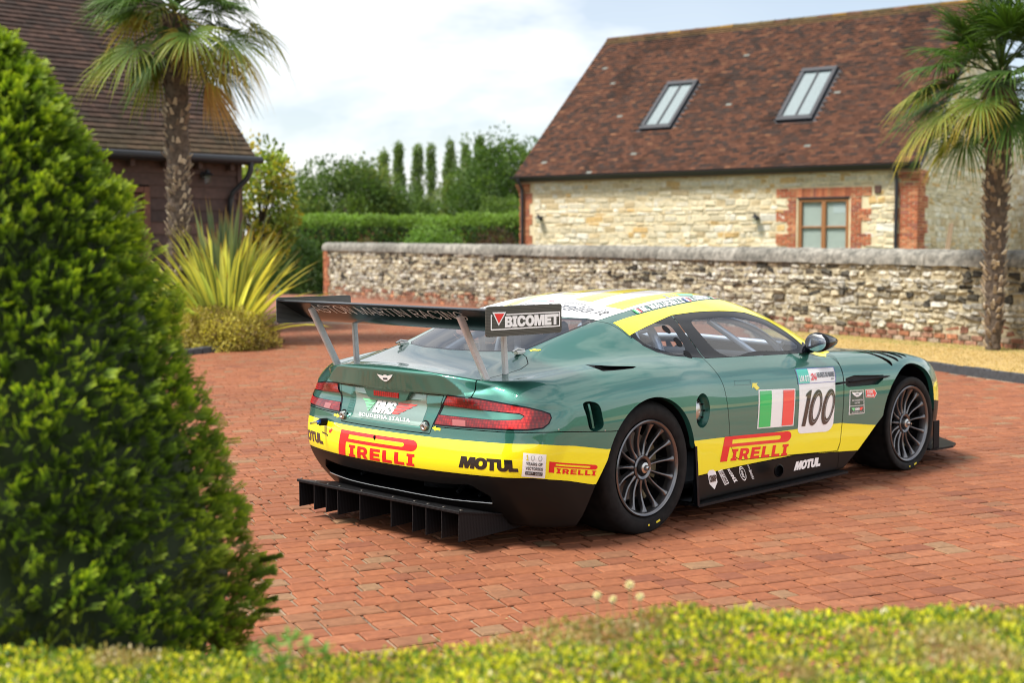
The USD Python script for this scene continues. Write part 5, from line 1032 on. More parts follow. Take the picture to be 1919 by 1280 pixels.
# rear opening under the bumper, its lip, and the dark works inside
op = dense([(y, z) for y, z in OPENR if True], .03); P = march(np.column_stack([np.full(len(op), -1.4), op]), np.array([1.0, 0, 0]), 0, 1.0, 80); P = P[~np.isnan(P[:, 0])]; I = P.copy(); I[:, 0] = -.56
V, F = strip(P, I); ro = obj('rear_opening', (V, F), 'car_black', car); n = len(I); obj('opening_back', (np.vstack([I, I.mean(0)]), np.stack([np.arange(n), (np.arange(n) + 1) % n, np.full(n, n)], 1)), 'car_black', ro)
yy = np.linspace(-.645, .645, 30); lp = march(np.column_stack([np.full(30, -1.4), yy, np.interp(np.abs(yy), [0, .4, .645], [.222, .217, .224])]), np.array([1.0, 0, 0]), 0, 1.0, 80); obj('opening_lip', tubem(lp + [-.004, 0, 0], .0045, 6), 'steel', ro, normals=True)
obj('exhaust_duct', tubem([(-.58, -.25, .25), (-.70, -.20, .255), (-.80, -.12, .265)], [.03, .03, .026], 10), 'cabin_dark', ro, normals=True)
for y in (-.46, .46, -.3): obj('strut_bar', tubem([(-.57, y, .30), (-.74, y * 1.02, .225)], .012, 6), 'cabin_dark', ro, normals=True)

# ---------------------------------------------------------------- lettering and decals draped on the skin
_FONT = glob.glob('/opt/blender-*/*/datafiles/fonts/Inter.woff2')[0]
def glyphs(text, weight=700, tracking=0.0):
    """Text as a shapely shape, baseline at 0, capitals about 1 high (the way meshkit.text_mesh makes it, at a chosen weight)."""
    from PIL import Image, ImageDraw, ImageFont
    f = ImageFont.truetype(_FONT, 200)
    try: f.set_variation_by_axes([32, weight])
    except Exception: pass
    out = []; x = 0.0; cap = -f.getbbox('H', anchor='ls')[1]
    for ch in text:
        b = f.getbbox(ch, anchor='ls'); adv = f.getlength(ch)
        if b[2] > b[0] and b[3] > b[1]:
            im = Image.new('L', (b[2] - b[0] + 8, b[3] - b[1] + 8)); ImageDraw.Draw(im).text((4 - b[0], 4 - b[1]), ch, 255, f, anchor='ls')
            on = np.pad(np.asarray(im) > 127, ((0, 0), (1, 1))).astype(np.int8); rws, st = np.nonzero(np.diff(on, axis=1) == 1); en = np.nonzero(np.diff(on, axis=1) == -1)[1]
            g = shapely.union_all(shapely.box(st, -rws - 1, en, -rws)).buffer(.8).buffer(-.8).simplify(.9); out.append(affinity.translate(g, x + b[0] - 4, 4 - b[1] - 0 if False else 4 + (-b[1] - 4) - 0))
            out[-1] = affinity.translate(affinity.translate(g, x + b[0] - 4, 0), 0, -b[1] + 4)
        x += adv + tracking * cap
    g = shapely.union_all(out); return affinity.scale(g, 1 / cap, 1 / cap, origin=(0, 0))
def fit(g, x0=0, x1=1, y0=0, y1=1):
    b = g.bounds; return affinity.translate(affinity.scale(affinity.translate(g, -b[0], -b[1]), (x1 - x0) / (b[2] - b[0]), (y1 - y0) / (b[3] - b[1]), origin=(0, 0)), x0, y0)
def cells(g, d):
    """Triangles of a shape, no longer than about d."""
    vs, fs, n = [], [], 0; x0, y0, x1, y1 = g.bounds
    nx, ny = max(1, int(np.ceil((x1 - x0) / d[0]))), max(1, int(np.ceil((y1 - y0) / d[1]))); gx_, gy_ = np.linspace(x0, x1, nx + 1), np.linspace(y0, y1, ny + 1)
    shapely.prepare(g)
    for i in range(nx):
        for j in range(ny):
            c = sbox(gx_[i], gy_[j], gx_[i + 1], gy_[j + 1])
            if not g.intersects(c): continue
            q = c if g.contains(c) else g.intersection(c)
            for p in getattr(q, 'geoms', [q]):
                if p.geom_type != 'Polygon' or p.area < 1e-9: continue
                try: V, F = trimesh.creation.triangulate_polygon(p, engine='earcut')
                except Exception: continue
                if len(F): vs.append(V); fs.append(F + n); n += len(V)
    return (np.vstack(vs), np.vstack(fs)) if vs else (np.zeros((0, 2)), np.zeros((0, 3), int))
def homography(q):
    """Unit square (0,0)(1,0)(1,1)(0,1) to the four points TL TR BR BL given in that order."""
    TL, TR, BR, BL = (np.array(p, float) for p in q); src = [(0, 1), (1, 1), (1, 0), (0, 0)]; A = []; b = []
    for (u, v), (x, y) in zip(src, (TL, TR, BR, BL)): A += [[u, v, 1, 0, 0, 0, -u * x, -v * x], [0, 0, 0, u, v, 1, -u * y, -v * y]]; b += [x, y]
    h = np.linalg.solve(np.array(A), np.array(b)); H = np.append(h, 1).reshape(3, 3)
    return lambda P: (lambda w: w[:, :2] / w[:, 2:])(np.column_stack([P, np.ones(len(P))]) @ H.T)
AXES = {'side': (np.array([1.0, 0, 0]), np.array([0, 0, 1.0]), np.array([0, 1.0, 0])), 'rear': (np.array([0, -1.0, 0]), np.array([0, 0, 1.0]), np.array([1.0, 0, 0])), 'top': (np.array([1.0, 0, 0]), np.array([0, 1.0, 0]), np.array([0, 0, -1.0]))}
_u = unit(np.array([.62, .78, 0.0])); AXES['corner'] = (np.array([_u[1], -_u[0], 0]), np.array([0, 0, 1.0]), _u)
_u2 = unit(np.array([.62, -.78, 0.0])); AXES['corner_left'] = (np.array([-_u2[1], _u2[0], 0]), np.array([0, 0, 1.0]), _u2)
def drape(name, g, quad, ax, m, lift=.0012, parent=None, d=.03, label=None, mirror=False):
    """A flat shape in unit coordinates laid over the skin inside the four corners (3D: TL TR BR BL); quad None: the shape is already in the axis frame."""
    U, Vv, D = AXES[ax]
    if quad is not None:
        q = [(np.array(p) @ U, np.array(p) @ Vv) for p in quad]; H = homography(q); w = np.linalg.norm(np.subtract(q[1], q[0])); h = np.linalg.norm(np.subtract(q[0], q[3])); P2, F = cells(g, (d / w, d / h)); P2 = H(P2) if len(P2) else P2
    else: P2, F = cells(g, (d, d))
    if not len(F): return None
    O = P2[:, :1] * U + P2[:, 1:] * Vv - D * (1.6 if ax != 'top' else -1.6 * 0 + 1.6) ; O = O if ax != 'top' else P2[:, :1] * U + P2[:, 1:] * Vv + [0, 0, 1.6]
    P = march(O, D, 0, 1.5, 90); ok = ~np.isnan(P[:, 0]); F = F[ok[F].all(1)]; P = np.nan_to_num(P); N = normals_at(P); u, inv = np.unique(F, return_inverse=True); F = inv.reshape(-1, 3); P, N = P[u] + N[u] * lift, N[u]
    fl = (np.cross(P[F[:, 1]] - P[F[:, 0]], P[F[:, 2]] - P[F[:, 0]]) * N[F].mean(1)).sum(1) < 0; F[fl] = F[fl][:, ::-1]
    o = obj(name, (P, F), m, parent or car, normals=N, label=label)
    if mirror: obj(name, (P * [1, -1, 1], F[:, ::-1]), m, parent or car, normals=N * [1, -1, 1], label=label)
    return o
def pirelli():
    P = Polygon([(0, 0), (.105, 0), (.105, .60), (.155, .60), (.155, .60), (.105, .60), (.0, .60)]).buffer(0)
    bar = Polygon([(0, .56), (.0, 1), (.93, 1), (.93, .56)]).buffer(0); rnd = affinity.scale(Point(.93, .78).buffer(.22, 24), .32, 1.0, origin=(.93, .78)); slot = Polygon([(.13, .69), (.82, .69), (.82, .86), (.13, .86)]).union(affinity.scale(Point(.82, .775).buffer(.085, 16), .35, 1, origin=(.82, .775)))
    g = P.union(bar).union(rnd).difference(slot)
    return shapely.union_all([fit(g, 0, 1, 0, 1), fit(glyphs('IRELLI', 900, .10), .155, .985, 0, .465)])
MOTUL = fit(affinity.scale(glyphs('MOTUL', 900, -.05).buffer(.035, join_style='mitre'), 1.25, 1, origin=(0, 0)))
A3 = dict(
 pr=[(-.981, .336, .512), (-.986, -.287, .514), (-.986, -.266, .381), (-.971, .372, .374)], mr=[(-.945, -.555, .463), (-.836, -.828, .460), (-.828, -.830, .400), (-.946, -.537, .404)],
 vi=[(-.814, -.849, .495), (-.722, -.914, .483), (-.721, -.903, .366), (-.814, -.838, .379)], pc=[(-.708, -.920, .449), (-.413, -.971, .404), (-.419, -.966, .350), (-.707, -.915, .395)],
 bm=[(-.928, .222, .688), (-.927, -.235, .688), (-.945, -.225, .625), (-.947, .229, .622)], sc=[(-.952, .222, .610), (-.952, -.190, .612), (-.961, -.194, .593), (-.962, .214, .591)],
 ps=[(.684, -.940, .430), (1.364, -.931, .397), (1.331, -.925, .255), (.645, -.937, .294)], fl=[(1.021, -.926, .665), (1.395, -.928, .645), (1.376, -.931, .426), (1.004, -.932, .444)],
 nu=[(1.437, -.926, .668), (1.825, -.933, .655), (1.804, -.933, .353), (1.422, -.930, .373)], he=[(1.435, -.896, .755), (1.850, -.902, .742), (1.831, -.933, .655), (1.427, -.925, .667)],
 hu=[(1.457, -.930, .628), (1.807, -.936, .614), (1.799, -.935, .398), (1.445, -.931, .415)], ms=[(1.426, -.923, .207), (1.695, -.922, .205), (1.694, -.917, .148), (1.404, -.920, .153)],
 am=[(1.979, -.943, .591), (2.131, -.950, .582), (2.148, -.949, .434), (1.975, -.941, .438)], mi=[(2.148, -.951, .584), (2.279, -.959, .579), (2.281, -.959, .524), (2.156, -.952, .533)],
 om=[(.518, -.945, .263), (.601, -.938, .258), (.651, -.928, .147), (.560, -.934, .145)], ot=[(.630, -.935, .246), (.672, -.933, .250), (.749, -.926, .162), (.708, -.926, .155)], ko=[(.720, -.931, .244), (.745, -.931, .244), (.832, -.924, .164), (.801, -.924, .158)],
 ov=[(.824, -.929, .246), (.876, -.928, .246), (.933, -.922, .160), (.875, -.923, .155)], sp=[(.908, -.927, .245), (.940, -.927, .245), (1.005, -.922, .158), (.976, -.922, .154)])
U = sbox(0, 0, 1, 1)
drape('lettering', pirelli(), A3['pr'], 'rear', 'vinyl_red'); drape('lettering', MOTUL, A3['mr'], 'corner', 'vinyl_black')
mq = [(x, -y, z) for x, y, z in A3['mr']]; drape('lettering', MOTUL, [mq[1], mq[0], mq[3], mq[2]], 'corner_left', 'vinyl_black')
drape('lettering', pirelli(), A3['pc'], 'corner', 'vinyl_red')
st = drape('sticker', U, A3['vi'], 'corner', 'vinyl_white', .0010)
def on(g, q, ax, m, p, name='print', lift=.0032): return drape(name, g, q, ax, m, lift, parent=p)
wreath = lambda cx, cy, r: affinity.scale(Point(cx, cy).buffer(r, 12).difference(Point(cx, cy).buffer(r * .68, 12)), .9, 1.25, origin=(cx, cy)).difference(sbox(cx - .03, cy, cx + .03, cy + 1))
on(fit(glyphs('1', 800), .14, .24, .70, .93), A3['vi'], 'corner', 'vinyl_gold', st); on(wreath(.42, .815, .095).union(wreath(.74, .815, .095)), A3['vi'], 'corner', 'vinyl_grey', st)
on(fit(glyphs('YEARS OF', 800), .14, .86, .50, .63).union(fit(glyphs('VICTORIES', 800), .14, .88, .31, .44)), A3['vi'], 'corner', 'vinyl_black', st)
on(sbox(.14, .10, .88, .245).difference(fit(glyphs('1907-2007', 800), .18, .84, .13, .215)), A3['vi'], 'corner', 'vinyl_black', st)
drape('rear_plate', sbox(0, 0, 1, 1), [(-.9, .285, .737), (-.9, -.292, .737), (-.9, -.272, .583), (-.9, .272, .583)], 'rear', 'plate_grey', .0006, d=.012)
# rear panel: winged team logo
wl, wr = [], []
for k, (y0, y1) in enumerate(((.76, .93), (.50, .70), (.24, .44), (.02, .18))):
    a0, a1 = .02 + .37 * (1 - y1) * .42, .02 + .37 * (1 - y0) * .42; wl.append(Polygon([(a0 + (.0 if k else -.02), y1), (.28 - (1 - y1) * .10, y1), (.28 - (1 - y0) * .10, y0), (a1, y0)])); wr.append(Polygon([(.66 - (1 - y1) * .06, y1), (.99 - (1 - y1) * .30, y1), (.99 - (1 - y0) * .30, y0), (.66 - (1 - y0) * .06, y0)]))
on(shapely.union_all(wl), A3['bm'], 'rear', 'vinyl_mint', None, 'logo', .0034); on(shapely.union_all(wr), A3['bm'], 'rear', 'vinyl_coral', None, 'logo', .0034)
bms = affinity.skew(fit(glyphs('BMS', 900, -.10), .255, .60, -.08, .95), 2.5, 0, origin=(0, 0)); on(bms, A3['bm'], 'rear', 'vinyl_white', None, 'lettering', .0040)
drape('lettering', fit(affinity.scale(glyphs('SCUDERIA ITALIA', 600, .08), 1.4, 1)), A3['sc'], 'rear', 'vinyl_white', .0036, d=.01)
arrow = Polygon([(0, .5), (.42, 1), (.42, .74), (1, .74), (1, .26), (.42, .26), (.42, 0)])
drape('arrow_sticker', arrow, [(-.95, -.363, .596), (-.95, -.417, .592), (-.95, -.417, .567), (-.96, -.365, .571)], 'rear', 'vinyl_yellow'); drape('arrow_sticker', affinity.scale(arrow, -1, 1), [(-.95, .437, .590), (-.96, .372, .590), (-.96, .372, .562), (-.95, .437, .566)], 'rear', 'vinyl_yellow')
drape('arrow_sticker', affinity.rotate(affinity.scale(arrow, 1, .8), 48, origin='center'), [(-.96, .475, .506), (-.97, .424, .506), (-.97, .424, .475), (-.96, .475, .475)], 'rear', 'vinyl_red')
drape('arrow_sticker', arrow, [(0, -.470, .950), (0, -.520, .950), (0, -.520, .938), (0, -.470, .938)], 'rear', 'vinyl_yellow')
drape('hook_marking', Polygon([(0, .8), (.2, 1), (1, .55), (1, .1), (.85, .1), (.85, .4), (.2, .62)]), [(-.9, .56, .475), (-.9, .48, .478), (-.9, .48, .456), (-.9, .56, .452)], 'rear', 'vinyl_black')
# right flank
drape('lettering', pirelli(), A3['ps'], 'side', 'vinyl_red'); drape('lettering', MOTUL, A3['ms'], 'side', 'vinyl_white')
st = drape('flag_sticker', U, A3['fl'], 'side', 'vinyl_white', .0010); on(sbox(.03, .03, .345, .97), A3['fl'], 'side', 'vinyl_green', st); on(sbox(.66, .03, .97, .97), A3['fl'], 'side', 'vinyl_coral', st)
st = drape('number_panel', sbox(.0, .0, 1, 1).difference(sbox(.8, 0, 1, .2)).difference(sbox(0, 0, .1, .1)).union(Point(.8, .2).buffer(.2)).union(Point(.1, .1).buffer(.1)), A3['nu'], 'side', 'vinyl_white', .0010)
zero = lambda cx: affinity.skew(affinity.scale(Point(cx, .5).buffer(.5, 32), .37, 1, origin=(cx, .5)), 9, 0, origin=(cx, .5))
hole0 = lambda cx, s: affinity.skew(affinity.scale(Point(cx + .03, .5).buffer(.5, 32), .37 * s, .74 * (s / .56), origin=(cx + .03, .5)), 9, 0, origin=(cx, .5))
digits = shapely.union_all([zero(.44).difference(hole0(.44, .50)), zero(.83).difference(hole0(.83, .50)), affinity.skew(Polygon([(.04, 0), (.155, 0), (.155, 1), (.10, 1), (.0, .90), (.0, .82), (.04, .84)]), 9, 0, origin=(0, 0))])
for cx in (.44, .83):
    ring = hole0(cx, .60).buffer(.012).difference(hole0(cx, .60)); digits = digits.difference(ring)
    for k in range(16): digits = digits.difference(affinity.rotate(sbox(cx - .20, .49, cx - .165, .503), 90 + (k - 7.5) * 9, origin=(cx - .0, .5)) if False else affinity.skew(sbox(cx - .20, .12 + k * .05, cx - .145, .128 + k * .05), 9, -14, origin=(cx, .5)))
on(digits, A3['hu'], 'side', 'vinyl_charcoal', st)
hd = drape('class_sticker', U, A3['he'], 'side', 'vinyl_white', .0014)
on(U.difference(sbox(.012, .035, .988, .965)), A3['he'], 'side', 'vinyl_blue', hd); on(sbox(.012, .035, .30, .965), A3['he'], 'side', 'vinyl_teal', hd)
on(fit(glyphs('LM GT1', 800), .05, .33, .16, .56), A3['he'], 'side', 'vinyl_white', hd, lift=.0046); on(fit(affinity.skew(glyphs('24', 900), 8), .345, .49, .20, .66), A3['he'], 'side', 'vinyl_red', hd, lift=.0046)
on(fit(glyphs('HEURES DU MANS', 800), .505, .965, .36, .70).union(fit(glyphs('2007', 700), .87, .955, .16, .28)), A3['he'], 'side', 'vinyl_black', hd)
ab = drape('team_sticker', U, A3['am'], 'side', 'vinyl_white', .0010); on(sbox(.05, .34, .95, .975).union(sbox(.05, .03, .95, .31)), A3['am'], 'side', 'vinyl_darkgreen', ab)
wings = lambda x0, x1, y0, y1: fit(Polygon([(0, 1), (.36, .86), (.42, .95), (.58, .95), (.64, .86), (1, 1), (.93, .62), (.80, .30), (.66, .12), (.58, .0), (.42, 0), (.34, .12), (.20, .30), (.07, .62)]).difference(sbox(.34, .42, .66, .62)), x0, x1, y0, y1)
on(shapely.union_all([wings(.12, .88, .70, .92), fit(glyphs('ASTON MARTIN', 600, .1), .14, .86, .52, .59), fit(glyphs('RACING', 600, .1), .33, .67, .41, .475), fit(affinity.skew(glyphs('BMS', 900), 12), .36, .66, .14, .25), fit(glyphs('SCUDERIA ITALIA', 600), .16, .84, .055, .09)]), A3['am'], 'side', 'vinyl_white', ab, lift=.0046)
on(Polygon([(.12, .25), (.34, .25), (.32, .14), (.24, .14)]), A3['am'], 'side', 'vinyl_mint', ab, lift=.0046); on(Polygon([(.68, .25), (.90, .25), (.78, .14), (.67, .14)]), A3['am'], 'side', 'vinyl_coral', ab, lift=.0046)
ml = drape('arrow_sign_sticker', Polygon([(0, 0), (.78, 0), (.78, -.05), (1, .5), (.78, 1.05), (.78, 1), (0, 1)]), A3['mi'], 'side', 'vinyl_white', .0010); on(Polygon([(.04, .06), (.76, .06), (.93, .5), (.76, .94), (.04, .94)]), A3['mi'], 'side', 'vinyl_coral', ml)
on(fit(glyphs('1000', 800), .12, .62, .56, .86).union(fit(glyphs('MIGLIA', 800), .10, .72, .14, .44)), A3['mi'], 'side', 'vinyl_white', ml, lift=.0046)
drape('arrow_sticker', affinity.rotate(arrow, -52, origin='center'), [(.955, 0, .712), (1.035, 0, .708), (1.035, 0, .664), (.955, 0, .668)], 'side', 'vinyl_yellow')
s1 = drape('sponsor_sticker', Polygon([(0, .85), (.25, 1), (.75, 1), (1, .85), (.95, .3), (.5, 0), (.05, .3)]), A3['om'], 'side', 'vinyl_white', .0010); on(fit(glyphs('OMP', 900), .10, .92, .36, .72), A3['om'], 'side', 'vinyl_black', s1)
s2 = drape('sponsor_sticker', U, A3['ot'], 'side', 'vinyl_white', .0010); rt = lambda g: affinity.rotate(g, -90, origin=(0, 0)); on(fit(rt(glyphs('OPTIMA', 800)), .42, .90, .06, .94).union(fit(rt(glyphs('BATTERIES', 800)), .10, .32, .06, .94)), A3['ot'], 'side', 'vinyl_charcoal', s2)
drape('lettering', fit(rt(affinity.scale(glyphs('KONI', 900), 1, .8)), 0, 1, 0, 1), A3['ko'], 'side', 'vinyl_white')
el = affinity.scale(Point(.5, .5).buffer(.5, 24), 1, 1); s3 = drape('sponsor_sticker', el.difference(Point(.5, .5).buffer(.43, 24)).union(fit(rt(affinity.skew(glyphs('Lear', 700), 14)), .28, .74, .14, .88)), A3['ov'], 'side', 'vinyl_white')
drape('sponsor_sticker', Point(.5, .86).buffer(.16, 16).difference(Point(.5, .86).buffer(.09, 12)).union(fit(rt(affinity.skew(glyphs('beru', 600), 14)), .1, .95, .0, .66)), A3['sp'], 'side', 'vinyl_white')
# door handle outline, roof livery
hq = [(.800, 0, .735), (.968, 0, .728), (.956, 0, .697), (.790, 0, .703)]; hb = sbox(.02, .08, .98, .92).buffer(.0); h = drape('door_handle', hb.difference(sbox(.035, .16, .965, .84)), hq, 'side', 'vinyl_darkgreen', .0010); on(Point(.9, .5).buffer(.03), hq, 'side', 'vinyl_black', h)
def rp(pts): return Polygon(pts)
WHITE = [(.035, 0), (.028, -.2), (.040, -.36), (.088, -.522), (.12, -.528), (.31, -.526), (.63, -.492), (1.05, -.438), (1.30, -.40), (1.40, -.36), (1.44, -.2), (1.455, 0)]; WHITE = WHITE + [(x, -y) for x, y in WHITE[-2:0:-1]]
wh = drape('roof_livery', rp(WHITE), None, 'top', 'vinyl_white', .0014, d=.025)
STR = [(.146, -.586), (.395, -.572), (.724, -.537), (.962, -.508), (1.25, -.466), (1.36, -.455)]; WB = [(1.40, -.488), (1.55, -.543), (1.75, -.643), (1.93, -.724), (1.99, -.765), (1.86, -.845), (1.72, -.82), (1.69, -.775), (1.62, -.715), (1.52, -.645), (1.345, -.600), (1.09, -.594), (.857, -.596), (.63, -.607), (.37, -.655), (.160, -.690)]
drape('roof_edge_stripe', rp(STR + WB), None, 'top', 'vinyl_yellow', .0018, d=.014, mirror=True)
for a in ([(.277, -.408), (.322, -.503), (.727, -.449), (1.20, -.395), (1.36, -.30), (.771, -.372)], [(.34, -.13), (.33, -.27), (.80, -.205), (1.30, -.13), (1.43, -.03), (.80, -.085)], [(.50, .14), (.50, .02), (.90, .055), (1.38, .14), (1.36, .26), (.95, .17)], [(.12, .25), (.20, .19), (.60, .25), (1.15, .33), (1.12, .40), (.55, .34)]): on(rp(a), None, 'top', 'vinyl_yellow', wh, 'roof_stripe', .0026)
uq = lambda x0, x1, y0, y1: [(x1, y0, 0), (x1, y1, 0), (x0, y1, 0), (x0, y0, 0)]
AXES['topr'] = (np.array([0, -1.0, 0]), np.array([1.0, 0, 0]), np.array([0, 0, -1.0]))
def ontop(g, quad, m, p, name='print', lift=.0042):
    U, Vv = np.array([0, -1.0]), np.array([1.0, 0]); H = homography([(-y, x) for x, y in quad]); b = Polygon(quad).bounds; P2, F = cells(g, (.05, .2)); P2 = H(P2); P = march(np.column_stack([P2[:, 1], -P2[:, 0], np.full(len(P2), 1.6)]), np.array([0, 0, -1.0]), 0, 1.2, 80); N = normals_at(np.nan_to_num(P)); ok = ~np.isnan(P[:, 0]); F = F[ok[F].all(1)]; P = np.nan_to_num(P) + N * lift
    fl = (np.cross(P[F[:, 1]] - P[F[:, 0]], P[F[:, 2]] - P[F[:, 0]]))[:, 2] < 0; F[fl] = F[fl][:, ::-1]; return obj(name, (P, F), m, p or car, normals=N)
ontop(fit(affinity.skew(glyphs('scuderiaitalia.it', 400), 12)), [(.200, .52), (.238, -.500), (.150, -.505), (.075, .52)], 'vinyl_black', wh); ontop(sbox(0, 0, 1, 1), [(.268, .135), (.272, .015), (.258, .015), (.254, .135)], 'vinyl_teal', wh)
ontop(shapely.union_all([sbox(k * .1, 0, k * .1 + .07, 1) for k in range(10)]), [(.27, -.08), (.285, -.26), (.262, -.265), (.25, -.08)], 'vinyl_grey', wh); ontop(sbox(0, 0, 1, 1), [(.272, .0), (.274, -.045), (.26, -.045), (.258, .0)], 'vinyl_red', wh); ontop(LineString([(0, 0), (.62, .05), (.70, .9), (1, 1)]).buffer(.02), [(.35, .1), (.33, -.32), (.24, -.50), (.25, .1)], 'vinyl_grey', wh)
nm_u = lambda x: np.interp(x, [.146, .395, .724, .962, 1.25, 1.36], [-.586, -.572, -.537, -.508, -.466, -.455]); nm_i = lambda x: np.interp(x, [.12, .31, .63, 1.05, 1.30], [-.528, -.526, -.492, -.438, -.40])
def strip_text(g, x0, x1, m, lo=.15, hi=.85):
    P2, F = cells(g, (.03, .3)); x = x0 + (x1 - x0) * P2[:, 0]; t = lo + (hi - lo) * P2[:, 1]; y = nm_u(x) * (1 - t) + nm_i(x) * t; P = march(np.column_stack([x, y, np.full(len(x), 1.6)]), np.array([0, 0, -1.0]), 0, 1.2, 80); N = normals_at(P); P = P + N * .0038; obj('driver_name' if len(F) > 24 else 'name_flag', (P, F), m, car, normals=N)
for x0, a in ((.375, ('vinyl_green', 'vinyl_white', 'vinyl_red')), (.90, ('vinyl_blue', 'vinyl_white', 'vinyl_red')), (1.20, ('vinyl_green', 'vinyl_white', 'vinyl_red'))):
    for k, m in enumerate(a): strip_text(U, x0 + k * .018, x0 + .017 + k * .018, m)
strip_text(fit(glyphs('M. MALUCELLI', 900, .05)), .44, .88, 'vinyl_white'); strip_text(fit(glyphs('J. DAVIES', 900, .05)), .965, 1.18, 'vinyl_white'); strip_text(fit(glyphs('F. BABINI', 900, .05)), 1.262, 1.36, 'vinyl_white')
ontop(shapely.union_all([sbox(.1, .1, .9, .3), sbox(.25, .45, .75, .6), sbox(.0, .72, 1, .8)]).difference(sbox(.45, 0, .55, .65)), [(.93, -.375), (.915, -.435), (.76, -.465), (.775, -.40)], 'vinyl_grey', wh); ontop(Polygon([(0, 0), (.3, 1), (1, .8), (.7, 0)]), [(1.10, -.37), (1.09, -.43), (.93, -.445), (.94, -.385)], 'vinyl_mint', wh)
drape('wing_patch', rp([(1.879, -.773), (2.10, -.69), (1.985, -.792), (1.85, -.825)]), None, 'top', 'vinyl_yellow')
# ---------------------------------------------------------------- tail lamps, lip details, latches, tow hook
LAMP = [(-.43, .747), (-.585, .741), (-.678, .728), (-.83, .706), (-.88, .689), (-.905, .674), (-.913, .656), (-.908, .632), (-.895, .613), (-.85, .603), (-.712, .602), (-.534, .600), (-.372, .600)]
FING = [(-.408, .700), (-.575, .690), (-.689, .684), (-.80, .677), (-.825, .664), (-.812, .649), (-.702, .642), (-.553, .645), (-.388, .648)]
_L3 = np.array([(-.924, -.435, .747), (-.888, -.587, .741), (-.841, -.678, .728), (-.766, -.830, .706), (-.719, -.881, .689), (-.691, -.906, .675), (-.689, -.913, .657), (-.704, -.912, .632), (-.731, -.900, .611), (-.790, -.854, .603), (-.875, -.713, .602), (-.928, -.534, .600), (-.958, -.374, .600)])
_F3 = np.array([(-.929, -.408, .700), (-.892, -.575, .690), (-.852, -.689, .684), (-.795, -.806, .677), (-.783, -.828, .665), (-.801, -.820, .649), (-.865, -.702, .642), (-.908, -.553, .645), (-.940, -.388, .648)])
CU, CV, CD = AXES['corner']
c2d = lambda P: np.column_stack([np.asarray(P) @ CU, np.asarray(P)[:, 2]])
lp2 = Polygon(c2d(_L3)).buffer(.004).buffer(-.004); fp2 = Polygon(c2d(_F3)).buffer(-.002)
lens2 = lp2.difference(fp2); b0 = lp2.bounds
mirror_obj = True
lamps = []
for sgn in (1, -1):
    lamps.append(None)
def drape_both(name, g, m, lift, parents=None, d=.025, thick=None):
    P2, F = cells(g, (d, d)); P = march(P2[:, :1] * CU + P2[:, 1:] * np.array([0, 0, 1.0]) - CD * 1.6, CD, 0, 1.5, 90); N = normals_at(P); P = P + N * lift
    fl = (np.cross(P[F[:, 1]] - P[F[:, 0]], P[F[:, 2]] - P[F[:, 0]]) * N[F].mean(1)).sum(1) < 0; F[fl] = F[fl][:, ::-1]; pr = parents or [car, car]
    return [obj(name, (P, F), m, pr[0], normals=N), obj(name, (P * [1, -1, 1], F[:, ::-1]), m, pr[1], normals=N * [1, -1, 1])]
bez = drape_both('tail_lamp', lp2.buffer(.0045).difference(lp2.buffer(-.006)).union(fp2.buffer(.003).difference(fp2)).union(lens2.buffer(-.0005)), 'gloss_black', .0012)
drape_both('lens', lens2.buffer(-.003), 'tail_lens', .0045, bez)
cut = lambda u0, u1, v0, v1: lens2.buffer(-.004).intersection(sbox(b0[0] + (b0[2] - b0[0]) * u0, b0[1] + (b0[3] - b0[1]) * v0, b0[0] + (b0[2] - b0[0]) * u1, b0[1] + (b0[3] - b0[1]) * v1))
drape_both('reverse_lens', cut(.16, .27, .02, .22), 'tail_pale', .0055, bez); # high brake lamp hung under the lip
hs = Polygon([(-.185, .748), (-.150, .700), (-.125, .694), (.125, .694), (.150, .700), (.185, .748)]); m = trimesh.creation.extrude_polygon(hs, .05, engine='earcut'); v = np.array(m.vertices); hx = -.952
hsg = obj('brake_lamp_housing', (np.column_stack([hx + v[:, 2], -v[:, 0], v[:, 1]]), np.array(m.faces)), 'green_part', car); obj('brake_lamp', bevbox(hx - .004, hx + .01, -.100, .100, .708, .736, .002), 'tail_lens', hsg)
for k in range(12): obj('lamp_rib', bevbox(hx - .0055, hx - .003, -.094 + k * .0165, -.0925 + k * .0165, .709, .735, .0003), 'tail_bright', hsg)
bg = [(-.97, .030, .828), (-.97, -.094, .833), (-.97, -.070, .795), (-.97, .012, .790)]
bd_ = drape('badge', fit(Polygon([(0, 1), (.36, .86), (.42, .95), (.58, .95), (.64, .86), (1, 1), (.93, .62), (.80, .30), (.66, .12), (.58, .0), (.42, 0), (.34, .12), (.20, .30), (.07, .62)])), bg, 'rear', 'badge_white', .004); drape('badge_bar', sbox(.33, .42, .67, .62), bg, 'rear', 'car_black', .0055, parent=bd_)
for y in (.333, -.317):
    V, F = lathe([(.001, -.012), (.008, -.012), (.011, -.016), (.021, -.014), (.024, -.006), (.024, .01)], 24, 'x'); la = obj('panel_latch', (V + [-.968, y, .587], F), 'steel', car, normals=35)
    obj('latch_slot', bevbox(-.9805, -.978, y - .005, y + .005, .583, .592, .001), 'car_black', la)
    V, F = lathe([(.001, -.001), (.03, -.001), (.03, .01)], 24, 'x'); obj('latch_recess', (V + [-.964, y, .587], F), 'car_black', la)
V, F = tubem([(-.93, .515, .532), (-.985, .520, .532)], .020, 12); th = obj('tow_socket', (V, F), 'car_black', car, normals=40); obj('tow_collar', tubem([(-.965, .518, .533), (-1.0, .521, .533)], .013, 12), 'anodised_blue', th, normals=40); obj('tow_pin', tubem([(-.99, .521, .533), (-1.045, .526, .531)], .006, 10), 'steel', th, normals=40)
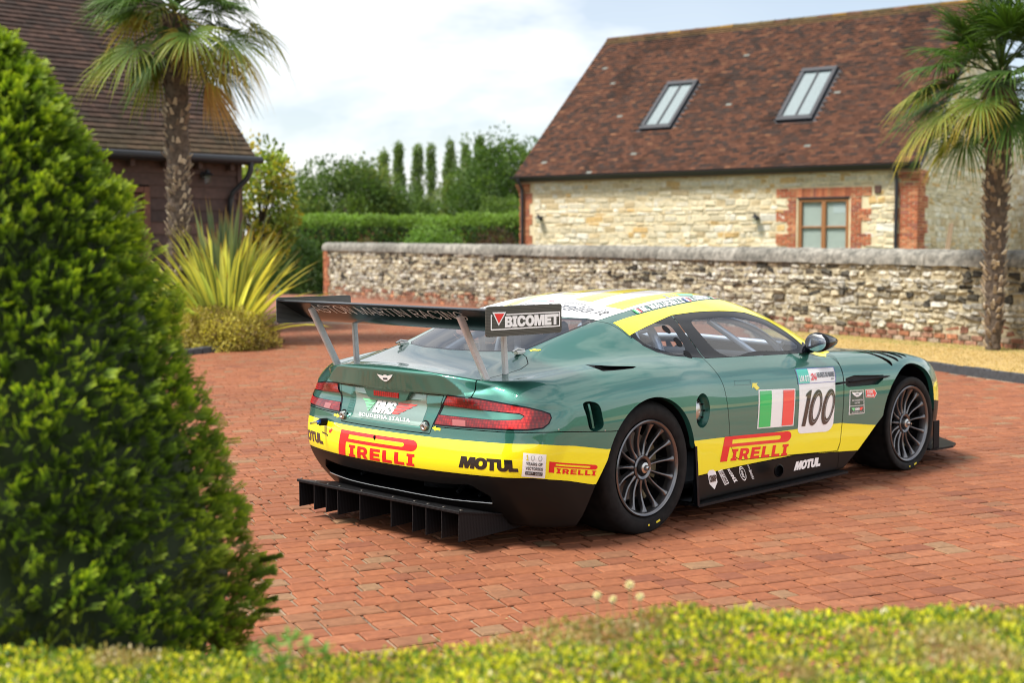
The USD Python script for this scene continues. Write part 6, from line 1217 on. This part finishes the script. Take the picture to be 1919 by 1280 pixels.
P = march(np.array([[-1.5, -.0 + .035, .50]]), np.array([[1.0, 0, 0]]), 0, 1, 90)[0]; V, F = lathe([(.001, -.006), (.008, -.004), (.009, .004)], 12, 'x'); obj('tow_eye_plug', (V * [1, 1, 1.5] + P, F), 'car_black', car, normals=True)
for y in (.46, -.46):     # rear window catches
    P = march(np.array([[-.44, y, 1.6]]), np.array([[0, 0, -1.0]]), 0, 1.2, 90)[0]; c = obj('window_catch', bevbox(P[0] - .035, P[0] + .03, y - .014, y + .014, P[2] - .004, P[2] + .016, .004), 'steel', car); obj('catch_lever', tubem([P + [.03, 0, .018], P + [-.02, 0, .026], P + [-.055, 0, .012]], .006, 8), 'steel', c, normals=True)

# ---------------------------------------------------------------- wing, struts
WY = .8305; u = np.linspace(0, 1, 26)
under = np.column_stack([-1.030 + .475 * u, 1.178 - .118 * np.sin(np.minimum(u / .62, 1) * math.pi / 2) ** 1.15 + .045 * np.maximum((u - .62) / .38, 0) ** 1.8])
over = np.column_stack([-1.030 + .475 * u[::-1], np.interp(u[::-1], u, under[:, 1]) + .004 + .050 * np.sin(np.clip(u[::-1], 0, 1) ** .75 * math.pi) ** .9])
prof = np.vstack([under, over]); n = len(prof); ys = np.linspace(-WY + .006, WY - .006, 9); V = np.concatenate([np.column_stack([prof[:, 0], np.full(n, y), prof[:, 1]]) for y in ys]); F = np.array([[i * n + j, i * n + (j + 1) % n, (i + 1) * n + (j + 1) % n, (i + 1) * n + j] for i in range(8) for j in range(n)])
F = np.vstack([F[:, [0, 1, 2]], F[:, [0, 2, 3]]]); wg = obj('rear_wing', (V, F), 'wing_black', car, normals=30)
obj('wing_flap_edge', tubem(np.column_stack([np.full(9, -1.032), ys, np.full(9, 1.180)]), .0035, 6), 'carbon', wg, normals=True)
for s in (-1, 1):
    pl_ = sbox(-1.041 + .014, 1.058 + .014, -.526 - .014, 1.200 - .014).buffer(.014, 6); m = trimesh.creation.extrude_polygon(pl_, .008, engine='earcut'); v = np.array(m.vertices)
    ep = obj('wing_end_plate', (np.column_stack([v[:, 0], s * (WY - .008) + s * v[:, 2] if s > 0 else -(WY - .008) - v[:, 2], v[:, 1]]), np.array(m.faces) if s < 0 else np.array(m.faces)[:, ::-1]), 'carbon_lines', car)
    if s < 0:
        def plate(name, g, m_, lift):
            V2, F2 = trimesh.creation.triangulate_polygon(g, engine='earcut') if g.geom_type == 'Polygon' else (None, None)
            return V2, F2
        def flatdec(name, g, m_, lift):
            its = []
            for p in getattr(g, 'geoms', [g]):
                V2, F2 = trimesh.creation.triangulate_polygon(p, engine='earcut'); its.append((np.column_stack([-1.041 + .515 * V2[:, 0], np.full(len(V2), -WY - lift), 1.058 + .142 * V2[:, 1]]), F2, None))
            V_, F_, _ = join(its); obj(name, (V_, F_), m_, ep, normals=np.tile([0, -1.0, 0], (len(V_), 1)))
        fr_ = sbox(.055, .215, .975, .735); frame = affinity.scale(fr_.buffer(.0), 1, 1).difference(sbox(.068, .255, .962, .695)); tri = Polygon([(.075, .815), (.25, .80), (.155, .355)])
        flatdec('sign_frame', frame.difference(tri.buffer(.02)), 'vinyl_white', .0010); flatdec('sign_triangle', tri.difference(Polygon([(.098, .765), (.227, .755), (.157, .43)])), 'vinyl_white', .0012); flatdec('sign_triangle', Polygon([(.098, .765), (.227, .755), (.157, .43)]), 'vinyl_red', .0014)
        flatdec('lettering', fit(affinity.scale(glyphs('BICOMET', 900, -.03).buffer(.02), 1, 1), .235, .955, .285, .665), 'vinyl_white', .0012)
# words on the wing's underside
g = fit(glyphs('ASTON MARTIN RACING', 300, .02)); P2, F = cells(g, (.02, .08)); sl_ = np.concatenate([[0], np.cumsum(np.linalg.norm(np.diff(under, axis=0), axis=1))]); t = .022 + (1 - P2[:, 1]) * .088; yv = .588 - 1.20 * P2[:, 0]; X = np.interp(t, sl_, under[:, 0]); Z = np.interp(t, sl_, under[:, 1]); dx = np.interp(t, sl_, np.gradient(under[:, 0], sl_)); dz_ = np.interp(t, sl_, np.gradient(under[:, 1], sl_)); Nn = np.stack([dz_, 0 * dx, -dx], 1); Nn /= np.linalg.norm(Nn, axis=1, keepdims=True)
obj('lettering', (np.column_stack([X, yv, Z]) + Nn * .0016, F), 'vinyl_white', wg, normals=Nn)
for s in (-1, 1):
    y = .588 * s
    for a, b, w, name in (((-.805, .826), (-.985, 1.150), .036, 'wing_strut'), ((-.672, .816), (-.690, 1.085), .030, 'wing_strut')):
        a, b = np.array(a), np.array(b); d = (b - a) / np.linalg.norm(b - a); q = np.array([d[1], -d[0]])
        sec = [(-.5, -.35), (-.3, -.5), (.3, -.5), (.5, -.35), (.5, .35), (.3, .5), (-.3, .5), (-.5, .35)]; V = np.array([[*(c + q * w * (1 if k == 0 or w < .032 else 1.0) * p), y + .020 * r_ * (1.15 if k == 0 else .95), 0] for k, c in enumerate((a - d * .03, b)) for p, r_ in sec]); V = V[:, [0, 2, 1]]; V = np.column_stack([V[:, 0], V[:, 1] if False else np.array([[y + .020 * r_ * (1.15 if k == 0 else .95)] for k in range(2) for p, r_ in sec]).ravel(), np.array([(c + q * w * p)[1] for c in (a - d * .03, b) for p, r_ in sec])])
        F = np.array([[j, (j + 1) % 8, 8 + (j + 1) % 8, 8 + j] for j in range(8)]); F = np.vstack([F[:, [0, 1, 2]], F[:, [0, 2, 3]], [[8, 8 + k, 9 + k] for k in range(1, 7)]]); obj(name, (V, F), 'brushed_alloy', car)

# ---------------------------------------------------------------- diffuser with its strakes, floor, side skirts, splitter
DY = .637; V = np.array([[-1.039, -DY - .01, .205], [-1.039, DY + .01, .205], [-.35, DY + .01, .085], [-.35, -DY - .01, .085]]); V = np.vstack([V, V + [0, 0, .008]]); df = obj('diffuser', (V, BOXF.copy()), 'carbon', car)
obj('diffuser_edge', bevbox(-1.048, -1.034, -DY - .012, DY + .012, .200, .216, .003), 'carbon', df)
for y in (DY, .478, .335, .225, .0 + .02, -.225 + .02, -.30 - .05 + .0, -.42, -.53, -DY) if False else (DY, .505, .40, .30, .115, -.135, -.30, -.40, -.515, -DY):
    end = abs(y) > .6; tip = -.30 if end else -.42
    pg = Polygon([(-1.039, .064), (-1.039, .206), (tip, .09), (tip - .02, .064 + .02)]); m = trimesh.creation.extrude_polygon(pg, .006, engine='earcut'); v = np.array(m.vertices); k_ = obj('strake', (np.column_stack([v[:, 0], y - .003 + v[:, 2], v[:, 1]]), np.array(m.faces)[:, ::-1]), 'carbon', df)
    obj('strake_bolt', bevbox(-1.030, -1.016, y - .006, y + .006, .214, .219, .002), 'disc_iron', df)
for s in (-1, 1):
    V = np.array([[.385, .70, .082], [1.97, .70, .082], [1.93, .972, .082], [.395, .985, .082]]); V = V * [1, s, 1]; V = np.vstack([V, V + [0, 0, .014]]); F = BOXF.copy() if s > 0 else BOXF[:, ::-1].copy(); obj('side_skirt', (V, F), 'carbon', car)
    V = np.array([[.385, .955, .09], [.402, .955, .09], [.402, .955, .41], [.385, .955, .41], [.385, .985, .09], [.402, .985, .09], [.402, .965, .41], [.385, .965, .41]]) * [1, s, 1]; obj('skirt_fence', (V, np.array([[0, 1, 2, 3], [4, 7, 6, 5], [0, 4, 5, 1], [1, 5, 6, 2], [2, 6, 7, 3], [3, 7, 4, 0]])[:, ::s]), 'gloss_black', car)
    V, F = lathe([(.046, 0), (.050, .02), (.044, .13), (.030, .19), (.001, .20)], 22, 'y'); V = V * [1, 1, .8]; V = V + [0, 0, 0]; V[:, 0] += V[:, 1] * .9
    V[:, 1] -= .0; V = V * [1, 1, 1] + [1.145, -.992, .192]; ex = obj('side_exhaust', (V * [1, -s * -1, 1] if s < 0 else V * [1, -1, 1], F if s < 0 else F[:, ::-1]), 'exhaust_pipe_metal', car, normals=40)
    V, F = lathe([(.001, .03), (.036, .03), (.040, -.002), (.046, 0), (.048, .01)], 22, 'y'); V = V * [1, 1, .8]; V[:, 0] += V[:, 1] * .9; V = V + [1.145, -.992, .192]; obj('exhaust_mouth', (V if s < 0 else V * [1, -1, 1], F if s < 0 else F[:, ::-1]), 'car_black', ex, normals=40)
sp = Polygon([(3.05, -.93), (3.10, -.955), (3.29, -.975), (3.42, -.93), (3.70, -.62), (3.80, 0), (3.70, .62), (3.42, .93), (3.29, .975), (3.10, .955), (3.05, .93)]); m = trimesh.creation.extrude_polygon(sp, .014, engine='earcut'); obj('front_splitter', (np.array(m.vertices) + [0, 0, .098], np.array(m.faces)), 'carbon', car)
for s in (-1, 1): obj('splitter_fence', bevbox(3.06, 3.14, s * .945 - .004, s * .945 + .004, .112, .30, .002), 'car_black', car)

# ---------------------------------------------------------------- wheels
def wheel(x, y, rt, width, s):
    """Outer face at y; s = -1 for the right side of the car, +1 left."""
    z = rt * .955; o = np.array([x, y, z]); q = 1 if s < 0 else -1          # q: inward direction
    def put(name, V, F, m, parent, **k):
        V = V * [1, q, 1] + o; F = np.asarray(F); return obj(name, (V, F if q > 0 else F[:, ::-1]), m, parent, **k)
    f = rt / .3525; R = rt - .008
    tp = [(.250, .022), (.258, .004), (.275, -.004), (.300, -.006), (.325, .000), (.340, .012), (rt - .004, .030), (rt, .05), (rt, width - .05), (rt - .004, width - .03), (.325, width), (.26, width - .004), (.25, width - .02)]
    tp = np.array(tp); tp[:, 0] = np.minimum(tp[:, 0], rt); tp = tp[np.concatenate([[True], np.diff(tp[:, 0]) != 0]) | True]
    if rt < .34: tp[:, 0] = np.where(tp[:, 0] > .26, .26 + (tp[:, 0] - .26) * (rt - .26) / (.3525 - .26), tp[:, 0]); tp[:, 0] = np.minimum(tp[:, 0], rt)
    V, F = lathe(smooth_poly(tp, 3, False), 72); zc = V[:, 2]; low = zc < -z; V[:, 2] = np.maximum(zc, -z)      # flat where it meets the ground
    w = put('wheel', V, F, 'tyre', car, normals=True)
    rim = [(.247, .030), (.2515, .018), (.2515, .002), (.246, -.003), (.237, .001), (.231, .010), (.229, .03), (.222, .055), (.219, width * .5), (.229, width - .03), (.245, width - .01)]
    put('rim', *lathe(rim, 72), 'rim_metal', w, normals=40)
    put('hub', *lathe([(.001, .062), (.036, .060), (.044, .052), (.047, .036), (.060, .030), (.066, .036), (.068, .06), (.06, .075)], 40), 'rim_metal', w, normals=35)
    put('hub_recess', *lathe([(.001, .050), (.045, .050)], 30), 'car_black', w); put('wheel_nut', *lathe([(.001, -.012), (.006, -.012), (.007, -.004), (.010, -.002), (.014, .006), (.016, .016), (.028, .02), (.030, .05)], 20), 'steel', w, normals=30)
    n = 15; us = np.linspace(0, 1, 9)
    for k in range(n):
        a = 2 * math.pi * k / n + .1; rr_ = .060 + .168 * us; yy_ = .040 - .030 * us ** .8 + .022 * np.sin(us * math.pi) * (1 - us * .3); wd = np.interp(us, [0, .25, .75, .92, 1], [.017, .0092, .0092, .0135, .023]); dp = np.interp(us, [0, .5, 1], [.030, .028, .022])
        bend = .012 * np.sin(us * math.pi) ; ca_, sa_ = math.cos(a), math.sin(a); V = []
        for i in range(9):
            for (p, d_) in ((-.75, .006), (-.30, 0), (.30, 0), (.75, .006), (.95, dp[i]), (-.95, dp[i])):
                t_ = p * wd[i] + bend[i] * 0; V.append([rr_[i] * ca_ - t_ * sa_, yy_[i] + d_, rr_[i] * sa_ + t_ * ca_])
        F = np.array([[i * 6 + j, i * 6 + (j + 1) % 6, (i + 1) * 6 + (j + 1) % 6, (i + 1) * 6 + j] for i in range(8) for j in range(6)])[:, ::-1]; put('spoke', np.array(V), np.vstack([F[:, [0, 1, 2]], F[:, [0, 2, 3]]]), 'rim_metal', w, normals=50)
    put('brake_disc', *lathe([(.08, .125), (.178, .125), (.178, .155), (.08, .155)], 48), 'disc_iron', w, normals=30); put('barrel', *lathe([(.221, .05), (.221, width - .02), (.20, width - .015), (.001, width - .015)], 48), 'car_black', w, normals=40)
    for k, (a0, a1, m_) in enumerate(((-25, 30, 'caliper_gold'),)):
        a = np.radians(np.linspace(a0, a1, 10)); V = np.array([[r_ * math.cos(t) * (1 if x > 1 else 1), y_, r_ * math.sin(t)] for t in a for r_, y_ in ((.105, .105), (.195, .105), (.195, .175), (.105, .175))]); F = np.array([[i * 4 + j, i * 4 + (j + 1) % 4, (i + 1) * 4 + (j + 1) % 4, (i + 1) * 4 + j] for i in range(9) for j in range(4)]); F = np.vstack([F, [[0, 1, 2, 3]], [[39, 38, 37, 36]]]); put('brake_caliper', V, F, m_, w)
    for a0, dr_ in ((105, .0), (150, .0), (215, 0), (-60, 0)):
        t = math.radians(a0); V, F = bevbox(.15, .20, .09, .12, -.02, .02, .004); c_, s_ = math.cos(t), math.sin(t); V = np.column_stack([V[:, 0] * c_ - V[:, 2] * s_, V[:, 1], V[:, 0] * s_ + V[:, 2] * c_]); put('brake_fitting', V, F, 'caliper_gold', w)
    for a0, sz in ((-75, .016), (-90, .006)):
        t = math.radians(a0); r_ = .296 * (rt / .3525) ** .5; V, F = bevbox(-sz, sz, -.0082, -.004, -.0055, .0055, .0008); c_, s_ = math.cos(t + math.pi / 2), math.sin(t + math.pi / 2); V = np.column_stack([V[:, 0] * c_ - V[:, 2] * s_ + r_ * math.cos(t), V[:, 1], V[:, 0] * s_ + V[:, 2] * c_ + r_ * math.sin(t)]); put('tyre_mark', V, F, 'vinyl_gold', w)
    return w
for y, s in ((-.955, -1), (.955, 1)): wheel(0.0, y, .3525, .33, s); wheel(2.743, y * .985, .3275, .32, s)

# ---------------------------------------------------------------- mirrors, cabin
for s in (-1, 1):
    c = np.array([1.635, -.925, .905]); m = trimesh.creation.icosphere(4, 1.0); v = np.array(m.vertices); sc_ = np.where(v[:, 0] > 0, .20, .030)
    v = np.column_stack([v[:, 0] * sc_, v[:, 1] * .084 * np.where(v[:, 0] > 0, 1 - .25 * v[:, 0], 1), v[:, 2] * .060 * np.where(v[:, 0] > 0, 1 - .35 * v[:, 0], 1)]); v[:, 1] -= .03 * (v[:, 0] > 0) * 0; P = v + c
    mi = obj('door_mirror', (P * [1, -s, 1], np.array(m.faces) if s < 0 else np.array(m.faces)[:, ::-1]), 'gloss_black', car, normals=True)
    a = np.linspace(0, 2 * math.pi, 41)[:-1]; rim_ = np.column_stack([np.full(40, -.024), .073 * np.cos(a), .051 * np.sin(a)]); V = np.vstack([rim_, [[-.034, 0, .010]]]) + c; k = np.arange(40); F = np.stack([k, np.full(40, 40), (k + 1) % 40], 1); obj('mirror_glass', (V * [1, -s, 1], F if s < 0 else F[:, ::-1]), 'mirror_glass', mi, normals=True)
    V, F = tubem([(1.72, -.80, .855), (1.70, -.85, .858), (1.70, -.90, .880)], [.030, .022, .024], 12); V = c[None] * 0 + V; obj('mirror_arm', (V * [1, -s, 1], F if s < 0 else F[:, ::-1]), 'gloss_black', mi, normals=True)
    fp = np.array([[1.60, -.833, .838], [1.78, -.80, .835], [1.72, -.765, .895]]) ; V = np.vstack([fp + [0, -.004, 0], fp + [0, .02, 0]]); obj('mirror_base', (V * [1, -s, 1], np.array([[0, 1, 2], [3, 5, 4], [0, 3, 4], [0, 4, 1], [1, 4, 5], [1, 5, 2], [2, 5, 3], [2, 3, 0]])), 'gloss_black', mi)
def cage(pts, r_=.021, both=True, n=14):
    p = np.array(pts, float); q = smooth_poly(p, 8, False) if len(p) > 2 else p; V, F = tubem(q, r_, n); obj('roll_cage_tube', (V, F), 'cage_silver', car, normals=True)
    if both: obj('roll_cage_tube', (V * [1, -1, 1], F[:, ::-1]), 'cage_silver', car, normals=True)
cage([(.52, -.66, .35), (.50, -.66, .80), (.50, -.57, 1.0), (.52, -.42, 1.09), (.52, 0, 1.11)], .024); cage([(.50, -.54, 1.02), (-.05, -.47, .90), (-.45, -.46, .72)]); cage([(.50, -.48, 1.05), (-.30, .30, .72)], .019); cage([(.30, -.60, 1.02), (.42, -.70, .60)], .02)
cage([(.52, -.50, 1.04), (1.0, -.49, 1.06), (1.36, -.49, 1.03), (1.66, -.63, .85), (1.76, -.68, .50)], .021); cage([(1.36, -.48, 1.03), (1.36, 0, 1.06)], .02); cage([(.52, -.66, .45), (1.05, -.72, .62), (1.75, -.70, .50)], .02); cage([(1.12, -.50, 1.04), (1.42, -.72, .78)], .019); cage([(1.66, -.66, .88), (1.66, 0, .90)], .018)
obj('cabin_floor', bevbox(-.50, 2.1, -.80, .80, .14, .18, .01), 'cabin_dark', car); obj('bulkhead', bevbox(-.55, -.50, -.50, .50, .16, .80, .02), 'cabin_dark', car); obj('front_bulkhead', bevbox(1.95, 2.0, -.66, .66, .16, .78, .02), 'cabin_dark', car)
obj('dashboard', bevbox(1.58, 1.95, -.70, .70, .60, .80, .06), 'cabin_dark', car, normals=30); obj('tunnel', bevbox(-.4, 1.8, -.14, .14, .16, .42, .05), 'cabin_dark', car, normals=30)
for s in (-1, 1): obj('door_inner_panel', bevbox(.62, 1.85, s * .83 - .012, s * .83 + .012, .18, .80, .01), 'cabin_dark', car)
obj('rear_shelf', (np.array([[-.46, -.50, .80], [.10, -.62, .78], [.10, .62, .78], [-.46, .50, .80], [-.46, -.50, .82], [.10, -.62, .80], [.10, .62, .80], [-.46, .50, .82]]), BOXF.copy()), 'cabin_dark', car)
se = []
def seat(y):
    it = [(*bevbox(.62, 1.12, y - .24, y + .24, .20, .34, .05), None)]; V, F = bevbox(-.06, .06, y - .25, y + .25, 0, .72, .05); V = V @ trimesh.transformations.rotation_matrix(.28, [0, 1, 0])[:3, :3]; it.append((V + [.66, 0, .26], F, None))
    for q in (-.25, .25): V, F = bevbox(-.05, .22, y + q - .03, y + q + .03, .12, .52, .03); V = V @ trimesh.transformations.rotation_matrix(.28, [0, 1, 0])[:3, :3]; it.append((V + [.66, 0, .26], F, None))
    for q in (-.17, .17): V, F = bevbox(-.04, .18, y + q - .03, y + q + .03, .56, .76, .03); V = V @ trimesh.transformations.rotation_matrix(.28, [0, 1, 0])[:3, :3]; it.append((V + [.66, 0, .26], F, None))
    V, F, _ = join(it); return obj('seat', (V, F), 'fabric_seat', car, normals=30)
seat(.36)
V, F = tubem(np.array([[1.48 + .05 * math.sin(t), .36 + .155 * math.cos(t), .74 + .15 * math.sin(t)] for t in np.linspace(0, 2 * math.pi, 33)]), .014, 8, False); obj('steering_wheel', (V, F), 'fabric_seat', car, normals=True)
obj('steering_column', tubem([(1.49, .36, .74), (1.80, .36, .66)], .022, 8), 'cabin_dark', car, normals=True)
# cooling holes and catches in the quarter window
for x, z, r_ in ((.475, 1.022, .026), (.50, .955, .026), (.515, .888, .026)):
    P = surf_y(np.array([[x, z]]))[0]; N = normals_at(P[None])[0]; a_ = unit(np.cross(N, [0, 0, 1.0])); b_ = np.cross(a_, N); t = np.linspace(0, 2 * math.pi, 21)[:-1]; ring = P + N * .002 + r_ * (np.cos(t)[:, None] * a_ + 1.25 * np.sin(t)[:, None] * b_); V = np.vstack([ring, P + N * .002]); k = np.arange(20); obj('window_vent', (V, np.stack([k, (k + 1) % 20, np.full(20, 20)], 1)), 'car_black', car)
# fixings along the bumper seam
for x, z in ((-.66, .600), (-.37, .572)):
    P = surf_y(np.array([[x, z]]))[0]; V, F = lathe([(.001, -.002), (.0035, -.0018), (.0045, .001)], 10); obj('rivet', (V + P, F), 'steel', car)
